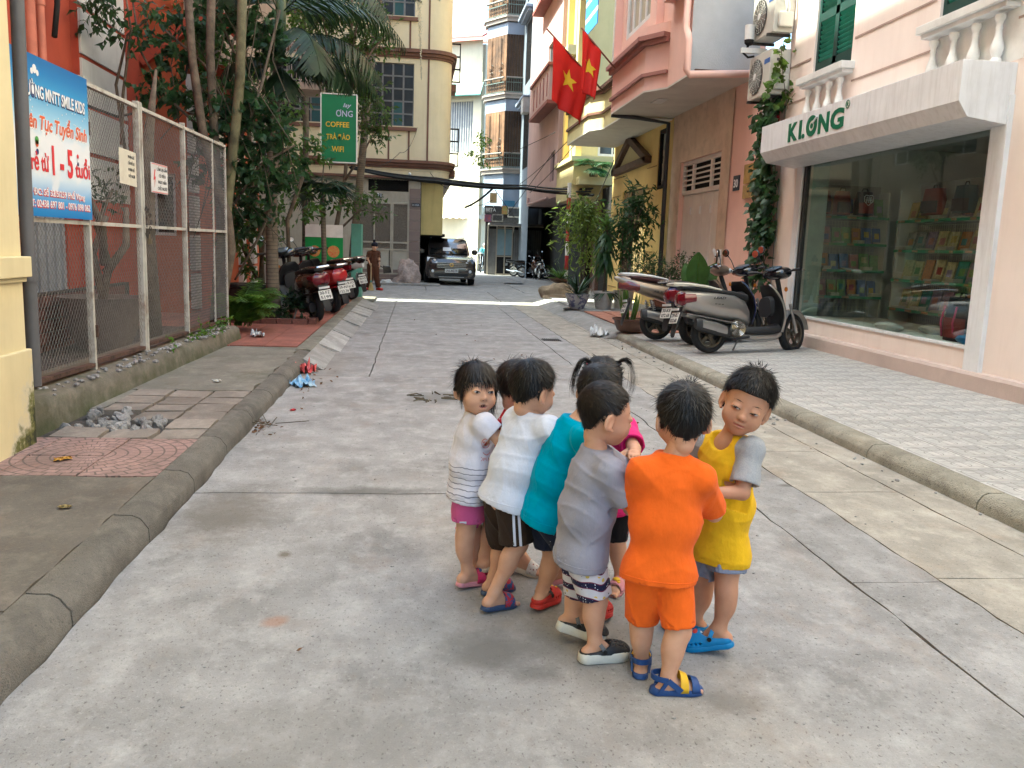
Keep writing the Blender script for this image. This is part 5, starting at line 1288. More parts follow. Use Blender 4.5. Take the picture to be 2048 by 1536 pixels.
# ================================================================== trees, palms, creepers, pots
def leaf_mat(name,col,tr=.35,var=.35,scale=5):
 m=M(name,col,.45,var,scale,bump=.05,bscale=80,spec=.4);N,L,b=nodes_of(m)
 t=N.new('ShaderNodeBsdfTranslucent');mx=N.new('ShaderNodeMixShader');mx.inputs[0].default_value=tr
 hs=N.new('ShaderNodeHueSaturation');hs.inputs['Value'].default_value=1.7;hs.inputs['Hue'].default_value=.48;L.new(base_src(m),hs.inputs['Color']);L.new(hs.outputs['Color'],t.inputs['Color'])
 L.new(b.outputs[0],mx.inputs[1]);L.new(t.outputs[0],mx.inputs[2]);L.new(mx.outputs[0],N['Material Output'].inputs['Surface']);return m
lf_dark=leaf_mat('leaf_dark',(.022,.055,.02));lf_vine=leaf_mat('leaf_vine',(.04,.10,.034),.45);lf_mid=leaf_mat('leaf_mid',(.065,.14,.03),.45);lf_lime=leaf_mat('leaf_lime',(.10,.18,.03),.5);lf_palm=leaf_mat('leaf_palm',(.02,.05,.017),.25);lf_areca=leaf_mat('leaf_areca',(.085,.19,.025),.5);lf_agave=leaf_mat('leaf_agave',(.05,.09,.055),.1);lf_big=leaf_mat('leaf_big',(.05,.13,.025),.35,.2)
m_bark=M('bark',(.15,.115,.08),.9,.3,6,dirt=.5,dscale=4,bump=.7,bscale=40);m_bark2=M('bark_green',(.16,.145,.075),.9,.3,5,dirt=.6,dirt_col=(.05,.055,.03),dscale=3,bump=.5);m_ring=M('palm_trunk',(.17,.14,.105),.9,.2,6,dirt=.4,dscale=3,bump=.5)
_c,_v=ncoord(m_ring);mix_into(m_ring,nmath(m_ring,'MULTIPLY',nmath(m_ring,'LESS_THAN',nmath(m_ring,'FRACT',nmath(m_ring,'MULTIPLY',_c[2],17)),.2),.7),(.06,.05,.04))
m_shaft=M('crownshaft',(.05,.085,.03),.5,.2,3,bump=.1);m_stem=M('twig',(.09,.075,.05),.9,.2,bump=.3)
rp=random.Random(21)
def leaf(b,p,d,L,W,nrm=None,bend=.15,kind=0):
 """one leaf: pointed oval folded on its midrib, d = direction"""
 d=d.normalized();s=d.cross(nrm or V((rp.gauss(0,1),rp.gauss(0,1),1.2)));s=s.normalized()if s.length>1e-4 else V((1,0,0));n=s.cross(d)
 if kind==0:# 6 points
  b.add([p,p+d*L*.4+s*W*.5+n*W*.12,p+d*L*.4-s*W*.5+n*W*.12,p+d*L*.45,p+d*L-n*L*bend],[(0,1,3),(0,3,2),(1,4,3),(3,4,2)])
 elif kind==1:# heart
  b.add([p,p-d*L*.12+s*W*.32,p+d*L*.25+s*W*.55,p+d*L*1.0-n*L*bend,p+d*L*.25-s*W*.55,p-d*L*.12-s*W*.32],[(0,1,2,3),(0,3,4,5)])
 else:# narrow blade
  b.add([p+s*W*.3,p-s*W*.3,p+d*L*.5-s*W*.5-n*L*bend*.3,p+d*L*.5+s*W*.5-n*L*bend*.3,p+d*L-n*L*bend],[(0,1,2,3),(3,2,4)])
def rdir(zb=0.0,g=1.0):return V((rp.gauss(0,1),rp.gauss(0,1),rp.gauss(zb,g))).normalized()
def cloud(b,blobs,n,L,W,kind=0,zb=-.2,tw=None):
 """leaves clustered on short sprays inside ellipsoid blobs (centre, radii)"""
 tot=sum(r[0]*r[1]*r[2]for _,r in blobs)
 for c,r in blobs:
  k=int(n*(r[0]*r[1]*r[2])/tot);c=V(c)
  while k>0:
   o=rdir()*rp.random()**.45;p=c+V((o.x*r[0],o.y*r[1],o.z*r[2]));ax_=(rdir(-.1)+o*.6).normalized();m=rp.randint(4,8)
   if tw is not None:tw.tube([p-ax_*L*1.2,p+ax_*L*m*.35],.0025,3,caps=False)
   for q in range(m):
    s=L*rp.uniform(.6,1.2);dd=(ax_*.5+rdir(zb)).normalized();leaf(b,p+ax_*L*.35*q,dd,s,s*W,kind=kind,bend=rp.uniform(.05,.35))
   k-=m
def frond(b,p,d,L,droop,n,ll,lw,hang=.5,rach=None,twist=0.0,r0=.012):
 d=V(d).normalized();pts=[];q=V(p)
 for i in range(15):
  pts.append(q.copy());q=q+d*L/14;d=(d+V((0,0,-droop/14*(.4+1.4*i/14)))).normalized()
 (rach or b).tube(pts,[lerp(r0,.003,i/14)for i in range(15)],5,caps=False)
 for k in range(n):
  t=.12+.87*k/n;f=t*14;i=min(13,int(f));c=pts[i].lerp(pts[i+1],f-i);tg=(pts[i+1]-pts[i]).normalized();sd=tg.cross(V((0,0,1)));sd=sd.normalized()if sd.length>.05 else V((1,0,0));up=sd.cross(tg)
  for s in (-1,1):
   l=ll*math.sin(math.pi*min(.97,.18+t*.8))**.7*rp.uniform(.88,1.1);dd=(sd*s*.9+tg*.55+up*(.25-hang*.5)+V((0,0,-hang))*rp.uniform(.6,1.2)).normalized()
   leaf(b,c,dd,l,lw,nrm=up,bend=.12+hang*.22*rp.random(),kind=2)
 return pts
def lin(pts,Y):return [ay(x,y,Y if not isinstance(Y,(list,tuple))else Y[i])for i,(x,y)in enumerate(pts)]
def plant(name,loc,label,cat,group=None):return empty(name,loc,label=label,cat=cat,group=group)
def pb(b,name,mt,root,**k):o=b.build(name,mt,None,fix=False,**k);o.parent=root;o.matrix_parent_inverse=Matrix.Translation(-V(root.location));return o
# ring-trunked palm on the red tiles
t=plant('palm_tree',(-2.27,13.9,.13),'tall ringed palm trunk rising from the brick bed beside the parked motorbikes','palm tree')
P=lin([(548,645),(545,560),(543,450),(543,350),(548,240),(556,130)],13.9);P[0].z=.1
b=MB();b.tube(P,[.135,.10,.092,.088,.08,.075],16);pb(b,'trunk',m_ring,t,smooth=True)
Q=[P[-1],ay(560,60,13.9),ay(563,-30,13.9)]
b=MB();b.tube(Q,[.085,.095,.06],12);pb(b,'crownshaft',m_shaft,t,smooth=True)
top=Q[1]
for (dx,dy,dz,L,dr)in ((.75,-.5,.55,2.3,2.1),(-.25,-.8,.6,2.0,2.6),(.95,.2,.5,2.2,2.0),(-.8,-.2,.7,2.1,1.9),(.3,.8,.9,2.2,1.6),(-.3,.7,.9,2.0,1.7),(.55,-.9,.2,1.7,2.2),(.9,-.25,.15,1.9,1.8)):
 b=MB();frond(b,top+V((dx,dy,0))*.06+V((0,0,-.1 if dz<.3 else .25)),(dx,dy,dz),L,dr,34,.62,.045,.55);pb(b,'frond',lf_palm,t)
# hanging dark fronds right under the crown, as in the photograph
for (x0,y0,Y,dv,L,dr,n)in ((566,128,13.8,(.9,-.3,.25),1.35,1.9,30),(560,140,13.8,(.2,-.9,.1),.9,2.4,24),(575,130,14.0,(.95,.1,.42),1.7,2.2,32),(548,130,13.8,(-.8,-.4,.3),1.0,2.2,22)):
 b=MB();frond(b,ay(x0,y0,Y),dv,L,dr,n,.55,.05,.75);pb(b,'frond',lf_palm,t)
# small fan palm behind the motorbikes
def fan(b,p,d,R,n=16,spread=2.4,w=.05):
 d=V(d).normalized();s=d.cross(V((0,0,1))).normalized();u=s.cross(d)
 for k in range(n):
  a=lerp(-spread/2,spread/2,k/(n-1));dd=d*math.cos(a)+s*math.sin(a)+u*rp.uniform(-.05,.1);leaf(b,p,dd,R*(1-.12*abs(a))*rp.uniform(.9,1.05),w,nrm=u,bend=.25,kind=2)
def fanpalm(root,top,n,R,st,mat,rg=(0,2*math.pi)):
 for k in range(n):
  a=lerp(rg[0],rg[1],k/n)+rp.uniform(-.15,.15);e=rp.uniform(-.35,.8);d=V((math.cos(a),math.sin(a),e)).normalized();q=top+d*st+V((0,0,.05))
  b=MB();b.tube([top,top.lerp(q,.5)+V((0,0,st*.12)),q],.008,5);fan(b,q,(d+V((0,0,-.35))),R);pb(b,'frond',mat,root)
t=plant('palm_tree',(-1.95,17.2,.13),'small fan palm with a thin trunk under the green cafe sign','palm tree')
P=lin([(650,600),(648,500),(645,380)],17.2);P[0].z=.12;b=MB();b.tube(P,[.06,.05,.05],10);pb(b,'trunk',m_ring,t,smooth=True);fanpalm(t,P[-1],20,.55,.35,lf_palm)
# palm at the top centre with hanging flower strand
t=plant('palm_tree',(-1.1,24.3,.05),'palm crown hanging into the top of the view over the cream house corner','palm tree')
P=lin([(700,420),(735,200),(762,-40)],24.3);P[0].z=.03;b=MB();b.tube(P,[.12,.1,.09],10);pb(b,'trunk',m_ring,t,smooth=True)
for (dv,L,dr)in (((.9,-.2,.4),1.9,2.0),((.9,-.3,-.05),1.3,1.0),((-.8,-.4,.3),1.8,1.6),((.3,-.9,.5),1.9,1.8),((-.3,.5,.8),1.8,1.3),((-.9,.1,.1),1.5,1.2)):
 b=MB();frond(b,P[-1]+V((0,0,-.1)),dv,L,dr,40,.42,.035,.6);pb(b,'frond',leaf_mat('leaf_greygreen',(.05,.075,.055),.25),t)
b=MB()
for k in range(420):
 f=rp.random();p=ay(838,-20,23.6).lerp(ay(843,160,23.6),f);b.sphere(p+V((rp.gauss(0,.035),rp.gauss(0,.03),0))*(1.15-f),.012,4,3)
pb(b,'flower_strand',M('flower_pale',(.5,.47,.36),.8,bump=0),t,kind='stuff')
# twisted tree with creeper just past the fence
t=plant('creeper_tree',(-2.5,12.1,.13),'twisted tree smothered in creeper leaves growing over the end of the fence','tree')
b=MB()
for pts,r0,r1,Y in (([(432,665),(445,590),(462,500),(455,430),(432,370),(405,260),(385,120),(372,-60)],.075,.05,[12.1,12.1,12.1,12.1,12.1,12.1,12.2,12.3]),([(430,655),(438,540),(452,430),(466,300),(480,160),(486,-60)],.08,.06,[12.15,12.2,12.2,12.2,12.2,12.3]),([(446,560),(440,430),(428,260),(420,100),(424,-60)],.06,.055,[12.3,12.3,12.3,12.3,12.3])):
 P=lin(pts,Y);P[0].z=min(P[0].z,.12);o=MB();o.tube(P,[lerp(r0,r1,k/(len(P)-1))for k in range(len(P))],10);pb(o,'trunk',m_bark if pts[0][0]!=430 else m_bark2,t,smooth=True)
for pts,Y in (([(405,260),(330,190),(280,100),(262,-20)],12.5),([(466,300),(520,180),(560,20)],12.7),([(250,300),(232,170),(255,70),(330,10)],12.4),([(470,250),(410,130),(330,60)],12.9),([(460,420),(520,330),(590,290)],12.6),([(480,130),(440,40),(400,-20)],12.9),([(430,370),(500,240),(530,150)],12.5),([(243,290),(246,190),(262,60),(250,-20)],12.3),([(540,420),(520,470),(470,560)],13)):
 o=MB();o.tube(lin(pts,Y),[.022,.02,.016,.01][:len(pts)],6);pb(o,'branch',m_bark,t,smooth=True)
b=MB();tw=MB()
def blob(px,py,Y,rx,rz,ry=.35):return (ay(px,py,Y),(rx,ry,rz))
BL=[blob(500,200,12.6,.35,.4),blob(520,260,12.6,.45,.4),blob(440,250,12.4,.35,.4),blob(490,330,12.5,.42,.42),blob(550,360,12.7,.3,.3),blob(400,330,12.4,.16,.35,.2),blob(450,30,13.4,.35,.25),blob(520,60,13.1,.35,.4),blob(380,190,12.6,.25,.25),blob(330,100,12.6,.3,.2),blob(580,330,13,.22,.18),blob(540,90,13,.2,.35),blob(500,430,13.1,.3,.35),blob(470,390,12.7,.25,.3),blob(305,190,12.4,.1,.25,.15),blob(420,60,12.8,.3,.3),blob(370,40,12.9,.3,.2)]
cloud(b,BL,2700,.115,.82,1,-.6,tw)
for c,r in (blob(210,25,12.2,.28,.1),blob(215,5,12.2,.2,.06),blob(255,60,12.2,.2,.16),blob(300,20,12.3,.3,.1)):cloud(b,[(c,r)],60,.13,.55,0,-.4,tw)
cloud(b,[blob(300,175,12.2,.07,.28,.1),blob(322,170,12.2,.09,.12,.1)],130,.09,.8,1,-.7,tw)
pb(b,'crown',lf_vine,t);pb(tw,'twigs',m_stem,t,kind='stuff')
b=MB()
for k in range(26):
 x0=rp.uniform(360,560);y0=rp.uniform(-20,240);b.tube(lin([(x0,y0),(x0+rp.uniform(-50,50),y0+rp.uniform(60,140)),(x0+rp.uniform(-80,80),y0+rp.uniform(120,300))],rp.uniform(12.2,13.2)),.007,4)
pb(b,'vine_stems',m_stem,t,kind='stuff')
# backdrop thicket between the trunks and the orange house
t=plant('bushy_tree',(-3.1,14.6,.13),'dark bushy tree standing in front of the orange house behind the palm','tree')
b=MB();cloud(b,[blob(480,400,14.6,.35,.5),blob(530,420,15,.3,.5),blob(470,470,14.6,.3,.35),blob(500,500,14.8,.35,.35),blob(590,420,16,.35,.3),blob(640,400,17,.4,.3),blob(460,140,15,.8,.8),blob(370,110,15,.5,.8),blob(560,200,16,.5,.6),blob(610,310,16.5,.5,.35)],2000,.15,.5,0,-.3);pb(b,'crown',lf_mid,t)
for pts in ([(528,600),(520,460),(500,300),(490,100)],[(520,570),(530,430),(560,320)],[(515,560),(480,480),(465,430)],[(580,560),(575,440),(610,340)]):o=MB();o.tube(lin(pts,14.7),.035,7);pb(o,'trunk',m_bark,t,smooth=True)
# light tree over the cafe sign
t=plant('leafy_tree',(-2.3,20.2,.13),'light green leafy tree spreading around the green cafe sign','tree')
for pts,Y in (([(676,590),(668,480),(690,360),(700,200),(705,-40)],20.2),([(672,520),(640,420),(650,300)],20),([(690,360),(730,300),(760,240)],19.8),([(668,470),(720,420),(770,430)],20),([(700,160),(650,60),(640,-20)],20.3),([(700,180),(745,100),(780,60)],19.8),([(700,120),(720,20),(740,-40)],20.2)):o=MB();o.tube(lin(pts,Y),[.07,.06,.045,.035,.03][:len(pts)]if len(pts)>3 else [.03,.022,.012],7);pb(o,'trunk' if len(pts)>3 else 'branch',m_bark,t,smooth=True)
b=MB();tw=MB();cloud(b,[blob(735,215,19.8,.4,.5),blob(748,270,19.8,.35,.22),blob(690,120,20.4,.7,.8),blob(740,60,20,.5,.4),blob(650,40,20.6,.5,.5),blob(720,170,20,.5,.4),blob(760,80,20,.3,.25),blob(690,20,20.3,.8,.4),blob(760,425,19.8,.22,.08),blob(735,395,19.8,.3,.14),blob(700,410,20,.35,.2),blob(760,240,19.8,.2,.2)],4600,.13,.42,0,-.5,tw)
pb(b,'crown',leaf_mat('leaf_street',(.055,.115,.022),.45),t);pb(tw,'twigs',m_stem,t,kind='stuff')
t=plant('sunlit_tree',(-2.6,27,0),'bright lime leaves of a sunlit tree far behind the iron balcony','tree');b=MB();cloud(b,[blob(600,35,27,.8,.6,.6),blob(640,10,27,.9,.4,.6)],900,.17,.5,0,-.3);pb(b,'crown',lf_lime,t)
o=MB();o.tube([ay(610,500,27),ay(612,200,27),ay(606,40,27)],.09,8);pb(o,'trunk',m_bark,t,smooth=True)
# areca clump at the fence end, low shrubs in the palm bed
t=plant('areca_palm',(-2.42,12.1,.13),'bright green areca palm clump spilling over the pavement at the fence end','palm')
for k in range(26):
 a=rp.uniform(-1.9,1.3);b=MB();frond(b,V((-2.42,12.1,.2))+V((rp.uniform(-.12,.15),rp.uniform(-.1,.2),0)),(math.cos(a)*.7,math.sin(a)*.6,rp.uniform(1.0,2.2)),rp.uniform(.55,.9),rp.uniform(1.5,2.6),26,.25,.018,.3,r0=.007);pb(b,'frond',lf_areca,t)
t=plant('low_shrub',(-2.05,13.7,.13),'low dark shrub in the brick edged bed around the palm','shrub');b=MB();cloud(b,[((-2.3,13.65,.24),(.25,.25,.14)),((-1.95,13.85,.3),(.28,.28,.2))],420,.09,.55,0,.3);pb(b,'crown',lf_dark,t)
bb_=empty('brick_bed',(-2.2,13.7,.13),label='square tree bed edged with worn red bricks at the palm foot',cat='brick edging')
for k in range(5):
 for (x,y,r)in ((-.48+k*.23,-.42,0),(.62,-.3+k*.2,RAD(90))):link_mesh('brick',bme,bb_,(x,y,.04),(0,0,r+RAD(90)+jit(.05))).scale=(1,.8,.7)
# weeds on the plinth
t=plant('weed_tuft',(-2.45,9.6,.3),'small green weeds sprouting on the plinth top under the fence','weeds');b=MB()
for (y,n)in ((9.4,40),(9.8,50),(10.2,30),(8.6,15),(10.6,40)):cloud(b,[((-2.43+.036*(y-5.8)-.02,y,.36),(.05,.14,.07))],n,.05,.6,0,.3)
pb(b,'leaves',lf_areca,t)
# ---- pots
def pot(parent,prof,mt,c=(0,0,0),sx=1,sy=1,name='pot'):
 b=MB();r1,z1=prof[-1];b.lathe(prof+[(r1-.02,z1),(r1-.035,z1-.05),(.0001,z1-.06)],c,24,sx=sx,sy=sy);return b.build(name,mt,parent,smooth=True,auto=40)
m_darkpot=M('pot_black',(.035,.032,.034),.4,.2,3,bump=.1);m_whpot=M('pot_white',(.5,.48,.45),.5,.1,3,dirt=.3,bump=.1);m_brpot=M('pot_brown',(.13,.07,.05),.4,.2,4,bump=.2);m_clay=M('pot_cream',(.45,.40,.33),.6,.1,3,dirt=.3,dscale=4,bump=.15);m_bwpot=M('pot_blue_white',(.42,.41,.41),.3,.05,3,bump=.02)
mix_into(m_bwpot,nrange(m_bwpot,nnoise(m_bwpot,ncoord(m_bwpot)[1],11,5,.7),.5,.54,0,.85),(.06,.06,.16))
t=empty('black_pot',(-2.72,14.4,.13),label='big glossy black plant pot beside the ringed palm trunk',cat='pot');pot(t,[(.18,0),(.26,.1),(.36,.34),(.38,.48),(.41,.5),(.41,.54)],m_darkpot)
t=empty('white_pot',(-2.35,14.9,.13),label='white glazed pot half hidden behind the palm trunk',cat='pot');pot(t,[(.14,0),(.2,.1),(.26,.34),(.29,.5),(.31,.52)],m_whpot)
t=empty('yard_pot',(-3.35,9.6,.18),label='large grey pot with a bonsai in the fenced yard',cat='pot');pot(t,[(.25,0),(.33,.15),(.4,.5),(.44,.55)],M('pot_grey',(.16,.13,.115),.8,.15,bump=.2))
b=MB()
for pts in ([(0,0,.5),(.05,.1,.9),(-.1,.2,1.3),(.05,.3,1.7)],[(.03,.05,.8),(.2,.2,1.1),(.15,.4,1.5)],[(0,0,.6),(-.15,.2,1.0),(-.1,.5,1.4)],[(0,.1,.9),(.1,-.2,1.3),(.0,-.3,1.6)]):b.tube(pts,[.05,.04,.03,.015][:len(pts)],7)
b.build('trunk',m_bark,t,smooth=True);b=MB();cloud(b,[((0,.2,1.7),(.3,.3,.2)),((.1,-.2,1.5),(.25,.2,.15))],200,.07,.5);b.build('crown',lf_dark,t,fix=False)
t=empty('yard_tree',(-3.2,10.8,.16),label='rough grey tree trunk standing in the fenced yard',cat='tree');b=MB();b.tube([(0,0,0),(-.02,0,1.2),(.0,.05,2.3),(.05,.3,3.2)],[.12,.09,.07,.015],12);b.build('trunk',m_bark,t,smooth=True)
GP='potted plants along the right pavement'
def potted(name,loc,label,cat='potted plant'):return empty(name,loc,label=label,cat=cat,group=GP)
t=potted('agave_plant',(3.5,18.4,.12),'blue and white patterned pot with a spiky dark green plant');pot(t,[(.13,0),(.15,.03),(.235,.2),(.245,.27),(.27,.3),(.275,.33)],m_bwpot)
b=MB();b.lathe([(.3,0),(.3,.02)],(0,0,-.015),20);b.build('saucer',m_black,t)
for k in range(54):
 a=rp.uniform(0,6.28);e=rp.uniform(.1,1.9);b=MB();leaf(b,V((0,0,.3)),V((math.cos(a),math.sin(a),e)),rp.uniform(.45,.75),.05,nrm=V((0,0,1)),bend=.2,kind=2);b.build('leaf',lf_agave if k%3 else lf_dark,t,fix=False)
t=potted('dracaena',(4.1,18.5,.13),'ribbed cream pot with a dracaena of drooping broad leaves');pot(t,[(.16,0),(.17,.02),(.2,.2),(.22,.33),(.245,.35),(.245,.39)],m_whpot)
b=MB()
for z in (.07,.12,.17,.22):b.tube([(math.cos(a)*(.175+z*.15),math.sin(a)*(.175+z*.15),z)for a in [q*math.pi/10 for q in range(20)]],.008,5,closed=True)
b.build('rib',m_whpot,t,smooth=True,kind='stuff');b=MB();b.tube([(0,0,.35),(.02,0,1.1),(0,0,1.9)],[.03,.028,.02],8);b.build('stem',m_stem,t)
for k in range(90):
 f=rp.random();a=rp.uniform(0,6.28);b=MB();e=.9 if f>.8 else -.15-(1-f)*.5;leaf(b,V((0,0,.95+f*.95)),V((math.cos(a),math.sin(a),e)),rp.uniform(.35,.58),.085,nrm=V((0,0,1)),bend=.45,kind=2);b.build('leaf',lf_mid if f>.8 else lf_vine,t,fix=False)
for k in range(14):a=rp.uniform(0,6.28);b=MB();leaf(b,V((.05,-.1,.4)),V((math.cos(a),math.sin(a)-.5,.2)),.4,.07,nrm=V((0,0,1)),bend=.7,kind=2);b.build('leaf',lf_dark,t,fix=False)
t=potted('bamboo_plant',(4.0,20.6,.13),'tall light green feathery potted plant beside the striped pole');pot(t,[(.16,0),(.2,.25),(.24,.35)],m_brpot)
b=MB();cloud(b,[((-.1,0,2.1),(.4,.35,.3)),((.15,0,1.8),(.4,.35,.3)),((-.25,0,1.55),(.4,.3,.3)),((.1,0,1.2),(.35,.3,.35)),((-.1,0,2.4),(.25,.2,.15)),((.45,0,1.6),(.2,.2,.25)),((0,0,2.0),(.45,.4,.4))],1300,.2,.25,0,-.3);b.build('crown',leaf_mat('leaf_bamboo',(.13,.20,.04),.5),t,fix=False)
for k in range(4):b=MB();b.tube([(jit(.06),jit(.06),.3),(jit(.12),jit(.1),1.2),(jit(.25),jit(.2),2.3)],.014,6);b.build('stem',m_stem,t)
t=potted('tall_shrub',(4.65,18.9,.13),'cream tub with a tall dark leaved shrub tied to a cane');pot(t,[(.19,0),(.22,.3),(.235,.38),(.25,.4)],m_clay)
b=MB();cloud(b,[((.05,0,2.0),(.42,.35,.35)),((.3,0,2.3),(.35,.3,.25)),((-.1,0,1.65),(.35,.3,.3)),((.55,0,2.0),(.25,.2,.15)),((0,0,1.3),(.25,.25,.25)),((.2,0,1.5),(.25,.2,.2)),((.1,0,2.55),(.2,.2,.15))],1150,.18,.3,0,-.4);b.build('crown',lf_vine,t,fix=False)
for k in range(5):b=MB();b.tube([(jit(.05),jit(.05),.35),(jit(.1),jit(.1),1.2),(.1+jit(.25),jit(.2),2.2)],.013,6);b.build('stem',m_bark,t)
b=MB();b.tube([(-.05,-.05,.3),(-.12,-.05,1.9)],.012,6);b.build('cane',m_stem,t)
t=potted('snake_plant',(3.43,13.43,.11),'low brown glazed bowl with snake plant blades next to the bronze scooter');pot(t,[(.12,0),(.2,.04),(.245,.14),(.25,.19),(.285,.21),(.285,.23)],m_brpot)
for k in range(18):
 a=rp.uniform(0,6.28);r=rp.uniform(0,.13);b=MB();leaf(b,V((r*math.cos(a)-.02,r*math.sin(a),.2)),V((.25*math.cos(a),.25*math.sin(a),1)),rp.uniform(.4,.75),.06,nrm=V((math.cos(a),math.sin(a),0)),bend=.05,kind=2);b.build('leaf',lf_mid if k%3 else lf_lime,t,fix=False)
t=potted('low_bush',(5.0,16.8,.15),'wide twiggy bush with fine leaves before the marble doorway');pot(t,[(.25,0),(.3,.25),(.32,.3)],m_brpot)
b=MB();tw=MB();cloud(b,[((-.35,0,.95),(.45,.4,.22)),((.3,0,1.0),(.45,.4,.2)),((0,0,.75),(.5,.4,.2)),((-.75,0,.85),(.25,.25,.15))],1500,.075,.4,0,0,tw);b.build('crown',lf_vine,t,fix=False);tw.build('twigs',m_stem,t,kind='stuff')
for k in range(7):b=MB();b.tube([(0,0,.2),(jit(.2),jit(.2),.55),(jit(.6),jit(.3),.95)],.012,5);b.build('stem',m_bark,t)
t=potted('big_leaf_plant',(5.0,14.9,.15),'plant with a few huge upright banana like leaves behind the bronze scooter');pot(t,[(.18,0),(.24,.25),(.27,.32)],m_brpot)
def bigleaf(dv,L,W,base,droop):
 d=V(dv).normalized();s=V((1,-.35,0)).normalized();s=(s-d*s.dot(d)).normalized();n=s.cross(d);rows=[]
 for i in range(11):
  u=i/10;w=W*math.sin(math.pi*min(.985,.06+.94*u))**.75;c=V(base)+d*L*u+V((0,0,-droop*u*u));rows.append([c+s*w*k+n*(abs(k)*w*.35+.01*math.sin(u*40)*abs(k))for k in (-1,-.5,0,.5,1)])
 b=MB();b.sheet(rows);return b
for a in (((-.05,-.1,1),.72,.2,(.0,0,.6),.03),((.35,0,.9),.7,.15,(.08,0,.55),.1),((-.75,-.2,.55),.7,.16,(-.05,0,.45),.15),((.75,.1,.6),.6,.15,(.05,0,.45),.12),((.4,-.4,.35),.5,.14,(.05,0,.4),.12),((-.2,.4,.9),.7,.16,(0,.05,.5),.05)):
 b=bigleaf(*a);b.build('leaf',lf_big,t,smooth=True,fix=False);q=MB();q.tube([(0,0,.25),a[3],V(a[3])+V(a[0]).normalized()*a[1]*.9+V((0,0,-a[4]*.8))],[.02,.016,.004],6);q.build('stem',lf_areca,t)
b=MB();b.tube([(.35,.1,0),(.37,.1,1.35)],.018,6);b.bar((.33,.08,1.22),(.43,.12,1.24),.02);b.build('stake',m_rust,t)
t=potted('bowl_plant',(4.15,24.6,.42),'shallow brown bowl with wispy leaves standing on the pale rock');pot(t,[(.12,0),(.3,.08),(.34,.14),(.36,.15)],m_brpot)
b=MB()
for k in range(60):a=rp.uniform(0,6.28);leaf(b,V((0,0,.12)),V((math.cos(a),math.sin(a),rp.uniform(.3,2))),rp.uniform(.3,.6),.03,bend=.4,kind=2)
b.build('crown',lf_mid,t,fix=False)
t=plant('balcony_palm',(5.6,27.7,3.72),'small fan palm growing from the balcony planter of the pale yellow house','palm');b=MB();b.sphere((5.6,27.65,3.85),.16,8,6,(1,1,1.2));pb(b,'trunk',m_bark,t)
fanpalm(t,V((5.6,27.6,4.0)),14,.5,.3,leaf_mat('leaf_fan',(.045,.12,.04),.35))
# creeper on the corner of the shop
t=plant('wall_creeper',(5.45,13.1,.2),'leafy creeper hanging down the corner between the shop and the salmon house','creeper');b=MB();st=MB()
for k in range(9):
 y=12.95+rp.uniform(-.02,.6);z1=rp.uniform(3.3,3.9);z0=rp.uniform(.4,2.2);pts=[V((5.42+jit(.06),y+jit(.12),lerp(z1,z0,i/7)))for i in range(8)];st.tube(pts,.01,4)
 for i in range(int((z1-z0)*26)):
  f=rp.random()*6.99;c=pts[int(f)].lerp(pts[int(f)+1],f%1);leaf(b,c+V((jit(.05)-.03,jit(.12),jit(.05))),V((-.6+jit(.4),jit(.8)-.3,-.6)),rp.uniform(.08,.15),rp.uniform(.08,.13),nrm=V((-1,-.6,.4)),bend=.1,kind=1)
cloud(b,[((5.32,13.0,3.55),(.16,.25,.3)),((5.36,13.1,3.0),(.1,.2,.4)),((5.4,13.05,2.2),(.08,.2,.7)),((5.4,13.0,1.4),(.06,.15,.5))],420,.11,.95,1,-.6)
pb(b,'leaves',lf_vine,t);pb(st,'stems',m_stem,t,kind='stuff')
t=plant('climbing_vine',(5.3,12.8,3.9),'fresh lime leaves climbing over the front of the lower air conditioner','vine');b=MB();cloud(b,[((5.3,12.72,4.2),(.1,.06,.3)),((5.42,12.68,4.45),(.12,.06,.15)),((5.5,12.75,3.85),(.12,.1,.2)),((5.2,12.74,3.95),(.06,.06,.2))],75,.12,.95,1,-.3);pb(b,'leaves',lf_lime,t);o=MB();o.tube([(5.5,12.76,3.6),(5.36,12.72,4.1),(5.3,12.72,4.5)],.006,4);pb(o,'stem',m_stem,t)
t=plant('hanging_plant',ay(965,300,42),'sunlit sprigs hanging from the edge of the pale blue house','plant');b=MB();cloud(b,[blob(963,280,42,.25,.45,.3),blob(958,310,42,.3,.35,.3),blob(965,335,42,.15,.3,.2),blob(975,283,42,.2,.15,.2)],220,.2,.5);pb(b,'leaves',lf_lime,t)
t=plant('balcony_flowers',ay(962,150,56),'pink bougainvillea on the upper balcony of the cream villa','flowers');b=MB();cloud(b,[blob(965,140,56,.5,.5,.3),blob(955,175,56,.5,.4,.3)],160,.25,.5);pb(b,'leaves',lf_lime,t);b=MB();cloud(b,[blob(964,153,55.7,.3,.3,.2)],60,.18,.8);pb(b,'blossom',M('bougainvillea',(.5,.05,.22),.7,bump=0),t)
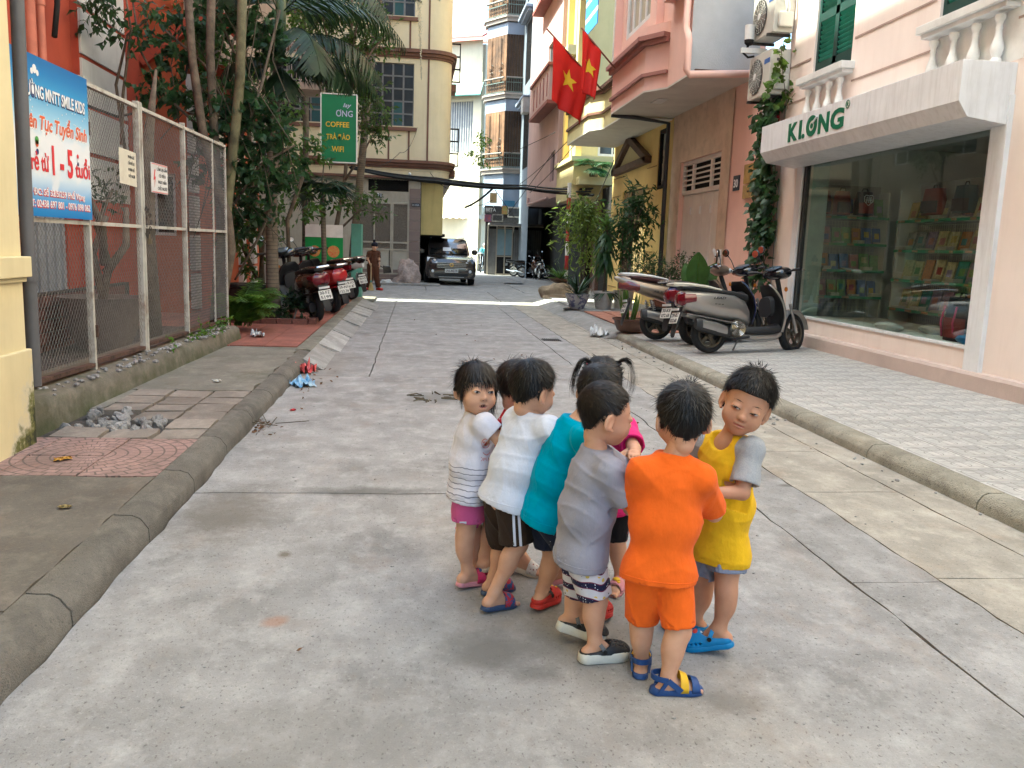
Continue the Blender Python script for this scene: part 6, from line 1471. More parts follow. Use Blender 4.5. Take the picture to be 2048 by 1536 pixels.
# ================================================================== scooters, motorbikes, car
m_tyre=M('tyre',(0.018,0.018,0.019),.85,.2,30,bump=.3,bscale=90);m_alloy=M('alloy_dark',(.13,.115,.09),.4,.1,metal=.7,bump=.05);m_chrome=M('chrome',(.6,.6,.6),.18,.03,metal=1,bump=0)
m_plas=M('black_plastic',(.022,.022,.024),.45,.1,bump=.1,bscale=150);m_gloss=M('gloss_black',(.008,.008,.01),.12,.05,bump=0,coat=.6);m_seatk=M('seat_black',(.02,.02,.021),.6,.1,bump=.2,bscale=200);m_seatr=M('seat_maroon',(.085,.03,.032),.55,.1,bump=.2,bscale=200)
m_silver=M('silver_paint',(.38,.36,.34),.28,.03,bump=0,metal=.65,coat=.7);m_bronze=M('bronze_paint',(.24,.19,.145),.28,.03,bump=0,metal=.6,coat=.7);m_brownp=M('brown_paint',(.075,.038,.026),.2,.03,bump=0,metal=.3,coat=.8);m_redp=M('red_paint',(.4,.015,.02),.2,.03,bump=0,coat=.8);m_bluep=M('blue_paint',(.02,.03,.11),.2,.03,bump=0,coat=.8);m_whp=M('white_gloss',(.65,.65,.64),.2,.02,bump=0,coat=.6)
m_tail=M('tail_lens',(.13,.004,.012),.12,.05,bump=0,coat=.8);m_amber=M('amber_lens',(.6,.2,.02),.15,bump=0,coat=.5);m_plate=M('plate_white',(.66,.65,.6),.5,.05,bump=0,dirt=.15,dscale=20);m_cream_r=M('grab_cream',(.6,.57,.48),.4,.05,bump=.02);m_steel=M('muffler_steel',(.42,.41,.4),.32,.1,metal=.8,bump=.05);m_mirror=M('mirror_glass',(.75,.78,.8),.04,.01,metal=1,bump=0);m_lens=M('clear_lens',(.7,.72,.74),.1,.02,bump=0,coat=1)
def ringsec(y,zb,zt,hw,p=2.6,n=18,xo=0.0,tilt=0.0):
 """rounded cross-section at y: bottom, top, half width"""
 cz,hz=(zb+zt)/2,(zt-zb)/2;r=[]
 for k in range(n):
  a=2*math.pi*k/n;c,s=math.cos(a),math.sin(a);e=2/p
  r.append(V((xo+hw*abs(c)**e*(1 if c>=0 else -1),y+tilt*hz*s,cz+hz*abs(s)**e*(1 if s>=0 else -1))))
 return r
def lofty(secs,**k):
 b=MB();b.loft([ringsec(*s_)for s_ in secs]);return b
def wheel(parent,y,R,w,rim=m_alloy,spokes=5,name='wheel',steer=None):
 e=MB();n=30;prof=[(-w*.5,R*.72),(-w*.62,R*.84),(-w*.45,R*.96),(0,R),(w*.45,R*.96),(w*.62,R*.84),(w*.5,R*.72),(0,R*.68)]
 e.loft([[V((x,y+r*math.cos(2*math.pi*k/n),R+r*math.sin(2*math.pi*k/n)))for x,r in prof]for k in range(n)]+[[V((x,y+r,R))for x,r in prof]],cap=False)
 t=e.build('wheel',m_tyre,parent,smooth=True,auto=60)
 q=MB();n=24
 for x0 in (-w*.42,w*.42):q.loft([[V((x0+dx,y+r*math.cos(2*math.pi*k/n),R+r*math.sin(2*math.pi*k/n)))for dx,r in ((-.006,R*.74),(.006,R*.74),(.006,R*.62),(-.006,R*.62))]for k in range(n+1)],cap=False)
 q.lathe([(R*.66,-w*.4),(R*.66,w*.4)],(0,y,R),24,axis=(1,0,0),cap=False)
 for k in range(spokes):a=2*math.pi*k/spokes;q.bar((0,y+R*.12*math.cos(a),R+R*.12*math.sin(a)),(0,y+R*.7*math.cos(a+.25),R+R*.7*math.sin(a+.25)),w*.5,R*.11,up=(1,0,0))
 q.lathe([(R*.18,-w*.6),(R*.18,w*.6)],(0,y,R),14,axis=(1,0,0));q.build('rim',rim,t,smooth=True,auto=40)
 return t
def plate(parent,y,z,txt,tilt=-25,w=.19,h=.14,x=0.0):
 R=Matrix.Translation((x,y,z))@Matrix.Rotation(RAD(tilt),4,'X');b=MB();b.box((0,0,0),(w,.006,h));b.v=[R@v for v in b.v]
 p=b.build('number_plate',m_plate,parent);X=R.to_3x3()@V((1,0,0));U=R.to_3x3()@V((0,0,1))
 for i,s in enumerate(txt):
  o=R@V((-w*.42,-.0045,(h*.08 if i==0 else -h*.4)if len(txt)>1 else -h*.3));text('plate_lettering',s,m_ink,o,X,U,w*.84,h*(.33 if len(txt)>1 else .6),p,.02,0,.0008)
 return p
def scooter(name,loc,rz,label,body,accent=None,seat=m_seatk,kind='city',ptxt=('29-X1','123.45'),lean=-5,steer=-14,rail=m_chrome,tailm=m_tail,group='scooters parked on the right pavement',mirror=False,shield=m_plas,topcase=False):
 accent=accent or body;R=.235
 root=empty(name,loc,0,label=label,cat='scooter',group=group)
 root.rotation_mode='XYZ';root.rotation_euler=(0,0,0)
 root.matrix_world=Matrix.Translation(V(loc))@Matrix.Rotation(rz,4,'Z')@Matrix.Rotation(RAD(lean),4,'Y')@Matrix.Scale(1.06,4)
 def B(b,nm,mt,sm=True,auto=42,par=None):return b.build(nm,mt,par or root,smooth=sm,auto=auto)
 wheel(root,0,R,.095)
 wf=wheel(root,1.27,R+.02,.08)
 # rear body
 if kind=='sport':
  B(lofty([(-.62,.83,.87,.02,2),(-.5,.74,.88,.065),(-.3,.66,.84,.11),(0,.56,.78,.145),(.3,.46,.74,.15),(.5,.36,.66,.11),(.58,.34,.58,.06)]),'body_panel',body)
  B(lofty([(-.56,.70,.83,.03,2),(-.44,.68,.83,.10,2.2),(-.28,.66,.80,.118,2.4)]),'tail_light',tailm)
 else:
  B(lofty([(-.42,.58,.74,.05,2.2),(-.38,.53,.77,.13),(-.2,.47,.775,.165),(.05,.42,.76,.175),(.3,.40,.73,.165),(.47,.36,.66,.11),(.55,.34,.55,.05)]),'body_panel',body)
  B(lofty([(-.44,.60,.72,.06,2.4),(-.40,.57,.745,.135,3),(-.26,.60,.735,.168,3)]),'tail_light',tailm)
  B(lofty([(-.36,.455,.50,.12,2),(-.1,.40,.455,.17,2),(.2,.36,.40,.168,2),(.5,.31,.345,.1,2)]),'lower_trim',accent)
 zs=.84 if kind=='sport' else .775
 B(lofty([(-.40,zs,zs+.045,.09,2.6),(-.2,zs-.03,zs+.05,.125),(.1,zs-.06,zs+.015,.12),(.35,zs-.09,zs-.01,.10),(.53,zs-.14,zs-.04,.05)]),'seat',seat)
 b=MB()
 for s in (-1,1):b.tube([(s*.10,.12,zs),(s*.135,-.1,zs+.035),(s*.13,-.35,zs+.06),(s*.09,-.52,zs+.065)],[.012,.016,.018,.016],8)
 b.tube([(-.09,-.52,zs+.065),(0,-.55,zs+.065),(.09,-.52,zs+.065)],.017,8);B(b,'grab_rail',rail)
 # rear fender, plate
 b=MB();b.loft([ringsec(-.40-t*.10,.52-t*.30-.03,.56-t*.30+.02,.075-.02*t,3)for t in (0,.33,.66,1)]);B(b,'mudguard',m_plas)
 plate(root,-.475,.43,ptxt,-20)
 b=MB();b.bb(-.08,.08,-.47,-.455,.52,.55);B(b,'plate_lamp',m_whp,False)
 # swing arm, engine, exhaust, shock
 b=MB();b.loft([ringsec(y,zb,zt,hw,3,14,-.09)for y,zb,zt,hw in ((-.12,.16,.30,.05),(.1,.14,.34,.06),(.35,.14,.36,.06),(.48,.18,.32,.05))]);B(b,'engine_case',m_plas)
 b=MB();b.lathe([(.115,0),(.11,.03),(.10,.035)],(.10,.34,.30),24,axis=(1,0,0));ec=B(b,'fan_cover',m_alloy)
 b=MB()
 for r in (.03,.05,.07,.09):b.tube([(.137,.34+r*math.cos(a),.30+r*math.sin(a))for a in [q*math.pi/9 for q in range(18)]],.004,4,closed=True)
 for k in range(4):a=k*math.pi/4;b.bar((.137,.34-.09*math.cos(a),.30-.09*math.sin(a)),(.137,.34+.09*math.cos(a),.30+.09*math.sin(a)),.006)
 B(b,'fan_grille',m_chrome,False,par=ec)
 b=MB();b.tube([(.12,.5,.2),(.14,.3,.17),(.15,.12,.22)],.018,8)
 b.loft([ringsec(y,zc-h,zc+h,w,2.6,16,.155)for y,zc,h,w in ((.22,.25,.03,.025),(.16,.265,.07,.05),(-.02,.305,.085,.058),(-.22,.35,.08,.055),(-.27,.36,.06,.04))]);ex=B(b,'exhaust',m_plas)
 b=MB();b.loft([ringsec(y,zc-h,zc+h,w,2.6,16,.166)for y,zc,h,w in ((.14,.275,.055,.05),(-.0,.31,.066,.055),(-.2,.355,.06,.052))]);B(b,'heat_shield',m_steel,par=ex)
 b=MB();b.tube([(-.12,-.05,.26),(-.12,-.12,.56)],.012,6)
 for k in range(9):b.tube([(-.12+.03*math.cos(a),-.06-k*.006+.03*math.sin(a),.32+k*.025)for a in [q*math.pi/5 for q in range(10)]],.006,4,closed=True)
 if kind=='sport':
  b.tube([(.12,-.05,.26),(.12,-.12,.56)],.012,6)
  for k in range(9):b.tube([(.12+.03*math.cos(a),-.06-k*.006+.03*math.sin(a),.32+k*.025)for a in [q*math.pi/5 for q in range(10)]],.006,4,closed=True)
 B(b,'shock_absorber',m_steel)
 # floor and leg shield
 B(lofty([(.40,.24,.34,.10),(.55,.22,.33,.15),(.8,.22,.33,.15),(.95,.24,.37,.13)]),'floorboard',m_plas)
 B(lofty([(.38,.17,.25,.09,3),(.6,.15,.235,.135,3),(.9,.16,.25,.13,3),(1.0,.2,.3,.08,3)]),'lower_fairing',accent)
 if kind=='sport':B(lofty([(.48,.34,.6,.05,3),(.62,.32,.52,.06,3),(.82,.34,.55,.07,3),(.92,.4,.65,.06,3)]),'centre_tunnel',body)
 rows=[];inner=[]
 for t in [q/10 for q in range(11)]:
  z=lerp(.26,.86,t);y=.99-.16*t+.07*math.sin(math.pi*t);hw=np.interp(t,[0,.3,.65,.9,1],[.13,.195,.205,.15,.09])
  rows.append([V((hw*math.sin(a),y+.085*math.cos(a)-.03,z))for a in [lerp(-1.45,1.45,k/12)for k in range(13)]])
  inner.append([V((hw*.95*math.sin(a),y-.035+.05*math.cos(a),z))for a in [lerp(-1.45,1.45,k/12)for k in range(13)]])
 b=MB();b.loft([r+i[::-1]for r,i in zip(rows,inner)]);B(b,'leg_shield',body)
 b=MB();b.sheet([[p+V((0,-.012,0))for p in r]for r in inner]);o=B(b,'inner_panel',shield);o.modifiers.new('t','SOLIDIFY').thickness=.006
 B(lofty([(.80,.45,.70,.13,3),(.86,.45,.72,.13,3)]),'glove_box',m_plas)
 # steering group
 st=empty('steering',(0,1.06,.5),parent=root);st.rotation_euler=(0,0,RAD(steer))
 wf.parent=st;wf.location=(0,-1.06,-.5)
 def S(b,nm,mt,sm=True):b.v=[v-V((0,1.06,.5))for v in b.v];return b.build(nm,mt,st,smooth=sm,auto=42)
 b=MB()
 for s in (-1,1):b.tube([(s*.075,1.27,.255),(s*.075,1.12,.62)],[.022,.018],10)
 S(b,'fork',m_steel)
 b=MB();rr=R+.075
 b.loft([[V((.075*math.sin(q),1.27+(rr-.03*(1-math.cos(q)))*math.cos(a),.255+(rr-.03*(1-math.cos(q)))*math.sin(a)))for q in [lerp(-1.5,1.5,k/8)for k in range(9)]]for a in [lerp(.15,2.5,k/12)for k in range(13)]],cap=False,closed=False)
 o=S(b,'front_fender',body);o.modifiers.new('t','SOLIDIFY').thickness=.006
 b=MB();b.tube([(0,1.06,.6),(0,.93,.98)],.03,8);S(b,'steering_column',m_plas)
 b=MB();b.loft([ringsec(y,zb,zt,hw,2.4,18)for y,zb,zt,hw in ((.80,.97,1.02,.09),(.86,.93,1.06,.17),(.95,.92,1.09,.20),(1.03,.94,1.06,.15),(1.08,.97,1.02,.05))]);S(b,'handlebar_cowl',m_gloss if kind=='city' else body)
 b=MB();b.loft([ringsec(y,zb,zt,hw,2.2,14)for y,zb,zt,hw in ((1.0,.945,1.045,.10),(1.07,.955,1.035,.085),(1.095,.97,1.02,.05))]);S(b,'headlight',m_lens)
 b=MB();b.loft([ringsec(y,zb,zt,hw,2.6,14)for y,zb,zt,hw in ((.80,1.03,1.06,.07),(.9,1.06,1.095,.10))]);S(b,'dashboard',M('dash_glass',(.1,.13,.17),.08,bump=0,coat=1))
 for s in (-1,1):
  b=MB();b.tube([(s*.15,.93,1.01),(s*.28,.89,1.03)],.013,8);b.tube([(s*.26,.895,1.028),(s*.38,.865,1.03)],[.018,.02],10);S(b,'handle_grip',m_plas)
  b=MB();b.tube([(s*.2,.95,1.02),(s*.3,.96,1.03),(s*.4,.925,1.02)],.007,6);S(b,'brake_lever',m_chrome)
  if mirror or s==-1:
   b=MB();b.tube([(s*.17,.93,1.05),(s*.22,.93,1.16),(s*.27,.91,1.24)],.007,6);b.sphere((s*.29,.9,1.27),.055,12,8,(1,.3,1.0));q=S(b,'mirror',m_plas)
   g=MB();g.lathe([(.045,0),(.045,.003)],(s*.29,.881,1.27),14,axis=(0,-1,0));g.v=[v-V((0,1.06,.5))for v in g.v];g.build('mirror_glass',m_mirror,q)
 for s in (-1,1):b=MB();b.sphere((s*.12,1.03,.8),.03,10,6,(1,.6,1));B(b,'indicator',m_amber)
 b=MB();b.tube([(-.1,.5,.2),(-.2,.46,.02)],.012,6);b.bb(-.23,-.18,.43,.49,.0,.012);B(b,'side_stand',m_steel,False)
 if topcase:b=MB();b.loft([ringsec(-.6+t*.3,zs+.08,zs+.08+.2*math.sin(math.pi*(.2+.6*t)),.15,3)for t in (0,.3,.7,1)]);B(b,'luggage_box',m_plas)
 return root
zt=zr(4.0)
random.seed(4)
s1=scooter('scooter',(3.84,10.79,zt),RAD(11-90),'silver scooter with cream grab rail parked nearest, nosed to the shop wall',m_silver,m_silver,m_seatk,'city',('29-K1','033.68'),-7,22,m_cream_r)
text('lettering','LEAD',m_plas,(.172,-.03,.66),(0,1,0),(0,0,1),.17,.028,s1,.01,.3,.003)
b=MB()
for k in range(3):b.box((.176,.0+k*.045,.6-k*.002),(.003,.03,.008))
b.build('trim_line',m_plas,s1)
s2=scooter('scooter',(3.55,12.3,zt),RAD(3-90),'bronze and white sport scooter with maroon seat behind the silver scooter',m_bronze,m_plas,m_seatr,'sport',('29-L5','118.40'),-6,-25,m_whp,m_tail)
text('lettering','AIR BLADE',m_plas,(.158,-.1,.655),(0,1,-.1),(0,0,1),.26,.03,s2,.005,.3,.003)
s3=scooter('scooter',(3.95,11.75,zt),RAD(24-90),'dark blue scooter hidden behind the silver one, round mirrors raised',m_bluep,m_plas,m_seatk,'city',('30-K8','072.68'),-6,10,m_chrome,mirror=True)
GL='motorbikes parked on the red tiles'
b1=scooter('scooter',(-1.56,13.85,.135),RAD(118-90),'dark brown scooter nearest on the red tiles with plate 30-FZ',m_brownp,m_brownp,m_seatk,'city',('30-FZ','5199'),-9,-20,m_chrome,group=GL)
b2=scooter('scooter',(-1.46,15.6,.135),RAD(122-90),'bright red scooter parked second behind the dark brown one',m_redp,m_redp,m_seatk,'city',('29-N1','152.36'),-9,-15,m_chrome,m_redp,group=GL)
b3=scooter('scooter',(-1.5,17.3,.135),RAD(124-90),'maroon motorbike squeezed between the red scooter and the last bike',m_brownp,m_redp,m_seatk,'sport',('29-X3','441.87'),-9,-15,m_chrome,group=GL)
b4=scooter('scooter',(-1.42,19.4,.135),RAD(128-90),'black motorbike with white tail parked last near the green post',m_gloss,m_plas,m_seatk,'sport',('29-H2','087.19'),-9,-10,m_chrome,m_whp,group=GL)
# ---- plain motorbikes far down the alley
def motorbike(loc,rz,label,col):
 root=empty('motorbike',loc,rz,label=label,cat='motorbike',group='motorbikes by the glass shack');R=.28
 wheel(root,0,R,.07,m_chrome,8);wheel(root,1.22,R,.065,m_chrome,8)
 for b,nm,mt in ((lofty([(-.45,.7,.76,.06),(-.1,.62,.78,.1),(.3,.55,.76,.1),(.5,.5,.66,.06)]),'body_panel',col),(lofty([(-.42,.77,.82,.1),(0,.76,.83,.12),(.45,.7,.77,.08)]),'seat',m_seatk),(lofty([(.35,.25,.5,.1),(.5,.22,.52,.12),(.7,.28,.5,.09)]),'engine',m_steel),(lofty([(.75,.4,.62,.04,3),(.9,.35,.85,.19,3),(.98,.4,.9,.16,3)]),'leg_shield',col),(lofty([(.86,.9,1.0,.07),(.96,.88,1.04,.1),(1.04,.92,1.0,.06)]),'headlight',m_gloss)):b.build(nm,mt,root,smooth=True,auto=42)
 b=MB();b.tube([(-.36,.84,1.04),(-.2,.9,1.03),(.2,.9,1.03),(.36,.84,1.04)],.014,8);b.build('handlebar',m_chrome,root,smooth=True)
 for s in (-1,1):
  b=MB();b.tube([(s*.06,1.22,R),(s*.06,.98,.9)],.018,8);b.build('fork',m_chrome,root);b=MB();b.tube([(s*.22,.9,1.05),(s*.3,.88,1.22)],.008,6);b.sphere((s*.31,.87,1.26),.06,10,6,(1,.3,.8));b.build('mirror',m_mirror if s>0 else m_plas,root)
 b=MB();b.tube([(.1,.6,.25),(.12,.2,.22),(.13,-.35,.32)],[.02,.03,.04],8);b.build('exhaust',m_chrome,root,smooth=True)
 for y in (0,1.22):
  b=MB();b.loft([[V((.06*math.sin(q),y+(R+.04)*math.cos(a),R+(R+.04)*math.sin(a)))for q in (-1.4,-.5,.5,1.4)]for a in [lerp(.4,2.6,k/8)for k in range(9)]],cap=False,closed=False);b.build('fender',col,root)
 plate(root,-.44,.58,('29-F4','204.11'),-15);return root
motorbike((4.75,42.0,0),RAD(-40-90),'black motorbike standing side-on before the glass shack',m_gloss)
motorbike((5.0,40.6,0),RAD(-30-90),'second black motorbike, overlapping the side-on one by the shack',m_gloss)
motorbike((5.55,38.6,0),RAD(95-90),'dark motorbike by the shack with its number plate turned to us',m_brownp)
# ---- grey SUV
m_carp=M('car_paint',(.065,.056,.053),.18,.02,bump=0,metal=.55,coat=.9);m_cgl=M('car_glass',(.012,.014,.015),.03,.02,bump=0,spec=.9,coat=.5);m_rubber=M('car_trim',(.02,.02,.02),.6,bump=.05)
car=empty('parked_car',(1.22,30.3,0),RAD(3),label='dark grey SUV coming out of the passage beside the cream corner house',cat='car')
def kb(b,nm,mt,sm=True,auto=35,par=None):return b.build(nm,mt,par or car,smooth=sm,auto=auto)
def csec(y,pts):return [V((s*x,y,z))for s,x,z in [(1,x,z)for x,z in pts]+[(-1,x,z)for x,z in pts[::-1]]]
# car frame: front at y = 0 facing -y
lower=[(.0,[(.62,.26),(.74,.34),(.78,.5),(.76,.68),(.66,.78)]),(.08,[(.8,.24),(.86,.36),(.88,.55),(.86,.8),(.74,.92)]),(.35,[(.84,.22),(.9,.36),(.91,.6),(.89,.88),(.76,.99)]),(.9,[(.85,.22),(.91,.4),(.91,.65),(.9,.93),(.76,1.06)]),(1.25,[(.85,.22),(.91,.4),(.91,.65),(.9,.96),(.8,1.09)]),(3.2,[(.85,.22),(.91,.4),(.91,.65),(.9,.98),(.82,1.1)]),(4.2,[(.82,.26),(.9,.4),(.9,.65),(.89,.98),(.8,1.1)]),(4.45,[(.7,.32),(.8,.45),(.8,.65),(.78,.95),(.7,1.05)])]
b=MB();b.loft([csec(y,p)for y,p in lower]);kb(b,'body',m_carp)
b=MB();b.loft([csec(y,p)for y,p in [(1.15,[(.76,1.05),(.76,1.06),(.7,1.07)]),(1.55,[(.8,1.07),(.73,1.36),(.62,1.42)]),(1.95,[(.82,1.08),(.70,1.60),(.56,1.655)]),(3.0,[(.82,1.08),(.69,1.63),(.55,1.68)]),(4.0,[(.8,1.08),(.66,1.58),(.5,1.62)]),(4.35,[(.74,1.05),(.64,1.3),(.5,1.35)])]]);kb(b,'cabin',m_carp)
b=MB();b.add([(-.69,1.16,1.085),(.69,1.16,1.085),(.60,1.90,1.605),(-.60,1.90,1.605)],[(0,1,2,3)]);o=kb(b,'windscreen',m_cgl,False);o.modifiers.new('t','SOLIDIFY').thickness=-.03
b=MB();b.add([(.1,1.25,1.17),(-.22,1.25,1.17),(-.2,1.42,1.30),(.08,1.42,1.30)],[(0,1,2,3)]);o=kb(b,'dashboard_paper',m_whp,False);o.location=(0,-.035,.028)
for s in (-1,1):
 b=MB();b.add([(s*.795,1.5,1.1),(s*.80,3.9,1.1),(s*.69,3.8,1.53),(s*.70,2.05,1.56)],[(0,1,2,3)]);o=kb(b,'side_window',m_cgl,False);o.modifiers.new('t','SOLIDIFY').thickness=.06
 b=MB();b.loft([ringsec(y,zb,zt,hw,2.5,14,s*.97)for y,zb,zt,hw in ((1.38,1.1,1.24,.07),(1.45,1.07,1.27,.11),(1.55,1.1,1.24,.08))]);kb(b,'mirror',m_carp)
 b=MB();b.loft([[V((s*x,y,z))for x,y,z in q]for q in ([(.50,.02,.80),(.84,.16,.84),(.83,.30,.97),(.52,.22,.93)],[(.50,-.02,.79),(.85,.10,.84),(.85,.26,.98),(.52,.18,.945)])]);h=kb(b,'headlight',m_lens,False)
 for x in (.6,.74):b=MB();b.lathe([(.05,0),(.045,.012)],(s*x,.06 if x<.7 else .12,.87),14,axis=(s*.2,-1,.2));b.build('lamp',m_whp,h)
 b=MB();b.lathe([(.06,0),(.05,.02),(.0,.025)],(s*.66,.02,.5),14,axis=(0,-1,0));kb(b,'fog_light',m_lens)
 b=MB();b.tube([(s*.6,2.0,1.67),(s*.59,2.3,1.72),(s*.56,3.9,1.68)],.02,6);kb(b,'roof_rail',m_chrome)
 for y in (.95,3.55):
  b=MB();b.lathe([(.2,-.1),(.33,-.1),(.345,-.06),(.345,.06),(.33,.1),(.2,.1)],(s*.8,y,.345),24,axis=(1,0,0));w=kb(b,'wheel',m_tyre);b=MB();b.lathe([(.21,0),(.2,.02),(.05,.0)],(s*.895,y,.345),18,axis=(s,0,0));b.build('rim',m_alloy,w)
b=MB();b.loft([[V((s_*x,y,z))for s_,x,z in ((1,.54,.62),(1,.5,.80),(-1,.5,.80),(-1,.54,.62))]for y in (-.012,.06)]);gr=kb(b,'grille',m_rubber,False)
for z,w in ((.79,.51),(.735,.52),(.68,.52),(.625,.5)):b=MB();b.bar((-w,-.02,z),(w,-.02,z),.018 if z!=.735 else .028);b.build('grille_bar',m_chrome,gr)
m_gold=M('gold_badge',(.6,.36,.06),.3,metal=.8,bump=0)
b=MB();q=[V((.065*math.cos(a)*(1 if math.sin(a)<0 else 1.12),-.04,.72+.055*math.sin(a)))for a in [k*math.pi/8 for k in range(16)]];b.tube(q,.01,6,closed=True);b.bar((-.03,-.04,.68),(-.036,-.04,.76),.014);b.bar((.03,-.04,.68),(.036,-.04,.76),.014);b.bar((-.03,-.04,.72),(.03,-.04,.72),.012);b.build('badge',m_gold,gr)
b=MB();b.bb(-.6,.6,-.01,.06,.3,.42);kb(b,'air_intake',m_rubber,False)
b=MB();b.bar((-.45,-.02,.3),(.45,-.02,.3),.03,.02);kb(b,'skid_plate',m_steel,False)
plate(car,-.035,.52,('29A-442.79',),0,.47,.13)
b=MB();b.tube([(-.5,1.15,1.095),(-.1,1.3,1.2)],.008,4);b.tube([(.1,1.15,1.095),(.5,1.28,1.19)],.008,4);kb(b,'wiper',m_rubber)
# ================================================================== people: implicit-surface bodies meshed in numpy
def surfnet(F,org,h):
 """surface-net mesh of the zero level of a sampled field"""
 nx,ny,nz=F.shape
 S=F<0
 c=S[:-1,:-1,:-1].astype(np.int8)
 for dx in (0,1):
  for dy in (0,1):
   for dz in (0,1):
    if dx+dy+dz:c+=S[dx:nx-1+dx,dy:ny-1+dy,dz:nz-1+dz]
 I=np.argwhere((c>0)& (c<8))
 if len(I)==0:return np.zeros((0,3)),np.zeros((0,4),int)
 off=np.array([[x,y,z]for x in (0,1)for y in (0,1)for z in (0,1)])
 val=np.stack([F[I[:,0]+o[0],I[:,1]+o[1],I[:,2]+o[2]]for o in off],1)
 P=np.zeros((len(I),3));cnt=np.zeros(len(I))
 for a in range(8):
  for b in range(a+1,8):
   if np.abs(off[a]-off[b]).sum()!=1:continue
   va,vb=val[:,a],val[:,b];m=(va<0)!=(vb<0)
   t=np.where(m,va/np.where(m,va-vb,1),0)
   P+=m[:,None]*(off[a]+t[:,None]*(off[b]-off[a]));cnt+=m
 P=(P/cnt[:,None]+I)*h+np.array(org)
 idx=-np.ones(c.shape,np.int32);idx[I[:,0],I[:,1],I[:,2]]=np.arange(len(I))
 faces=[]
 for axn in range(3):
  sl0=[slice(None)]*3;sl1=[slice(None)]*3;sl0[axn]=slice(0,-1);sl1[axn]=slice(1,None)
  a,b=S[tuple(sl0)],S[tuple(sl1)]
  E=np.argwhere(a!=b);fl=a[E[:,0],E[:,1],E[:,2]]
  u,w=[(1,2),(2,0),(0,1)][axn]
  ok=(E[:,u]>0)& (E[:,w]>0)& (E[:,u]<F.shape[u]-1)& (E[:,w]<F.shape[w]-1)
  E,fl=E[ok],fl[ok]
  def at_(du,dw):
   q=E.copy();q[:,u]-=du;q[:,w]-=dw;return idx[q[:,0],q[:,1],q[:,2]]
  q=np.stack([at_(1,1),at_(0,1),at_(0,0),at_(1,0)],1)
  q[~fl]=q[~fl][:,::-1]
  faces.append(q)
 Fc=np.concatenate(faces);Fc=Fc[(Fc>=0).all(1)]
 return P,Fc
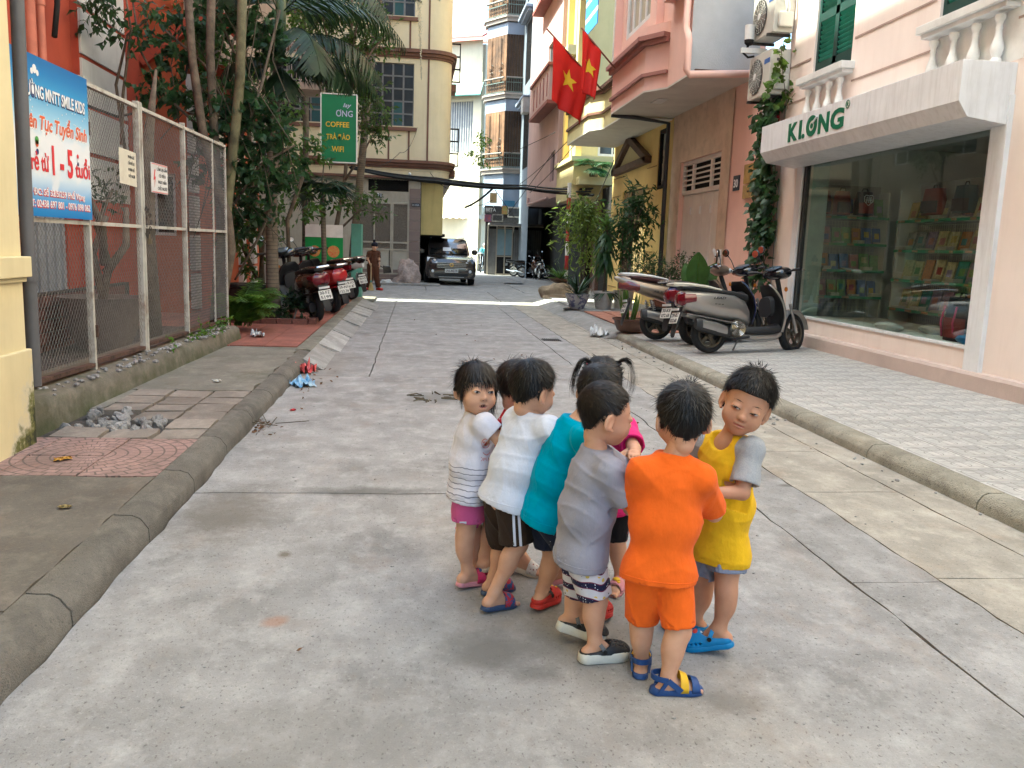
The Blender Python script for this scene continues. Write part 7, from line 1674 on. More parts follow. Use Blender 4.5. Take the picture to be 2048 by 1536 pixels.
class Field:
 def __init__(s,lo,hi,h):
  s.h=h;s.lo=np.array(lo,float)-h*2;n=np.ceil((np.array(hi)-s.lo)/h).astype(int)+3
  s.n=n;s.F=np.full(n,1.0,np.float32)
  s.ax=[s.lo[i]+np.arange(n[i])*h for i in range(3)]
 def win(s,lo,hi):
  a=np.maximum(0,np.floor((np.array(lo)-s.lo)/s.h).astype(int));b=np.minimum(s.n,np.ceil((np.array(hi)-s.lo)/s.h).astype(int)+1)
  if (b<=a).any():return None,None
  g=np.meshgrid(*[s.ax[i][a[i]:b[i]]for i in range(3)],indexing='ij',sparse=True)
  return tuple(slice(a[i],b[i])for i in range(3)),g
 def put(s,w,d,k,op):
  A=s.F[w]
  if op=='add':
   if k>0:hh=np.maximum(k-np.abs(A-d),0)/k;s.F[w]=np.minimum(A,d)-hh*hh*k/4
   else:s.F[w]=np.minimum(A,d)
  else:
   d=-d
   if k>0:hh=np.maximum(k-np.abs(A-d),0)/k;s.F[w]=np.maximum(A,d)+hh*hh*k/4
   else:s.F[w]=np.maximum(A,d)
 def cap(s,a,b,ra,rb=None,k=.02,op='add',flat=None):
  """tapered capsule; flat = (direction, factor) squeezes it along a direction"""
  a=np.array(a,float);b=np.array(b,float);rb=ra if rb is None else rb;R=max(ra,rb)+k+3*s.h
  if flat and flat[1]>1:R=R*flat[1]
  w,g=s.win(np.minimum(a,b)-R,np.maximum(a,b)+R)
  if w is None:return s
  p=[g[i]-a[i]for i in range(3)];ab=b-a
  if flat:
   dv=np.array(V(flat[0]).normalized());sc=1/flat[1]-1
   pd=p[0]*dv[0]+p[1]*dv[1]+p[2]*dv[2];p=[p[i]+pd*sc*dv[i]for i in range(3)]
   ab=ab+ab.dot(dv)*sc*dv
  L2=max(ab.dot(ab),1e-12)
  t=np.clip((p[0]*ab[0]+p[1]*ab[1]+p[2]*ab[2])/L2,0,1)
  d=np.sqrt((p[0]-t*ab[0])**2+(p[1]-t*ab[1])**2+(p[2]-t*ab[2])**2)-(ra+(rb-ra)*t)
  if flat and flat[1]<1:d=d*flat[1]**.5
  s.put(w,d.astype(np.float32),k,op);return s
 def ell(s,c,r,k=.02,op='add',rot=None):
  c=np.array(c,float);r=np.array(r,float);R=r.max()+k+3*s.h
  w,g=s.win(c-R,c+R)
  if w is None:return s
  p=[g[i]-c[i]for i in range(3)]
  if rot is not None:
   m=np.array(rot).T;p=[m[i][0]*p[0]+m[i][1]*p[1]+m[i][2]*p[2]for i in range(3)]
  k0=np.sqrt((p[0]/r[0])**2+(p[1]/r[1])**2+(p[2]/r[2])**2)
  k1=np.sqrt((p[0]/r[0]**2)**2+(p[1]/r[1]**2)**2+(p[2]/r[2]**2)**2)+1e-9
  s.put(w,(k0*(k0-1)/k1).astype(np.float32),k,op);return s
 def fn(s,f,op='cut',k=0.0):
  g=np.meshgrid(*s.ax,indexing='ij',sparse=True);d=f(*g)
  s.put((slice(None),)*3,np.broadcast_to(d,s.F.shape).astype(np.float32),k,op);return s
 def disp(s,f):
  g=np.meshgrid(*s.ax,indexing='ij',sparse=True);s.F=s.F+f(*g).astype(np.float32);return s
 def mesh(s,name,smooth=2,keep=.0):
  P,Q=surfnet(s.F,s.lo,s.h)
  if keep and len(P):
   lab=np.arange(len(P))
   while True:
    m=lab[Q].min(1);n2=lab.copy()
    for c_ in range(4):np.minimum.at(n2,Q[:,c_],m)
    n2=n2[n2]
    if (n2==lab).all():break
    lab=n2
   u,cn=np.unique(lab,return_counts=True);good=u[cn>=cn.max()*keep];ok=np.isin(lab,good)
   mp=np.cumsum(ok)-1;Q=mp[Q[ok[Q[:,0]]]];P=P[ok]
  if smooth and len(P):
   E=np.concatenate([Q[:,[0,1]],Q[:,[1,2]],Q[:,[2,3]],Q[:,[3,0]]])
   for it in range(smooth):
    for lam in (.5,-.52):
     A=np.zeros_like(P);n=np.zeros(len(P))
     for a_,b_ in ((0,1),(1,0)):
      np.add.at(A,E[:,a_],P[E[:,b_]]);np.add.at(n,E[:,a_],1)
     P=P+lam*(A/np.maximum(n,1)[:,None]-P)
  me=bpy.data.meshes.new(name);me.vertices.add(len(P));me.vertices.foreach_set('co',P.ravel())
  me.loops.add(Q.size);me.loops.foreach_set('vertex_index',Q.ravel().astype(np.int32));me.polygons.add(len(Q))
  me.polygons.foreach_set('loop_start',np.arange(0,Q.size,4,dtype=np.int32));me.polygons.foreach_set('loop_total',np.full(len(Q),4,np.int32))
  me.polygons.foreach_set('use_smooth',[True]*len(Q));me.update(calc_edges=True);me.validate()
  return me
def put_mesh(name,me,mats,parent=None,inv=None,**tags):
 for m in (mats if isinstance(mats,(list,tuple))else [mats]):me.materials.append(m)
 o=bpy.data.objects.new(name,me);COL.objects.link(o)
 if parent:o.parent=parent
 if inv is not None:o.matrix_parent_inverse=inv
 if tags:tag(o,**tags)
 return o
# ---------------------------------------------------------------- materials
def cloth_mat(name,col,rough=.9,weave=700,wr=.4):
 m=M(name,col,rough,.05,14,bump=0,spec=.15)
 N,L,b=nodes_of(m);c,v=ncoord(m)
 b.inputs['Sheen Weight'].default_value=.06
 n1=nnoise(m,v,weave,2);n2=nnoise(m,v,13,5,.62,(1,1,.55));n3=nnoise(m,v,34,3,.6,(1.2,1.2,.6))
 h=nmath(m,'ADD',nmath(m,'MULTIPLY',n2,1.6),nmath(m,'ADD',nmath(m,'MULTIPLY',n3,.45),nmath(m,'MULTIPLY',n1,.03)))
 bp=N.new('ShaderNodeBump');bp.inputs['Strength'].default_value=wr;bp.inputs['Distance'].default_value=.012
 L.new(h,bp.inputs['Height']);L.new(bp.outputs['Normal'],b.inputs['Normal'])
 return m
m_skin=M('skin',(0.56,0.325,0.215),.55,.05,18,col2=(.51,.275,.175),bump=.08,bscale=300,spec=.24,sss=.12)
m_skin2=M('skin_warm',(0.48,0.26,0.16),.55,.05,18,col2=(.43,.215,.13),bump=.06,bscale=300,spec=.35,sss=.12)
m_hair=M('hair_black',(0.007,0.0057,0.0055),.5,.3,60,bump=.0,spec=.28)
m_hairb=M('hair_dark_brown',(0.014,0.009,0.007),.5,.3,60,bump=0,spec=.3)
m_eyew=M('eye_white',(.42,.38,.36),.2,.02,bump=0,spec=.5);m_iris=M('iris',(.012,.007,.005),.08,.02,bump=0,spec=.8)
m_lip=M('lips',(.40,.135,.11),.4,.08,60,bump=.05,spec=.4);m_mouth=M('mouth_dark',(.05,.012,.012),.6,bump=0)
m_brow=M('brow',(.10,.055,.035),.8,.2,90,bump=0);m_lash=M('lash',(.014,.009,.008),.7,bump=0);m_teeth=M('teeth',(.65,.62,.56),.3,bump=0)
# ---------------------------------------------------------------- head
def head_field(h=.0032,girl=False,smile=0.0,openm=0.0):
 f=Field((-.1,-.115,-.16),(.1,.12,.115),h)
 f.ell((0,-.012,.022),(.073,.086,.075),.0)
 f.ell((0,.022,-.03),(.061,.062,.068),.03)
 for s in (-1,1):
  f.ell((s*.034,.047,-.045),(.0285,.028,.029),.022)# cheeks
  f.ell((s*.03,.089,-.008),(.018,.011,.011),.012,'cut')# eye hollows
  f.ell((s*.03,.0715,-.006),(.0165,.0135,.0125),.006)# lids over the eyeball
  f.ell((s*.0088,.0825,-.036),(.0068,.0075,.006),.006)# nostril wings
  rot=Matrix.Rotation(s*RAD(22),3,'Z')@Matrix.Rotation(RAD(-12),3,'X')
  f.ell((s*.077,-.012,-.018),(.009,.020,.030),.006,rot=rot)# ears
  f.ell((s*.086,-.008,-.016),(.007,.012,.019),.004,'cut',rot=rot)
  f.cap((s*.073,-.006,-.04),(s*.072,.004,-.046),.0075,.006,.006)
 f.ell((0,.044,-.082),(.027,.026,.021),.026)# chin
 f.cap((0,.077,-.012),(0,.0855,-.03),.005,.0085,.014)# nose
 f.ell((0,.088,-.033),(.0088,.0082,.0072),.007)
 f.ell((0,.0775,-.056-openm*.002),(.018+smile*.004,.0085,.0052),.005)# lips
 f.ell((0,.0755,-.067-openm*.008),(.015+smile*.004,.0085,.0056),.005)
 f.cap((-.016-smile*.004,.08,-.0615+smile*.002),(.016+smile*.004,.08,-.0615+smile*.002),.0016,None,.003,'cut')
 if openm:f.ell((0,.083,-.062-openm*.003),(.013,.012,.002+openm*.006),.003,'cut')
 f.cap((0,-.026,-.055),(0,-.028,-.082),.040,.034,.03)# neck
 return f
_HEADS={}
def head_data(key):
 if key not in _HEADS:
  me=head_field(smile=key[0],openm=key[1]).mesh('head',2)
  n=len(me.vertices);co=np.empty(n*3);me.vertices.foreach_get('co',co)
  q=np.empty(len(me.polygons)*4,np.int32);me.loops.foreach_get('vertex_index',q)
  bv=BVHTree.FromPolygons([tuple(v)for v in co.reshape(-1,3)],[tuple(x)for x in q.reshape(-1,4)])
  _HEADS[key]=(co.reshape(-1,3),q.reshape(-1,4),bv);bpy.data.meshes.remove(me)
 return _HEADS[key]
def face_patch(bv,pts,off,mat,name,parent,M4,rings=3):
 """thin raised patch on the face: polygon outline pts (x, z) in the head's frame"""
 cx=sum(p[0]for p in pts)/len(pts);cz=sum(p[1]for p in pts)/len(pts);b=MB();vs=[]
 def prj(x,z):
  hit=bv.ray_cast(V((x,.2,z)),V((0,-1,0)))
  return (hit[0]if hit[0]else V((x,.08,z)))
 for k in range(rings+1):
  t=k/rings
  for p in pts:
   x,z=lerp(cx,p[0],t),lerp(cz,p[1],t);q=prj(x,z);vs.append(q+V((0,off*(1 if k<rings else .2),0)))
 n=len(pts)
 b.add(vs,[(k*n+j,k*n+(j+1)%n,(k+1)*n+(j+1)%n,(k+1)*n+j)for k in range(rings)for j in range(n)])
 b.v=[M4@v for v in b.v]
 return b.build(name,mat,parent,smooth=True,fix=False)
def ribbon_pts(c,w):
 """outline of a tapered curved strip through centre line c"""
 up,dn=[],[]
 for i,(x,z)in enumerate(c):
  t=i/(len(c)-1);ww=w*(math.sin(math.pi*(.08+.84*t))**.6)/2
  a=V(c[max(0,i-1)]);b2=V(c[min(len(c)-1,i+1)]);d=(b2-a).normalized();n=V((-d.y,d.x))
  up.append((x+n.x*ww,z+n.y*ww));dn.append((x-n.x*ww,z-n.y*ww))
 return up+dn[::-1]
def make_face(parent,key,M4,gaze=0.0,squint=1.0,girl=False):
 bv=head_data(key)[2]
 for s in (-1,1):
  ex,ez=s*.0305,-.009;w,hh=.0125,.0048*squint
  al=[(ex+w*math.cos(a),ez+hh*math.sin(a)*(1.0 if math.sin(a)>0 else .7)+s*.0+(math.cos(a)*s)*.0018)for a in [q*math.pi/10 for q in range(20)]]
  face_patch(bv,al,.0006,m_eyew,'eye',parent,M4)
  r=.0066;gx=ex+gaze
  ir=[]
  for q in range(16):
   a=q*math.pi/8;z=ez+.0004+r*math.sin(a);x=gx+r*math.cos(a)
   lim=hh*math.sqrt(max(0,1-((x-ex)/w)**2));tz=(x-ex)/w*s*.0018
   ir.append((x,min(max(z,ez+tz-lim*.72),ez+tz+lim)))
  face_patch(bv,ir,.0012,m_iris,'iris',parent,M4)
  lid=[(ex+w*1.12*math.cos(a),ez+hh*1.02*math.sin(a)+(math.cos(a)*s)*.0018)for a in [math.pi*(1-q/12)for q in range(13)]]
  face_patch(bv,ribbon_pts(lid,.0026),.0019,m_lash,'eyelash',parent,M4,1)
  br=[(s*lerp(.016,.046,t),.0095+.006*math.sin(math.pi*(.2+.6*t))-.004*max(0,t-.6))for t in [q/8 for q in range(9)]]
  face_patch(bv,ribbon_pts(br,.0034),.0008,m_brow,'eyebrow',parent,M4,1)
  face_patch(bv,[(s*.0068+.0026*math.cos(a),-.0405+.0016*math.sin(a))for a in [q*math.pi/4 for q in range(8)]],.0004,m_mouth,'nostril',parent,M4,1)
 sm,op=key;w=.018+sm*.005
 zc=-.0615;curve=lambda t:sm*.0035*(2*t-1)**2
 upl=[(lerp(-w,w,t),zc+curve(t)+.0052*math.sin(math.pi*t)**.7*(1-.25*math.exp(-((t-.5)/.08)**2))+op*.001)for t in [q/12 for q in range(13)]]
 mid=[(lerp(-w,w,t),zc+curve(t)+op*.002*math.sin(math.pi*t))for t in [q/12 for q in range(13)]]
 mid2=[(lerp(-w,w,t),zc+curve(t)-(.0004+op*.0085)*math.sin(math.pi*t))for t in [q/12 for q in range(13)]]
 lol=[(lerp(-w,w,t),zc+curve(t)-(.0068+op*.008)*math.sin(math.pi*t)**.75)for t in [q/12 for q in range(13)]]
 face_patch(bv,mid+mid2[::-1],.0014 if not op else -.001,m_mouth,'mouth',parent,M4,1)
 face_patch(bv,upl+mid[::-1][1:-1],.0011,m_lip,'lip',parent,M4,1);face_patch(bv,mid2+lol[::-1][1:-1],.0013,m_lip,'lip',parent,M4,1)
def scalp(d,kind):
 """how far inside the hair area a direction (head frame, unit) lies; > 0 = hair"""
 x,y,z=d;az=math.atan2(abs(x),y)# 0 = front, pi = back
 if kind=='bangs':line=np.interp(az,[0,.6,.95,1.15,1.5,1.9,2.4,3.2],[.19,.17,-.02,-.55,-.28,-.42,-.62,-.7])
 elif kind=='pig':line=np.interp(az,[0,.6,1.0,1.4,1.8,2.4,3.2],[.5,.48,.3,.05,-.25,-.6,-.68])
 elif kind=='straightfringe':line=np.interp(az,[0,.45,.75,1.0,1.3,1.55,1.9,2.4,3.2],[.40,.40,.33,.22,-.05,.05,-.28,-.74,-.78])
 else:line=np.interp(az,[0,.5,.9,1.15,1.35,1.6,1.95,2.4,3.2],[.47,.45,.36,.05,-.08,.1,-.38,-.78,-.8])
 return z-line
def make_hair(parent,key,M4,kind='boy',n=3000,mat=None,seed=1,length=.017,lift=.007,whorl=(0.0,-.62,.78)):
 mat=mat or m_hair;rnd=random.Random(seed);bv=head_data(key)[2];b=MB();W=V(whorl).normalized();O=V((0,-.012,.015))
 # under-cap
 nu,nv=56,34;rows=[]
 for i in range(nv+1):
  th=math.pi*.93*i/nv;row=[]
  for j in range(nu):
   ph=2*math.pi*j/nu;d=V((math.sin(th)*math.sin(ph),math.sin(th)*math.cos(ph),math.cos(th)))
   s=scalp(d,kind);hit=bv.ray_cast(O+d*.3,-d);p=hit[0]if hit[0]else O+d*.08
   row.append(p+d*((lift*(.62+.95*max(0,d.z))+.0016*mnoise.noise(d*9+V((seed,0,0))))*min(1,max(0,s*7+.35))if s>-.05 else -.006))
  rows.append(row)
 b.loft(rows,cap=False)
 # strands
 k=0;tries=0
 while k<n and tries<n*6:
  tries+=1
  z=rnd.uniform(-.9,1);a=rnd.uniform(0,2*math.pi);r=math.sqrt(1-z*z);d=V((r*math.sin(a),r*math.cos(a),z));s=scalp(d,kind)
  if s<rnd.uniform(-.03,.05):continue
  hit=bv.ray_cast(O+d*.3,-d)
  if not hit[0]:continue
  p=hit[0];k+=1
  flow=(d-W);flow=flow-d*flow.dot(d)
  if flow.length<.02:flow=d.orthogonal()
  flow.normalize()
  if kind in ('bangs',)and d.y>.1:flow=(flow*.3+V((d.x*.15,.25,-1))).normalized()
  if kind=='pig':
   tgt=V((.85 if d.x>0 else -.85,-.05,.55));flow=(tgt-d);flow=(flow-d*flow.dot(d)).normalized()
  sw=flow.cross(d)*rnd.uniform(-.35,.35);flow=(flow+sw+V((0,0,-.25))).normalized()
  fly=rnd.random()<.09
  if fly:flow=(flow+d*.55).normalized()
  near=min(1,max(.35,s*3+.45));L=length*rnd.uniform(.7,1.25)*(1.0 if kind not in ('boy','straightfringe')else near)
  if kind=='bangs' and d.y>.35 and s<.35:L=max(L,.035*rnd.uniform(.75,1.15))
  if fly:L *= 1.25
  li=(1.35 if fly else 1)*lift*(.62+.95*max(0,d.z))*rnd.uniform(.95,1.3);w=rnd.uniform(.0009,.0017);side=flow.cross(d).normalized()*w
  pts=[]
  for q in range(4):
   t=q/3;c=p+flow*L*t;out=(c-O).normalized();hh=bv.find_nearest(c)
   c=c if kind in ('boy','straightfringe')and t>.99 and s<.1 else c
   c=c+out*(li*(.9+.35*t)*(1 if s>.12 or q>0 else .4))-out*.0
   if (c-O).length<(hh[0]-O).length+li*.8:c=O+out*((hh[0]-O).length+li*.95)
   pts.append(c)
  vs=[]
  for q,c in enumerate(pts):ww=1-.85*q/3;vs+=[c-side*ww,c+side*ww]
  b.add(vs,[(0,1,3,2),(2,3,5,4),(4,5,7,6)])
 b.v=[M4@v for v in b.v]
 return b.build('hair',mat,parent,smooth=True,fix=False)
def hair_lock(b,path,r0,n=60,seed=0,spread=1.0):
 """bundle of hair strips along a path"""
 rnd=random.Random(seed);P=[V(p)for p in path]
 for i in range(n):
  o=V((rnd.gauss(0,1),rnd.gauss(0,1),rnd.gauss(0,1)))*.5;L=rnd.uniform(.75,1.08);pts=[]
  for q in range(8):
   t=min(.999,q/7*L)*(len(P)-1);a=int(t);c=P[a].lerp(P[min(a+1,len(P)-1)],t-a)
   pts.append(c+o*r0*(.55+spread*(q/7)))
  side=(pts[3]-pts[0]).cross(o).normalized()*.0011;vs=[]
  for q,c in enumerate(pts):ww=1-.75*q/7;vs+=[c-side*ww,c+side*ww]
  b.add(vs,[(2*q,2*q+1,2*q+3,2*q+2)for q in range(7)])
# ---------------------------------------------------------------- shoes (foot frame: y = toe, x = right, z = up, origin under the heel)
def foot_outline(L,w):
 """half widths along the foot"""
 return [(t*L,w*np.interp(t,[0,.02,.08,.25,.45,.6,.7,.82,.92,.98,1],[.2,.45,.68,.73,.78,.92,.98,.95,.78,.45,.2]))for t in [.5-.5*math.cos(math.pi*i/22)for i in range(23)]]
def sole_mesh(L,w,z0,z1,flare=1.04,rise=.0):
 o=foot_outline(L,w);ring=[(-x,y)for y,x in o[::-1]]+[(x,y)for y,x in o]
 b=MB();lv=[(z0,.96),(z0+.004,flare),(z1-.003,1.0),(z1,.95)]
 b.loft([[V((x*s,(y-L/2)*s+L/2-L*.12,z+rise*(max(0,y/L-.6)**2+max(0,.25-y/L)**2)))for x,y in ring]for z,s in lv]);return b
def shoe(kind,M4,L,cols,parent,name='shoe',label=None):
 thick=kind=='clog' and len(cols)>3
 w=L*.21;inv=None
 def fin(b,nm,mt,par,sm=True,auto=45):
  b.v=[M4@v for v in b.v];return b.build(nm,mt,par,smooth=sm,auto=auto if nm!='shoe' else 70)
 def band(y0,y1,h0,h1,wd,th=.006,z=.012,n=14):
  """strap over the foot"""
  rows=[]
  for (y,h)in ((y0,h0),(y0+.002,h0+th),((y0+y1)/2,(h0+h1)/2+th),(y1-.002,h1+th),(y1,h1)):
   rows.append([V((wd*math.cos(math.pi*(1-k/n))*(1.0+.05*(th if h>h0 else 0)),y,z+h*(math.sin(math.pi*k/n)**.75)))for k in range(n+1)])
  b=MB();b.sheet(rows);return b
 ex_=cols[-1]if isinstance(cols[-1],dict)else None;cols=cols[:-1]if ex_ else cols;thick=kind=='clog' and len(cols)>3
 base=fin(sole_mesh(L,w*(1.12 if kind=='clog' else 1),0,(.036 if thick else .02)),name,cols[0],parent)
 if label:base['label']=label
 if kind=='slide':
  s=fin(band(L*.42,L*.72,.05,.034,w*1.04,.006,.014),'strap',cols[1],base);sm=s.modifiers.new('t','SOLIDIFY');sm.thickness=.004
  if len(cols)>2:
   b=MB();b.sphere((0,L*.56,.062),.014,10,6,(1.2,1,.6));b.sphere((.012,L*.5,.058),.009,8,5,(1,1,.6));b.sphere((-.012,L*.62,.055),.009,8,5,(1,1,.6));fin(b,'ornament',cols[2],base)
 elif kind=='clog':
  f=Field((-w*1.4,-L*.2,-.01),(w*1.4,L*1.02,.085),.0032)
  f.cap((0,L*.04,.028),(0,L*.72,.026),w*.80,w*1.0,.02,flat=((0,0,1),.8));f.ell((0,L*.5,.034),(w*.93,L*.33,.036),.015)
  f.cap((0,L*.02,.052),(0,L*.34,.06),w*.64,w*.66,.006,'cut');f.ell((0,L*.14,.085),(w*1.2,L*.23,.042),.01,'cut')
  f.ell((0,L*.42,.03),(w*.72,L*.36,.022),.004,'cut');f.fn(lambda x,y,z:z-(.03 if thick else .012)+0*x,'cut')
  for s in (-1,1):
   for q in range(4):f.ell((s*w*.98,L*(.5+q*.09),.030),(.012,.0052,.0045),0,'cut')
  if len(cols)>3:
   for ix in range(-2,3):
    for iy in range(5):f.ell((ix*.011,L*.5+iy*.0125,.07-iy*.004),(.003,.003,.02),0,'cut')
  me=f.mesh('upper',1);me.transform(M4);put_mesh('upper',me,cols[1],base)
  b=MB();rows=[[V((w*1.02*math.cos(a)*sc,L*.30-L*.10*math.sin(a)*dr+dy,.045+.028*math.sin(a)+dz))for a in [math.pi*q/16 for q in range(17)]]for sc,dy,dz,dr in ((1,-.006,0,1),(1.05,-.006,.0,1),(1.05,.008,.004,1),(1,.008,.004,1))]
  b.loft([list(r)for r in zip(*rows)]);fin(b,'strap',cols[2],base)
  b=MB()
  for s in (-1,1):b.lathe([(.008,0),(.008,.004),(.002,.005)],(s*w*1.03,L*.3,.046),10,axis=(s,0,0))
  fin(b,'rivet',m_black,base)
  if ex_:
   b=MB();b.sphere((0,L*.6,.05),1,16,8,(w*.66,L*.2,.0175));pt_=fin(b,'toe_print',ex_['patch'],base);b=MB();b.sphere((-.004,L*.57,.066),.014,10,6,(1.2,.8,.4));b.sphere((.012,L*.66,.061),.009,8,5,(1,1,.4));fin(b,'badge',ex_['badge'],base)
 elif kind=='sandal':
  s=fin(band(L*.62,L*.78,.036,.028,w*1.02,.005,.014),'strap',cols[1],base);s.modifiers.new('t','SOLIDIFY').thickness=.004
  s=fin(band(L*.40,L*.56,.056,.045,w*.98,.005,.014),'strap',cols[2],base);s.modifiers.new('t','SOLIDIFY').thickness=.004
  b=MB();rows=[[V((w*.86*math.cos(a)*sc,L*.16-L*.26*math.sin(a)*sc,.056+.006*math.sin(a)+dz))for a in [math.pi*q/14 for q in range(15)]]for sc,dz in ((1,-.009),(1.1,-.009),(1.1,.009),(1,.009))]
  b.loft([list(r)for r in zip(*rows)]);fin(b,'heel_strap',cols[1],base)
  b=MB()
  for sg in (-1,1):b.bar((sg*w*.9,L*.16,.056),(sg*w*.95,L*.42,.02),.018,.005,up=(sg,0,0));b.bar((sg*w*.8,L*.02,.016),(sg*w*.88,L*.14,.052),.012,.005,up=(sg,0,0))
  fin(b,'side_strap',cols[1],base,False)
 return base
# ---------------------------------------------------------------- whole child
def wave(ax_,amp,freq,ph,warp=.8):
 a=V(ax_).normalized()
 def f(x,y,z):
  u=(x*a.x+y*a.y+z*a.z)*freq
  wv=np.sin(x*21+ph)+np.sin(y*17+z*13+ph*2)
  r=1-np.abs(np.sin(u*.5+warp*wv*.6+ph))
  msk=.5+.5*np.sin(x*9+ph*3)*np.sin(z*11+ph)
  return -amp*3.2*r**3*msk+amp*.5*np.sin(u*.3+wv+ph)
 return f
def seam(o,ob,c,axis,xd,R,mat):
 """raised hem line round a garment"""
 me=ob.data;bv=BVHTree.FromPolygons([v.co for v in me.vertices],[p.vertices for p in me.polygons]);yd=axis.cross(xd).normalized();P=[]
 for q in range(48):
  a=q*math.pi/24;d=xd*math.cos(a)+yd*math.sin(a);hit=bv.ray_cast(c+d*R,-d)
  if hit[0]:P.append(hit[0]+d*.0004)
 if len(P)>24:b=MB();b.tube(P,.0016,5,closed=True);b.build('hem_seam',mat,o,smooth=True)
def person(name,J,face,headk=(0,0),hair='boy',skin=None,shirt=None,shorts=None,shoes=None,hs=1.0,seed=1,sleeve_len=.62,hem=None,girth=1.0,label='',cat='person',hairmat=None,
  gaze=0,squint=1.0,sleeve_mat=None,fold=.0019,h=.0055,whorl=(0,-.62,.78),long_sleeve=False,group=None,hand_curl=.6,wide=1.0,ret=None,hairn=2600,hairlen=.017,hairlift=.007,scoop=0):
 """J: joints in world space; face: (direction the face looks, up vector). Builds one continuous body with hair, clothes, shoes as parts"""
 skin=skin or m_skin
 J={k:V(v)for k,v in J.items()}
 org=(J['ankR']+J['ankL'])/2;org.z=0.0
 loc={k:v-org for k,v in J.items()};j=loc
 right=(j['shR']-j['shL']).normalized();upv=(j['neck']-j['pel']).normalized();fwd=upv.cross(right).normalized()*1.0
 fy=V(face[0]).normalized();uz=V(face[1]);fx=fy.cross(uz).normalized();uz=fx.cross(fy).normalized()
 Mh=Matrix((fx,fy,uz)).transposed().to_4x4()@Matrix.Scale(hs,4);Mh.translation=j['head']
 pts=np.array([tuple(v)for v in j.values()]);lo,hi=pts.min(0)-.13,pts.max(0)+.13;lo[2]=-.01
 ft={}
 # body
 f=Field(lo,hi,h);G=girth;k=.03
 chest=j['neck'].lerp(j['pel'],.32);belly=j['neck'].lerp(j['pel'],.66)
 f.cap(j['pel']-right*.025,j['pel']+right*.025,.07*G,None,k,flat=(fwd,.85));f.cap(belly,j['pel'],.072*G,.073*G,k,flat=(fwd,.92));f.cap(chest-right*.03,chest+right*.03,.062*G,None,k,flat=(fwd,.85));f.cap(chest,belly,.066*G,.07*G,k)
 hb=j['head']+(Mh.to_3x3()@V((0,-.024,-.06)))
 f.cap(j['neck']-upv*.03,hb,.038*G,.037,k)
 for s in 'RL':
  f.cap(j['neck']-upv*.035,j['sh'+s],.034*G,.034*G,k);f.cap(j['sh'+s],j['el'+s],.031*G,.0245*G,k);f.cap(j['el'+s],j['wr'+s],.0255*G,.0175,.012)
  hd=(j['wr'+s]-j['el'+s]).normalized()
  # hand: palm, four fingers, thumb
  pn=j.get('palm'+s);pn=V(pn+org-org).normalized()if pn is not None else V((0,0,-1));pn=(pn-hd*pn.dot(hd)).normalized();sd=hd.cross(pn)*(1 if s=='R' else -1)
  w0=j['wr'+s];pc=w0+hd*.035
  f.cap(w0+hd*.012,pc,.0165,.019,.012,flat=(pn,.62));f.cap(pc-sd*.012,pc+sd*.012,.0125,None,.012,flat=(pn,.8))
  for q in range(4):
   b0=w0+hd*.047+sd*(.0165-.011*q);L=(.036,.041,.038,.030)[q];c1=hand_curl
   m1=b0+(hd*math.cos(c1*.5)+pn*math.sin(c1*.5))*L*.5;e1=m1+(hd*math.cos(c1*1.4)+pn*math.sin(c1*1.4))*L*.5
   f.cap(b0,m1,.0062,.0058,.003);f.cap(m1,e1,.0058,.005,.003)
  t0=w0+hd*.018+sd*.014;t1=t0+(hd*.6+sd*.7+pn*.3).normalized()*.024;t2=t1+(hd*.85+sd*.2+pn*.4).normalized()*.02
  f.cap(t0,t1,.0082,.0068,.006);f.cap(t1,t2,.0068,.0055,.003)
  hp=j['pel']+(right if s=='R' else -right)*.038-upv*.025
  if ('hip'+s)in j:hp=j['hip'+s]
  f.cap(hp,j['kn'+s],.056*G,.037*G,k)
  f.cap(j['kn'+s],j['ank'+s],.035*G,.023,.02)
  calf=j['kn'+s].lerp(j['ank'+s],.32);bk=(V(J['toe'+s])-V(J['ank'+s]));bk.z=0;bk=bk.normalized()
  f.ell(calf-bk*.011,(.031*G,.031*G,.05),.025)
  # foot
  toe=j['toe'+s];an=j['ank'+s];d=toe-an;d.z=0;L=.15*hs*1.0;dh=d.normalized();sdv=V((dh.y,-dh.x,0))
  sole=min(an.z-.045,toe.z+.0)if False else None
  hz=an.z-.032;tz=toe.z+.012
  heel=an-dh*.022+V((0,0,-.03));ball=V((an.x,an.y,0))+dh*.075;ball.z=tz+.006
  f.ell(heel,(.023,.023,.022),.015);f.cap(an+dh*.01,ball,.024,.0165,.018);f.cap(heel,ball,.019,.0165,.015);f.cap(ball-sdv*.012,ball+sdv*.014,.0145,.0145,.012)
  for q in range(5):
   tb=ball+sdv*(-.021+.0105*q)*(1 if s=='L' else -1)*-1+dh*.008;f.cap(tb,tb+dh*(.028-.0035*(4-q))+V((0,0,-.006)),.0065+(.0022 if q==4 else 0),None,.004)
  ft[s]=(an,dh,tz)
 me=f.mesh('body',2)
 # head joined into the same mesh
 hc,hq,bv=head_data(headk);R3=np.array(Mh.to_3x3());hv=hc@R3.T+np.array(j['head'])
 n0=len(me.vertices);c0=np.empty(n0*3);me.vertices.foreach_get('co',c0);q0=np.empty(len(me.polygons)*4,np.int32);me.loops.foreach_get('vertex_index',q0)
 bm2=bpy.data.meshes.new('person');P=np.concatenate([c0.reshape(-1,3),hv]);Q=np.concatenate([q0.reshape(-1,4),hq+n0])
 bm2.vertices.add(len(P));bm2.vertices.foreach_set('co',P.ravel());bm2.loops.add(Q.size);bm2.loops.foreach_set('vertex_index',Q.ravel().astype(np.int32));bm2.polygons.add(len(Q))
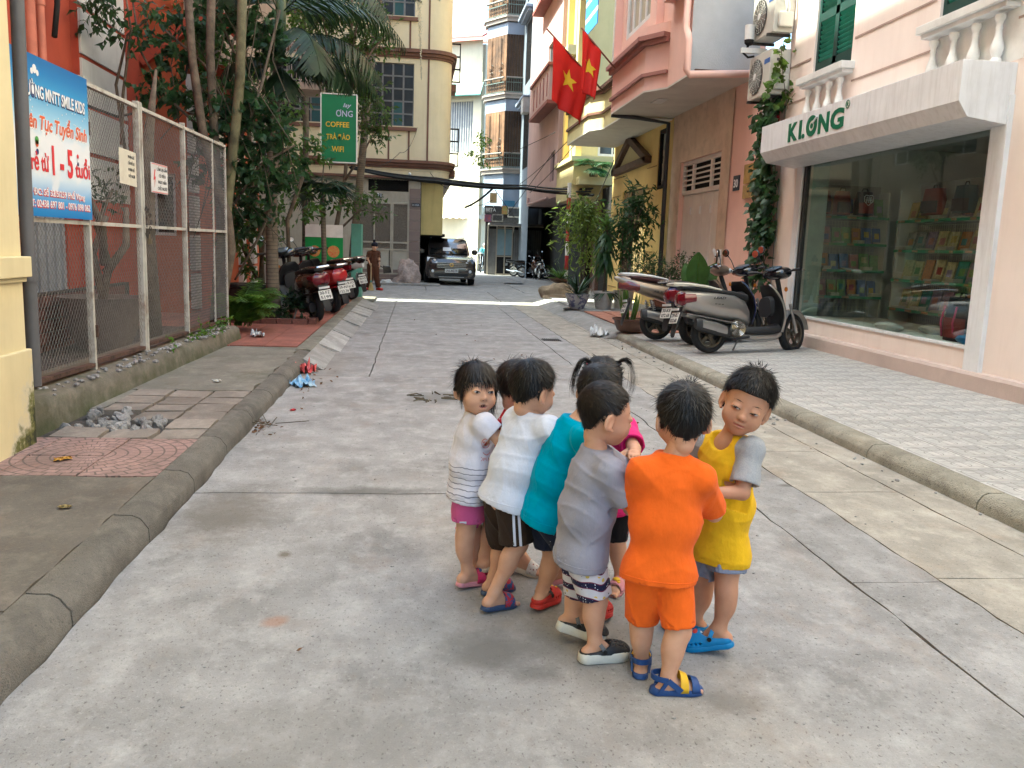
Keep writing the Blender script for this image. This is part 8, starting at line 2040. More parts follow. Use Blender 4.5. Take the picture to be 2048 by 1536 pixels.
 bm2.polygons.foreach_set('loop_start',np.arange(0,Q.size,4,dtype=np.int32));bm2.polygons.foreach_set('loop_total',np.full(len(Q),4,np.int32));bm2.polygons.foreach_set('use_smooth',[True]*len(Q));bm2.update(calc_edges=True)
 bpy.data.meshes.remove(me)
 o=put_mesh(name,bm2,skin,label=label,cat=cat,group=group);o.location=org
 make_face(o,headk,Mh,gaze,squint)
 if hair:make_hair(o,headk,Mh,hair,hairn,hairmat or m_hair,seed,hairlen,hairlift,whorl)
 # clothes
 E=.011
 if shirt:
  hz=hem if hem is not None else .06
  botc=j['pel']-upv*hz
  def shirt_field(part):
   fs=Field(lo,hi,.0052)
   if part!='sleeves':
    fs.cap(j['pel']-right*.03-upv*(hz-.02),j['pel']+right*.03-upv*(hz-.02),(.078*G+E)*wide,None,.03,flat=(fwd,.84));fs.cap(belly,j['pel']-upv*(hz+.05),(.076*G+E)*wide,(.084*G+E)*wide,.03,flat=(fwd,.9));fs.cap(chest-right*.034,chest+right*.034,.063*G+E,None,.03,flat=(fwd,.86));fs.cap(chest,belly,.066*G+E,(.073*G+E)*wide,.03);fs.cap(belly-right*.026,belly+right*.026,(.074*G+E)*wide,None,.03,flat=(fwd,.87))
    fs.cap(j['neck']-upv*.004,j['neck']-upv*.06,.05*G,.056*G+E,.03)
   for s in 'RL':
    a,b2=j['sh'+s],j['sh'+s].lerp(j['el'+s],sleeve_len);far_=j['sh'+s].lerp(j['el'+s],sleeve_len+.25)
    if part!='torso':fs.cap(a,far_,.028*G+E*.7,.034*G+E*1.5,.03)
    if long_sleeve:fs.cap(j['el'+s],j['wr'+s],.03*G+E,.024+E*.6,.02)
    if part!='sleeves' or True:fs.cap(j['neck']-upv*.035,a,.034*G+E*.7,.034*G+E*.8,.03)if part!='sleeves' else fs.cap(j['neck'].lerp(a,.55)-upv*.02,a,.034*G+E,.034*G+E,.02)
   if fold:
    fs.F-=.0022
    fs.disp(wave(upv*.75+right*.7,fold*.8,62,seed)).disp(wave(upv+fwd*.5-right*.4,fold*.7,95,seed*2.3,1.1));fs.disp(wave(right+fwd*.3,fold*.6,40,seed*1.7,1.2))
   # neckline: clear the head and neck
   nk=j['neck']+upv*.012
   fs.fn(lambda x,y,z:np.maximum(-((x-nk.x)*upv.x+(y-nk.y)*upv.y+(z-nk.z)*upv.z),np.sqrt((x-nk.x)**2+(y-nk.y)**2+(z-nk.z)**2)-.085),'cut')
   if scoop:
    g0=np.meshgrid(*fs.ax,indexing='ij',sparse=True);sc_=nk+fwd*.05-upv*.012;ds=np.sqrt((g0[0]-sc_.x)**2+(g0[1]-sc_.y)**2+(g0[2]-sc_.z)**2)-scoop
    fc=Field(lo,hi,.0052);fc.F=np.maximum(fs.F-.0022,np.maximum(-ds-.001,ds-.0125)).astype(np.float32);ft['collar']=fc
   if scoop:fs.ell(nk+fwd*.05-upv*.012,(scoop,scoop,scoop),.004,'cut')
   # hem with a hollow
   def hemd(x,y,z):return (x-botc.x)*upv.x+(y-botc.y)*upv.y+(z-botc.z)*upv.z
   Fi=fs.F.copy();g=np.meshgrid(*fs.ax,indexing='ij',sparse=True);hd_=np.broadcast_to(hemd(*g),Fi.shape)
   fs.F=np.maximum(fs.F,-hd_)
   fs.F=np.maximum(fs.F,-np.maximum(Fi+.008,hd_-.035))
   if not long_sleeve:
    for s in 'RL':
     a,e=j['sh'+s],j['el'+s];dv=(e-a).normalized();cpt=a+dv*((e-a).length*sleeve_len);rad=.075*G
     t=(g[0]-cpt.x)*dv.x+(g[1]-cpt.y)*dv.y+(g[2]-cpt.z)*dv.z
     rr2=np.sqrt(np.maximum(0,(g[0]-cpt.x)**2+(g[1]-cpt.y)**2+(g[2]-cpt.z)**2-t*t))
     cyl=np.maximum(rr2-rad,np.abs(t-.04)-.05)
     # only the sleeve, not the trunk beside it
     tr=np.sqrt((g[0]-belly.x)**2+(g[1]-belly.y)**2+.35*(g[2]-belly.z)**2)-.085*G*wide
     reg=np.maximum(np.maximum(cyl,-t),-tr)
     fs.F=np.maximum(fs.F,-reg)
     inner=np.maximum(np.maximum(rr2-(.026*G+E*1.2),np.abs(t)-.022),-tr);fs.F=np.maximum(fs.F,-inner)
   return fs
  if sleeve_mat:
   put_mesh('shirt',shirt_field('torso').mesh('shirt',2,.5),shirt,o);put_mesh('sleeves',shirt_field('sleeves').mesh('sleeves',2,.4),sleeve_mat,o)
  else:
   ft['shirt']=put_mesh('shirt',shirt_field('all').mesh('shirt',2,.5),shirt,o)
  # neck rib
  if scoop:put_mesh('collar',ft['collar'].mesh('collar',2,.5),sleeve_mat,o)
  else:
   b=MB();nk=j['neck']-upv*.004;b.tube([nk+(right*math.cos(a)*(1.02+scoop*5*max(0,math.sin(a))*.6)+fwd*math.sin(a)*(.95+scoop*9*max(0,math.sin(a))))*(.046*G+.004)-upv*(.012*math.sin(a)+.004+scoop*.75*max(0,math.sin(a))**1.5)for a in [q*math.pi/12 for q in range(24)]],.0055+scoop*.05,6,closed=True);b.build('collar',sleeve_mat or shirt,o,smooth=True)
  if not sleeve_mat:
   seam(o,ft['shirt'],botc+upv*.018,upv,right,.2,shirt)
 if shorts:
  sm,sl=shorts[0],shorts[1];fs=Field(lo,hi,.005);top=j['pel']-upv*((hem or .06)-.035)
  fs.cap(j['pel']-right*.03,j['pel']+right*.03,.073*G+E*.5,None,.03,flat=(fwd,.86));g=np.meshgrid(*fs.ax,indexing='ij',sparse=True)
  for s in 'RL':
   hp=j.get('hip'+s,j['pel']+(right if s=='R' else -right)*.038-upv*.025);kn=j['kn'+s]
   fs.cap(hp,hp.lerp(kn,1.05),.059*G+E*.8,.052*G+E*1.3 if len(shorts)<3 else shorts[2],.01)
  fs.disp(wave(upv*.5+right,.0022,70,seed)).disp(wave(right*.8+fwd,.002,50,seed*1.9))
  Fi=fs.F.copy()
  for s in 'RL':
   hp=j.get('hip'+s,j['pel']+(right if s=='R' else -right)*.038-upv*.025);kn=j['kn'+s];dv=(kn-hp).normalized();cpt=hp.lerp(kn,sl);oth='L' if s=='R' else 'R'
   hp2=j.get('hip'+oth,j['pel']-(right if s=='R' else -right)*.038-upv*.025);k2=j['kn'+oth]
   t=(g[0]-cpt.x)*dv.x+(g[1]-cpt.y)*dv.y+(g[2]-cpt.z)*dv.z
   mine=((hp2+k2)/2-(hp+kn)/2).normalized();mid=(hp+hp2+kn+k2)/4
   sideq=(g[0]-mid.x)*mine.x+(g[1]-mid.y)*mine.y+(g[2]-mid.z)*mine.z
   reg=np.maximum(np.maximum(-t,t-.3),sideq)
   fs.F=np.maximum(fs.F,-np.broadcast_to(reg,fs.F.shape))
   cav=np.maximum(np.maximum(np.abs(t)-.03,sideq+.004),Fi+.007);fs.F=np.maximum(fs.F,-cav)
  hz_=lambda x,y,z:(x-top.x)*upv.x+(y-top.y)*upv.y+(z-top.z)*upv.z
  fs.F=np.maximum(fs.F,hz_(*g))
  ft['shorts']=put_mesh('shorts',fs.mesh('shorts',2,.3),sm,o)
 if shoes:
  for s in 'RL':
   an,dh,tz=ft[s];sdv=V((dh.y,-dh.x,0));L=shoes[2];toe=j['toe'+s]
   hz=an.z-.06;heel=V((an.x,an.y,max(0,hz)))-dh*.03;yv=(V((toe.x,toe.y,toe.z))+dh*.0-heel);yv=V((dh.x,dh.y,(toe.z-heel.z)/max(.05,(V((toe.x,toe.y,0))-V((heel.x,heel.y,0))).length))).normalized()
   xv=yv.cross(V((0,0,1))).normalized();zv=xv.cross(yv)
   M4=Matrix((xv,yv,zv)).transposed().to_4x4();M4.translation=heel
   shoe(shoes[0],M4,L,shoes[1],o)
 return o,j,Mh,ft
# ================================================================== the eight children
def JP(d):
 """joints given as image point + distance along the street"""
 return {k:(ay(*v)if len(v)==3 and v[0]>20 else V(v))for k,v in d.items()}
UP=V((0,0,1))
m_orange=cloth_mat('orange_jersey',(0.78,0.13,0.012));m_yellow=cloth_mat('yellow_jersey',(0.72,0.43,0.012));m_heather=cloth_mat('heather_grey',(0.36,0.37,0.39))
mix_into(m_heather,nrange(m_heather,nnoise(m_heather,ncoord(m_heather)[1],260,3,.6,(1,1,3)),.45,.62,0,.45),(0.2,0.21,0.23))
m_greyt=cloth_mat('lavender_grey_jersey',(0.285,0.28,0.335));m_tealt=cloth_mat('turquoise_jersey',(0.006,0.29,0.46));m_whitet=cloth_mat('white_jersey',(0.64,0.665,0.78));m_pinkt=cloth_mat('hot_pink_jersey',(0.62,0.02,0.17))
m_pinks=cloth_mat('pink_shorts',(0.50,0.09,0.24));m_browns=cloth_mat('dark_brown_shorts',(0.03,0.018,0.012));m_navy=cloth_mat('navy_shorts',(0.014,0.018,0.04));m_blk=cloth_mat('black_leggings',(0.01,0.009,0.011));m_blug=cloth_mat('blue_grey_shorts',(0.22,0.25,0.34));m_reds=cloth_mat('red_polka',(0.62,0.02,0.03))
def dots(m,sc,r,col,amt=1.0):
 N,L,b=nodes_of(m);vo=N.new('ShaderNodeTexVoronoi');vo.inputs['Scale'].default_value=sc;vo.inputs['Randomness'].default_value=.35
 L.new(ncoord(m)[1],vo.inputs['Vector']);mix_into(m,nmath(m,'MULTIPLY',nmath(m,'LESS_THAN',vo.outputs['Distance'],r),amt),col)
dots(m_reds,38,.2,(.8,.78,.78));dots(m_navy,55,.1,(.5,.52,.6));dots(m_blk,24,.17,(.5,.1,.14),.8)
# striped tee of the girl at the left: thin grey lines gathered low on the shirt
m_girl=cloth_mat('white_striped_tee',(0.64,0.62,0.70));c,v=ncoord(m_girl)
u=nmath(m_girl,'ADD',c[2],nmath(m_girl,'MULTIPLY',nnoise(m_girl,v,9,3),.04))
st=nmath(m_girl,'LESS_THAN',nmath(m_girl,'FRACT',nmath(m_girl,'MULTIPLY',u,46.0)),.17)
mix_into(m_girl,nmath(m_girl,'MULTIPLY',st,nmath(m_girl,'LESS_THAN',c[2],.535)),(.2,.19,.24))
# banded shorts: white with wavy navy bands edged in maroon, small stars, yellow crescents
m_band=cloth_mat('banded_shorts',(0.62,0.60,0.64));c,v=ncoord(m_band)
wv=nmath(m_band,'MULTIPLY',nmath(m_band,'SINE',nmath(m_band,'MULTIPLY',nmath(m_band,'ADD',c[0],c[1]),60.0)),.006)
z=nmath(m_band,'FRACT',nmath(m_band,'MULTIPLY',nmath(m_band,'ADD',nmath(m_band,'ADD',c[2],wv),.012),17.5))
mix_into(m_band,nmath(m_band,'LESS_THAN',z,.46),(.16,.02,.06));inb=nmath(m_band,'MULTIPLY',nmath(m_band,'LESS_THAN',z,.40),nmath(m_band,'GREATER_THAN',z,.06));mix_into(m_band,inb,(.018,.018,.05))
N,L,b=nodes_of(m_band)
def vdot(sc,r,rnd=1.0):
 vo=N.new('ShaderNodeTexVoronoi');vo.inputs['Scale'].default_value=sc;vo.inputs['Randomness'].default_value=rnd;L.new(v,vo.inputs['Vector']);return nmath(m_band,'LESS_THAN',vo.outputs['Distance'],r)
mix_into(m_band,nmath(m_band,'MULTIPLY',inb,vdot(105,.2)),(.75,.75,.8))
outb=nmath(m_band,'MULTIPLY',nmath(m_band,'GREATER_THAN',z,.56),nmath(m_band,'LESS_THAN',z,.92));mix_into(m_band,nmath(m_band,'MULTIPLY',outb,vdot(30,.21,.8)),(.62,.45,.1));mix_into(m_band,nmath(m_band,'MULTIPLY',outb,vdot(43,.15,.9)),(.04,.035,.05))
def foam(name,col,**k):return M('foam_'+name,col,.5,.06,20,bump=.06,bscale=200,spec=.35,**k)
f_blue,f_dkblue,f_red,f_white,f_black,f_grey,f_sky,f_yel,f_pink,f_magenta,f_beige=foam('blue',(.02,.06,.2)),foam('dark_blue',(.035,.06,.13)),foam('red',(.45,.025,.02)),foam('white',(.62,.61,.56)),foam('black',(.02,.02,.024)),foam('grey',(.12,.12,.13)),foam('sky',(.015,.18,.42)),foam('yellow',(.7,.42,.02)),foam('pink',(.62,.26,.30)),foam('magenta',(.5,.03,.12)),foam('beige',(.55,.46,.36))
f_print=foam('print',(.4,.03,.05));mix_into(f_print,nrange(f_print,nnoise(f_print,ncoord(f_print)[1],60,2),.5,.52),(.03,.08,.22))
f_stars=foam('stars',(.6,.56,.52));dots(f_stars,60,.25,(.25,.08,.07))
f_check=foam('check',(.6,.6,.58));mix_into(f_check,nrange(f_check,nnoise(f_check,ncoord(f_check)[1],90,1),.5,.51),(.02,.02,.025))
# 1 orange boy, back to us
Y=2.56
o,j,Mh,ft=person('person',JP(dict(pel=(1322,1108,Y),neck=(1345,912,Y+.02),head=(1365,834,Y+.03),shR=(1402,956,Y-.02),shL=(1284,944,Y),elR=(1428,1028,Y+.1),wrR=(1430,985,Y+.27),elL=(1262,1015,Y+.1),wrL=(1275,975,Y+.26),
 knR=(1358,1262,Y-.05),ankR=(1332,1368,Y-.08),toeR=gp(1385,1384),knL=(1283,1245,Y+.05),ankL=(1282,1322,Y+.05),toeL=gp(1282,1312))),
 (V((.06,1,-.12)),V((.04,.12,1))),hair='boy',shirt=m_orange,shorts=(m_orange,.93,.052),shoes=('sandal',(f_blue,f_blue,f_yel),.172),seed=2,hem=.085,girth=1.03,hs=1.03,wide=1.02,
 label='child in orange shirt and shorts seen from behind, wearing blue and yellow sandals',sleeve_len=.8,whorl=(-.05,-.55,.83),hairlift=.011)
# 2 yellow boy, turning back to us
Y=2.80
o,j,Mh,ft=person('person',JP(dict(pel=(1440,1078,Y),neck=(1458,872,Y),head=(1494,805,Y-.04),shR=(1404,886,Y+.1),shL=(1502,898,Y-.08),elL=(1484,985,Y-.13),wrL=(1428,985,Y-.14),elR=(1395,960,Y+.14),wrR=(1375,985,Y+.02),
 knL=(1452,1180,Y-.06),ankL=(1440,1258,Y-.06),toeL=gp(1382,1297),knR=(1405,1170,Y+.1),ankR=(1392,1235,Y+.08),toeR=gp(1325,1250))),
 (V((-.42,-1,-.1)),V((.36,0,1))),headk=(.55,0),hair='straightfringe',shirt=m_yellow,sleeve_mat=m_heather,shorts=(m_blug,.55),shoes=('clog',(f_sky,f_sky,f_sky,dict(patch=f_check,badge=f_red)),.178),seed=5,hem=.075,girth=1.0,hs=1.03,
 label='child in yellow shirt with grey raglan sleeves turning to smile over the shoulder',skin=m_skin2,gaze=.004,squint=.9,sleeve_len=.8,hairlift=.014,hairn=3400,scoop=.044,wide=1.02)
yb_=o
# 3 grey boy in profile
Y=2.76
o,j,Mh,ft=person('person',JP(dict(pel=(1166,1080,Y),neck=(1193,900,Y-.02),head=(1212,826,Y-.02),shR=(1222,945,Y-.12),shL=(1200,912,Y+.1),elR=(1262,1010,Y-.12),wrR=(1310,985,Y-.09),elL=(1255,950,Y+.14),wrL=(1300,935,Y+.06),
 knR=(1192,1200,Y-.05),ankR=(1188,1288,Y-.06),toeR=gp(1262,1312),knL=(1160,1190,Y+.09),ankL=(1142,1228,Y+.09),toeL=gp(1212,1283,.012))),
 (V((1,.12,-.14)),V((.12,0,1))),headk=(.6,.25),hair='boy',shirt=m_greyt,shorts=(m_band,.93,.056),shoes=('clog',(f_white,f_black,f_grey,1),.18),seed=3,hem=.075,girth=1.05,hs=1.0,
 label='child in lavender grey shirt in profile with banded shorts and black clogs',hairmat=m_hairb,squint=.6,sleeve_len=.85,whorl=(-.15,-.75,.5),fold=.0024,wide=1.04)
# 4 turquoise boy, head hidden behind the grey boy's
Y=3.05
o,j,Mh,ft=person('person',JP(dict(pel=(1095,1008,Y+.03),neck=(1150,842,Y),head=(1200,784,Y+.02),shR=(1172,880,Y-.12),shL=(1142,855,Y+.12),elR=(1208,935,Y-.1),wrR=(1250,910,Y),elL=(1180,900,Y+.2),wrL=(1230,890,Y+.25),
 knL=(1108,1115,Y+.08),ankL=(1083,1182,Y+.08),toeL=gp(1122,1192),knR=(1170,1130,Y-.05),ankR=(1186,1205,Y-.08),toeR=gp(1228,1222))),
 (V((.75,.65,-.25)),V((.2,.1,1))),hair='boy',shirt=m_tealt,shorts=(m_navy,.72),shoes=('clog',(f_red,f_red,f_black,dict(patch=f_print,badge=f_yel)),.17),seed=7,hem=.07,girth=1.03,
 label='child in turquoise shirt leaning forward behind the grey shirt, in red clogs',sleeve_len=.8,wide=1.03)
# 5 white boy
Y=3.18
o,j,Mh,ft=person('person',JP(dict(pel=(1016,985,Y),neck=(1064,828,Y),head=(1066,776,Y),shR=(1098,858,Y-.09),shL=(1032,838,Y+.07),elR=(1124,905,Y+.04),wrR=(1150,900,Y+.2),elL=(1060,900,Y+.2),wrL=(1100,890,Y+.3),
 knR=(1036,1088,Y-.04),ankR=(986,1188,Y-.06),toeR=gp(1020,1212),knL=(1010,1085,Y+.1),ankL=(985,1158,Y+.1),toeL=gp(1032,1176))),
 (V((.82,.55,-.22)),V((.1,0,1))),headk=(.4,0),hair='boy',shirt=m_whitet,shorts=(m_browns,.95),shoes=('slide',(f_dkblue,f_print),.16),seed=11,hem=.05,girth=1.03,
 label='child in plain white shirt and dark brown side striped shorts, seen from behind',sleeve_len=.85,whorl=(-.05,-.45,.9),hairlift=.011,hairlen=.02,squint=.6,wide=1.02)
# prints lying on the cloth
def decal(o,mesh_ob,rows,mat,name,off=.0015):
 me=mesh_ob.data;bv=BVHTree.FromPolygons([v.co for v in me.vertices],[p.vertices for p in me.polygons]);e=V((0,0,CAM_H))-o.location;R=[]
 for row in rows:
  r=[]
  for px,py in row:
   d=_ray(px,py).normalized();hit=bv.ray_cast(e,d)
   if hit[0]:r.append(hit[0]+hit[1]*off if hit[1].dot(d)<0 else hit[0]-hit[1]*off)
  if len(r)==len(row):R.append(r)
 if len(R)>1:b=MB();b.sheet(R);return b.build(name,mat,o,smooth=True)
for x0,x1 in ((1026,1030),(1036,1042)):decal(o,ft['shorts'],[[(lerp(x0,x1,t)+dx,1006+92*t)for dx in (-2.6,0,2.6)]for t in [q/16 for q in range(17)]],m_whitet,'stripe')
# 6 girl with pigtails, facing us with bent head
Y=3.34
o,j,Mh,ft=person('person',JP(dict(pel=(1212,1000,Y),neck=(1205,832,Y-.02),head=(1203,768,Y-.05),shR=(1158,858,Y-.02),shL=(1252,858,Y-.02),elL=(1268,898,Y-.22),wrL=(1268,905,Y-.42),elR=(1140,905,Y-.12),wrR=(1165,900,Y-.22),
 knL=(1232,1085,Y-.02),ankL=(1242,1155,Y-.02),toeL=gp(1226,1192),knR=(1165,1085,Y),ankR=(1128,1132,Y),toeR=gp(1100,1170))),
 (V((.05,-1,-.62)),V((0,-.5,1))),hair='pig',shirt=m_pinkt,shorts=(m_blk,.96,.045),shoes=('slide',(f_pink,f_pink,f_yel),.15),seed=13,hem=.05,
 label='child with two black pigtails and hot pink shirt on the far side',sleeve_len=.85)
def local(Mh,p):return Mh@V(p)
b=MB()
for s in (-1,1):
 hair_lock(b,[local(Mh,(s*.052,-.02,.085)),local(Mh,(s*.075,-.02,.115)),local(Mh,(s*.10,-.01,.105)),local(Mh,(s*.118,.005,.06)),local(Mh,(s*.122,.02,.0)),local(Mh,(s*.115,.03,-.04))],.011,130,4+s)
b.build('pigtail',m_hair,o,smooth=True,fix=False,kind='stuff')
b=MB()
for s in (-1,1):b.tube([local(Mh,(s*.056+.012*math.cos(a),-.02+.012*math.sin(a),.09))for a in [q*math.pi/5 for q in range(10)]],.004,5,closed=True);
b.build('hair_band',m_blk,o,smooth=True)
b=MB();b.sheet([[local(Mh,(x,.062-t*.15,.0))for x in (-.002,.002)]for t in [q/12 for q in range(13)]])
bvh=head_data((0,0))[2]
for i,v_ in enumerate(b.v):
 t=(i//2)/12;d=V(((-1,1)[i%2]*.014,math.cos(math.pi*(.22+.5*t)),math.sin(math.pi*(.22+.5*t)))).normalized();hit=bvh.ray_cast(d*.3,-d);b.v[i]=Mh@(hit[0]+d*.0095)
b.build('parting',m_skin,o,smooth=True)
# 7 girl in the striped tee, looking at us
Y=3.38
o,j,Mh,ft=person('person',JP(dict(pel=(938,975,Y),neck=(955,830,Y),head=(953,776,Y-.01),shR=(968,850,Y-.1),shL=(952,842,Y+.1),elR=(1000,880,Y-.12),wrR=(1052,872,Y-.1),elL=(990,880,Y+.14),wrL=(1040,870,Y+.1),
 knR=(930,1072,Y-.04),ankR=(934,1142,Y-.03),toeR=gp(968,1166),knL=(948,1070,Y+.09),ankL=(952,1132,Y+.1),toeL=gp(990,1150))),
 (V((.33,-1,.06)),V((.06,0,1))),headk=(0,1),hair='bangs',shirt=m_girl,shorts=(m_pinks,.62,.062),shoes=('slide',(f_pink,f_magenta,f_print),.15),seed=17,hem=.045,hairmat=m_hairb,
 label='child in white striped tee and pink shorts looking at the camera',sleeve_len=.6,hairlen=.03,hairlift=.008,hairn=3600,squint=1.25,fold=.0024)
b=MB();rnd=random.Random(2)
for s in (-1,1):
 hair_lock(b,[local(Mh,(s*.064,.03,.05)),local(Mh,(s*.076,.032,.0)),local(Mh,(s*.074,.03,-.05)),local(Mh,(s*.068,.025,-.085))],.006,34,s+8,.6)
hair_lock(b,[local(Mh,(-.03,-.085,.04)),local(Mh,(-.05,-.105,.0)),local(Mh,(-.055,-.1,-.06)),local(Mh,(-.05,-.09,-.14))],.013,110,3)
for q in range(26):
 a=rnd.uniform(-1.2,1.0);p0=local(Mh,(-.05*abs(a)-.01,-.07,.06+.03*a));hair_lock(b,[p0,p0+V((-.02-rnd.random()*.03,.01,.02+rnd.random()*.01)),p0+V((-.045-rnd.random()*.02,.02,.0))],.004,2,q)
b.build('loose_hair',m_hairb,o,smooth=True,fix=False,kind='stuff')
# print on the tee: heart in a ring, and the word under it
me=ft['shirt'].data;sbv=BVHTree.FromPolygons([v_.co for v_ in me.vertices],[p.vertices for p in me.polygons])
m_heart=M('print_coral',(.55,.08,.05),.8,bump=0)
def on_shirt(px,py,dy=0):
 e=V((0,0,CAM_H))-o.location;d=_ray(px,py).normalized();hit=sbv.ray_cast(e,d)
 return (hit[0]-d*.0025)if hit[0]else ay(px,py,Y-.12)-o.location
b=MB();b.tube([on_shirt(971+7.5*math.cos(a),887+9*math.sin(a))for a in [q*math.pi/8 for q in range(16)]],.0012,4,closed=True);b.tube([on_shirt(966+t*14,905+5*math.sin(t*3.2))for t in [q/8 for q in range(9)]],.0012,4)
for pts in (((962,922),(966,918),(962,914)),((967,922),(968,915),(970,920),(972,915),(973,922)),((976,922),(977,915),(979,922))):b.tube([on_shirt(*p)for p in pts],.001,4)
b.build('shirt_print',m_heart,o)
decal(o,ft['shorts'],[[(919+x,1043+y)for x in (0,7,14)]for y in (0,3,5)],m_whitet,'hem_label')
b=MB();hp_=[(0,5),(-4.5,0),(-4,-3.5),(-1.8,-4),(0,-2),(1.8,-4),(4,-3.5),(4.5,0)];b.add([on_shirt(971+x,887+y)for x,y in hp_],[tuple(range(8))]);b.build('heart',m_heart,o,fix=False)
# 8 girl in red polka dots behind the white shirt
Y=3.52
o,j,Mh,ft=person('person',JP(dict(pel=(1005,960,Y),neck=(1032,826,Y),head=(1036,768,Y+.02),shR=(1030,842,Y-.1),shL=(1040,838,Y+.1),elR=(1002,878,Y-.14),wrR=(1030,890,Y-.1),elL=(1075,870,Y+.12),wrL=(1110,870,Y),
 knR=(985,1050,Y-.08),ankR=(968,1112,Y-.1),toeR=gp(985,1136,.005),knL=(1025,1050,Y+.02),ankL=(1040,1112,Y-.02),toeL=gp(1060,1150))),
 (V((.85,.45,-.1)),V((0,0,1))),hair='bangs',shirt=m_reds,shorts=(m_blk,.72),shoes=('slide',(f_beige,f_stars),.15),seed=19,hem=.04,hairmat=m_hairb,
 label='child in red polka dot top mostly hidden behind the white shirt',sleeve_len=.5,hairlen=.03)
b=MB();hair_lock(b,[local(Mh,(-.02,-.08,.03)),local(Mh,(-.04,-.1,-.04)),local(Mh,(-.045,-.09,-.12)),local(Mh,(-.04,-.085,-.16))],.02,120,6);b.build('loose_hair',m_hairb,o,smooth=True,fix=False,kind='stuff')
# ================================================================== signs, street furniture, litter, distant people
m_sgn=M('cafe_green',(.015,.16,.06),.5,.06,3,bump=.03);m_sgy=M('cafe_yellow',(.7,.45,.03),.5,bump=0);m_sgl=M('cafe_lilac',(.5,.5,.7),.5,bump=0)
Ys=17.6
c0,c1,c2,c3=ay(643,322,Ys),ay(712,325,Ys),ay(712,191,Ys),ay(643,189,Ys)
cs=empty('cafe_sign',(c0+c1)/2,label='green upright cafe sign with yellow lettering half hidden by palm fronds',cat='sign')
W_=(c1-c0).x;H_=c2.z-c1.z
b=MB();b.bb(c0.x,c1.x,Ys,Ys+.12,c0.z,c2.z);rel(b.build('panel',m_sgn,cs),cs)
b=MB();
for (x0,x1,z0,z1)in ((c0.x-.015,c1.x+.015,c0.z-.02,c0.z),(c0.x-.015,c1.x+.015,c2.z,c2.z+.02),(c0.x-.02,c0.x,c0.z,c2.z),(c1.x,c1.x+.02,c0.z,c2.z)):b.bb(x0,x1,Ys-.01,Ys+.13,z0,z1)
rel(b.build('frame',m_white,cs),cs)
for s,x,z,w,h,mt,sh in (('lay',.62,.82,.24,.1,m_sgl,.3),('ƠNG',.42,.68,.48,.15,m_sgl,0),('COFFEE',.12,.52,.68,.13,m_sgy,0),('TRÀ ĐÀO',.14,.335,.68,.13,m_sgy,0),('WIFI',.3,.15,.34,.14,m_sgy,0)):
 rel(text('lettering',s,mt,(c0.x+W_*x,Ys-.004,c0.z+H_*z),(1,0,0),(0,0,1),W_*w,H_*h*.62,cs,.012,sh,.002),cs)
b=MB();b.bar((c0.x-.9,Ys+.06,c2.z-.2),(c0.x,Ys+.06,c2.z-.2),.04);b.bar((c0.x-.9,Ys+.06,c0.z+.2),(c0.x,Ys+.06,c0.z+.2),.04);b.bar((c0.x-.9,Ys+.06,.1),(c0.x-.9,Ys+.06,c2.z),.06);rel(b.build('bracket',m_iron,cs),cs)
m_gp1=M('post_green',(.12,.32,.25),.6,.08,3,bump=.1)
gp0=ay(712,583,20.4);b=MB();b.bb(gp0.x-.12,gp0.x+.12,20.4,20.9,.05,1.82);b.build('green_post',m_gp1,label='square mint green post at the end of the motorbike row',cat='post',bevel=.01)
ds=empty('drinks_banner',(-2.2,19.0,.13),label='green and white drinks banner board behind the motorbikes',cat='banner');m_bg=M('banner_green',(.02,.27,.06),.5,.1,bump=0)
b=MB();b.bb(-.2,.6,0,.04,.1,1.35);b.build('panel',m_bg,ds);b=MB();b.bb(-.2,.6,-.004,.0,1.35,1.62);b.build('top_panel',m_white,ds)
for x,z,r,mt in ((.0,1.05,.12,M('fruit_red',(.5,.05,.03),.5,.3,20,col2=(.5,.4,.1),bump=0)),(.4,1.05,.13,_MC['fruit_red']),(.3,.7,.1,m_sgy)):b=MB();b.lathe([(r,0),(r,.003)],(x,-.002,z),14,axis=(0,-1,0));b.build('picture',mt,ds)
for x in (-.18,.58):b=MB();b.bar((x,.06,0),(x,.06,1.6),.04);b.build('leg',m_iron,ds)
# striped barrier pole, rock, sacks
t0,t1=ay(1131,585,24.9),ay(1139,366,24.9);t0.z=-.02
bp_=empty('barrier_pole',t0,label='leaning red and white striped pole behind the pale rock',cat='pole')
for i in range(8):
 b=MB();b.tube([t0.lerp(t1,i/8),t0.lerp(t1,(i+1)/8)],.055,10);rel(b.build('band',M('pole_red',(.42,.03,.035),.6,.1,dirt=.2,bump=.05)if i in (0,2,4,6)and i!=7 else m_white,bp_,smooth=True,auto=40),bp_)
def boulder(name,loc,r,sc,seed,mt,amp=.4,**tags):
 b=MB();b.sphere((0,0,0),1,28,18)
 for v in b.v:
  d=v.normalized();v *= 1+amp*mnoise.fractal(d*1.3+V((seed,0,0)),1,2,4);v.x *= r*sc[0];v.y *= r*sc[1];v.z=max(-.1,v.z)*r*sc[2]
 o=b.build(name,mt,smooth=True,fix=False,**tags);o.location=loc;return o
m_rock=concrete('rock',(.46,.36,.25),.3,dirt=.5,dirt_col=(.2,.14,.09),dscale=3,bump=.9,dist=.03)
boulder('rock',(4.1,24.3,.02),.5,(1.15,.8,.85),3,m_rock,label='pale tan boulder at the street corner carrying a bowl plant',cat='rock')
m_sack=M('sack_cloth',(.42,.33,.29),.9,.15,7,dirt=.4,dscale=5,bump=.8,bscale=18,dist=.05)
boulder('rubble_sack',(-.35,30.3,.08),.42,(1.05,.7,1.55),8,m_sack,.55,label='crumpled beige sack heap leaning on the tiled pier by the car',cat='sack')
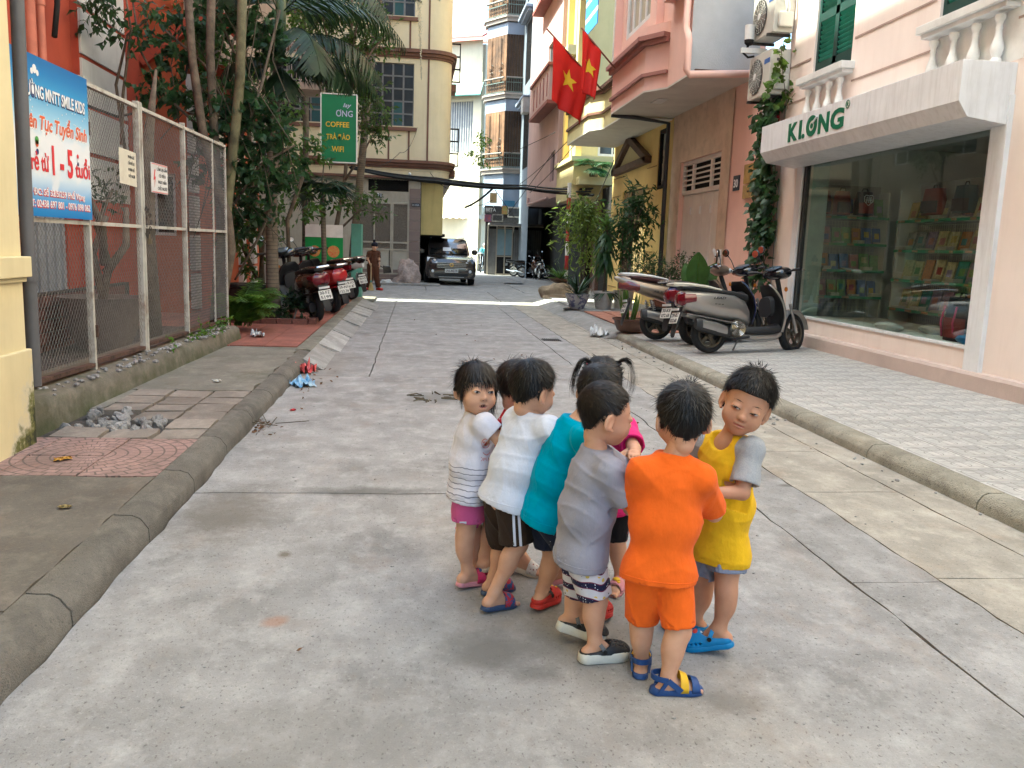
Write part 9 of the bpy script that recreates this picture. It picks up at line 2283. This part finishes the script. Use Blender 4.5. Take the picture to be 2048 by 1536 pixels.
b=MB();b.bb(-2.0,.8,29.3,30.9,-.02,.06);b.build('concrete_step',m_ramp,kind='structure')
boulder('plaster_lump',(-1.05,29.9,.06),.16,(1.3,.8,.6),5,m_whw,.5,label='small white plaster lump on the step before the gate',cat='rubble')
# litter
def rag(name,loc,sz,mt,seed,label,cat='litter',hgt=.5):
 b=MB();n=12
 b.sheet([[V(((i/n-.5)*sz[0],(j/n-.5)*sz[1],abs(mnoise.fractal(V((i*.3+seed,j*.3,0)),1,2,3))*sz[2]+.006))+V((mnoise.noise(V((i*.5,j*.5,seed)))*.03,mnoise.noise(V((j*.4,seed,i*.5)))*.03,0))for i in range(n+1)]for j in range(n+1)])
 o=b.build(name,mt,smooth=True,fix=False,label=label,cat=cat);o.location=loc;o.rotation_euler.z=seed;return o
m_bagp=M('plastic_pink',(.6,.1,.1),.3,.1,bump=.05);m_bagb=M('wrapper_blue',(.05,.25,.5),.3,.2,12,col2=(.4,.5,.55),bump=.05);m_bagw=M('plastic_clear',(.55,.56,.56),.15,.1,bump=.02,spec=.8)
rag('plastic_bag',(-1.17,9.2,.0),(.2,.16,.2),m_bagp,1,'crumpled pink plastic bag against the left kerb');rag('wrapper',(-1.08,8.35,0),(.24,.2,.12),m_bagb,2,'blue printed wrapper lying at the left kerb');rag('clear_bag',(3.0,13.7,0),(.3,.25,.25),m_bagw,3,'clear crumpled plastic bag by the right gutter');rag('white_wrapper',(-2.05,11.4,.135),(.2,.15,.12),m_bagw,5,'white crumpled wrapper on the red tiles near the plinth end');rag('tissue',(-1.75,7.75,.125),(.06,.05,.03),m_white,6,'scrap of white tissue on the mossy slab')
rag('yellow_leaf',(-1.98,4.95,.122),(.08,.05,.02),M('leaf_yellow',(.5,.25,.03),.6,bump=0),7,'curled yellow leaf on the pavement by the pink tiles');rag('bottle_top',(-1.0,7.1,0),(.03,.03,.015),m_tr,8,'tiny red scrap on the road near the left kerb')
m_dl=M('dry_leaf',(.17,.085,.04),.8,.4,30,bump=.1);rl=random.Random(9);b=MB()
for k in range(90):
 if k<40:x,y=-1.18+abs(rl.gauss(0,.07)),6.4+rl.gauss(0,.18)
 elif k<70:x,y=-1.1+abs(rl.gauss(0,.12)),8.6+rl.gauss(0,.5)
 else:x,y=rl.uniform(-1.1,3.1),rl.uniform(2.4,16)
 s=rl.uniform(.02,.045);rp=rl;leaf(b,V((x,y,.006)),V((rl.gauss(0,1),rl.gauss(0,1),.15)),s,s*.6,bend=-.2)
b.build('dry_leaves',m_dl,fix=False,kind='stuff')
b=MB()
for k in range(60):x,y=3.2-abs(rl.gauss(0,.12)),rl.uniform(3,14);s=rl.uniform(.008,.02);b.sphere((x,y,s*.4),s,5,4,(1,1,.6))
for k in range(170):x,y=rl.uniform(-1.1,3.1),rl.uniform(2.1,9);s=rl.uniform(.003,.007);b.sphere((x,y,s*.3),s,4,3,(1.3,1,.5))
for k in range(120):y=rl.uniform(5.9,11);s=rl.uniform(.008,.03);b.sphere((-2.5+.036*(y-5.8)+rl.gauss(0,.06),y,.315),s,5,4,(1,1,.6))
b.build('grit',m_rub,fix=False,kind='stuff')
b=MB()
for k in range(7):a=rl.uniform(0,3);x,y=-1.12+rl.uniform(-.1,.1),6.5+rl.uniform(-.1,.1);b.bar((x,y,.012),(x+.25*math.cos(a),y+.25*math.sin(a),.03),.005)
b.build('dry_twigs',m_stem,kind='stuff')
b=MB()
for k in range(16):a=rl.uniform(0,6.3);b.tube([V((.17+.24*math.cos(a)*rl.uniform(.3,1.2),7.85+.3*math.sin(a)*rl.uniform(.3,1.2),.004))for q in range(4)],.006,4)
b.build('fibre_tuft',m_stem,kind='stuff',label='flattened tuft of dry palm fibre on the road',cat='debris')
for (x,y,s)in ((.3,4.92,0),(2.05,5.95,1),(-1.62,4.05,2)):rag('straw_scrap',(x,y,.003 if s<2 else .123),(.04,.03,.01),M('straw',(.4,.3,.12),.8,bump=0),11+s,('tiny straw coloured scrap on the road centre','tiny straw coloured scrap near the right joint','tiny straw coloured scrap on the left pavement')[s])
# ---- sweeper
m_brown_c=cloth_mat('brown_pyjama',(.085,.035,.02));m_navycap=cloth_mat('navy_cap',(.012,.014,.022))
Y=25.9
def A(px,py,dY=0):return ay(px,py,Y+dY)
J_=dict(pel=A(746,530),neck=A(748,502),head=A(749,493,-.08),shR=A(738,506,-.1),shL=A(757,506,.05),elR=A(735,518,-.12),wrR=A(741,530,-.22),elL=A(758,520,0),wrL=A(759,531,-.05),knR=A(741,555,-.05),ankR=A(737,575,-.05),toeR=A(733,579,-.2),knL=A(753,555),ankL=A(757,574),toeL=A(764,578,-.1))
o,j,Mh,ft=person('person',J_,(V((-.35,-1,-.45)),V((0,0,1))),hair='boy',shirt=m_brown_c,seed=31,hem=.04,girth=1.55,hs=1.05,h=.011,label='street sweeper in brown pyjamas and dark cap with broom and dustpan',sleeve_len=.7,hairn=400,wide=1.05)
for s in 'RL':
 b=MB();pe=j['pel']+V(((-.06 if s=='R' else .06),0,.02));b.tube([pe,pe.lerp(j['kn'+s],.5),j['kn'+s],j['kn'+s].lerp(j['ank'+s],.6),j['ank'+s]+V((0,0,.0))],[.13,.115,.09,.08,.085],14);b.build('trousers',m_brown_c,o,smooth=True)
 b=MB();d=j['toe'+s]-j['ank'+s];d.z=0;d.normalize();q=V((j['ank'+s].x,j['ank'+s].y,.035));b.tube([q-d*.07,q+d*.06,q+d*.16],[.045,.05,.035],10);b.build('shoe',f_red,o,smooth=True)
b=MB();b.sphere(Mh@V((0,-.02,.045)),.10,14,9,(1,1.05,.85));b.sphere(Mh@V((.02,-.09,.13)),.045,10,7);b.build('cap',m_navycap,o,smooth=True)
hand=j['wrR']+o.location;br=empty('broom',(hand.x+.02,hand.y-.05,0),label='straw broom with a banded handle held by the sweeper',cat='broom')
b=MB();b.tube([(0,0,.2),(.0,.0,.8)],.018,8);b.build('handle',M('broom_handle',(.5,.35,.2),.6,.3,9,bump=.05),br);b=MB();b.lathe([(.025,.24),(.05,.16),(.09,.0)],(0,0,.005),12);b.build('bristles',M('straw',(.4,.3,.12),.8,bump=0),br);b=MB();b.lathe([(.024,.24),(.026,.3)],(0,0,0),8);b.build('band',m_gp1,br)
hl=j['wrL']+o.location;dp=empty('dustpan',hl+V((.02,-.03,-.03)),label='dark flat dustpan hanging from the sweeper other hand',cat='dustpan');b=MB();b.tube([(0,0,.02),(.1,-.02,-.03)],.015,6);b.build('handle',m_iron,dp)
b=MB();b.prism([(.08,-.03,.02),(.1,-.03,-.2),(.34,-.03,-.17),(.3,-.03,0)],(0,.03,.02));b.build('pan',m_iron,dp)
# ---- rider glimpsed at the alley mouth
mb=motorbike((3.75,47.5,0),RAD(165),'dark motorbike half hidden at the alley corner under a rider',m_gloss);mb['group']='motorbikes in the alley'
Y=47.6
J_=dict(pel=(3.72,Y,.85),neck=(3.72,Y-.12,1.3),head=(3.72,Y-.16,1.45),shR=(3.52,Y-.1,1.25),shL=(3.92,Y-.1,1.25),elR=(3.45,Y-.3,1.05),wrR=(3.45,Y-.55,1.05),elL=(3.98,Y-.3,1.05),wrL=(3.98,Y-.55,1.05),knR=(3.5,Y-.4,.75),ankR=(3.5,Y-.3,.3),toeR=(3.5,Y-.45,.22),knL=(3.95,Y-.4,.75),ankL=(3.95,Y-.3,.3),toeL=(3.95,Y-.45,.22))
o,j,Mh,ft=person('person',J_,(V((0,-1,-.1)),V((0,0,1))),hair=None,shirt=cloth_mat('aqua_shirt',(.1,.4,.46)),seed=37,hem=.02,girth=1.5,hs=1.1,h=.016,label='rider in an aqua shirt and pale helmet at the alley corner',sleeve_len=.9)
b=MB();b.sphere(Mh@V((0,-.01,.04)),.115,14,9,(1,1.1,.9));b.build('helmet',foam('cream',(.5,.42,.34)),o,smooth=True)
for s in 'RL':b=MB();b.tube([j['pel'],j['kn'+s],j['ank'+s]],[.12,.09,.08],10);b.build('trousers',m_navy,o,smooth=True)
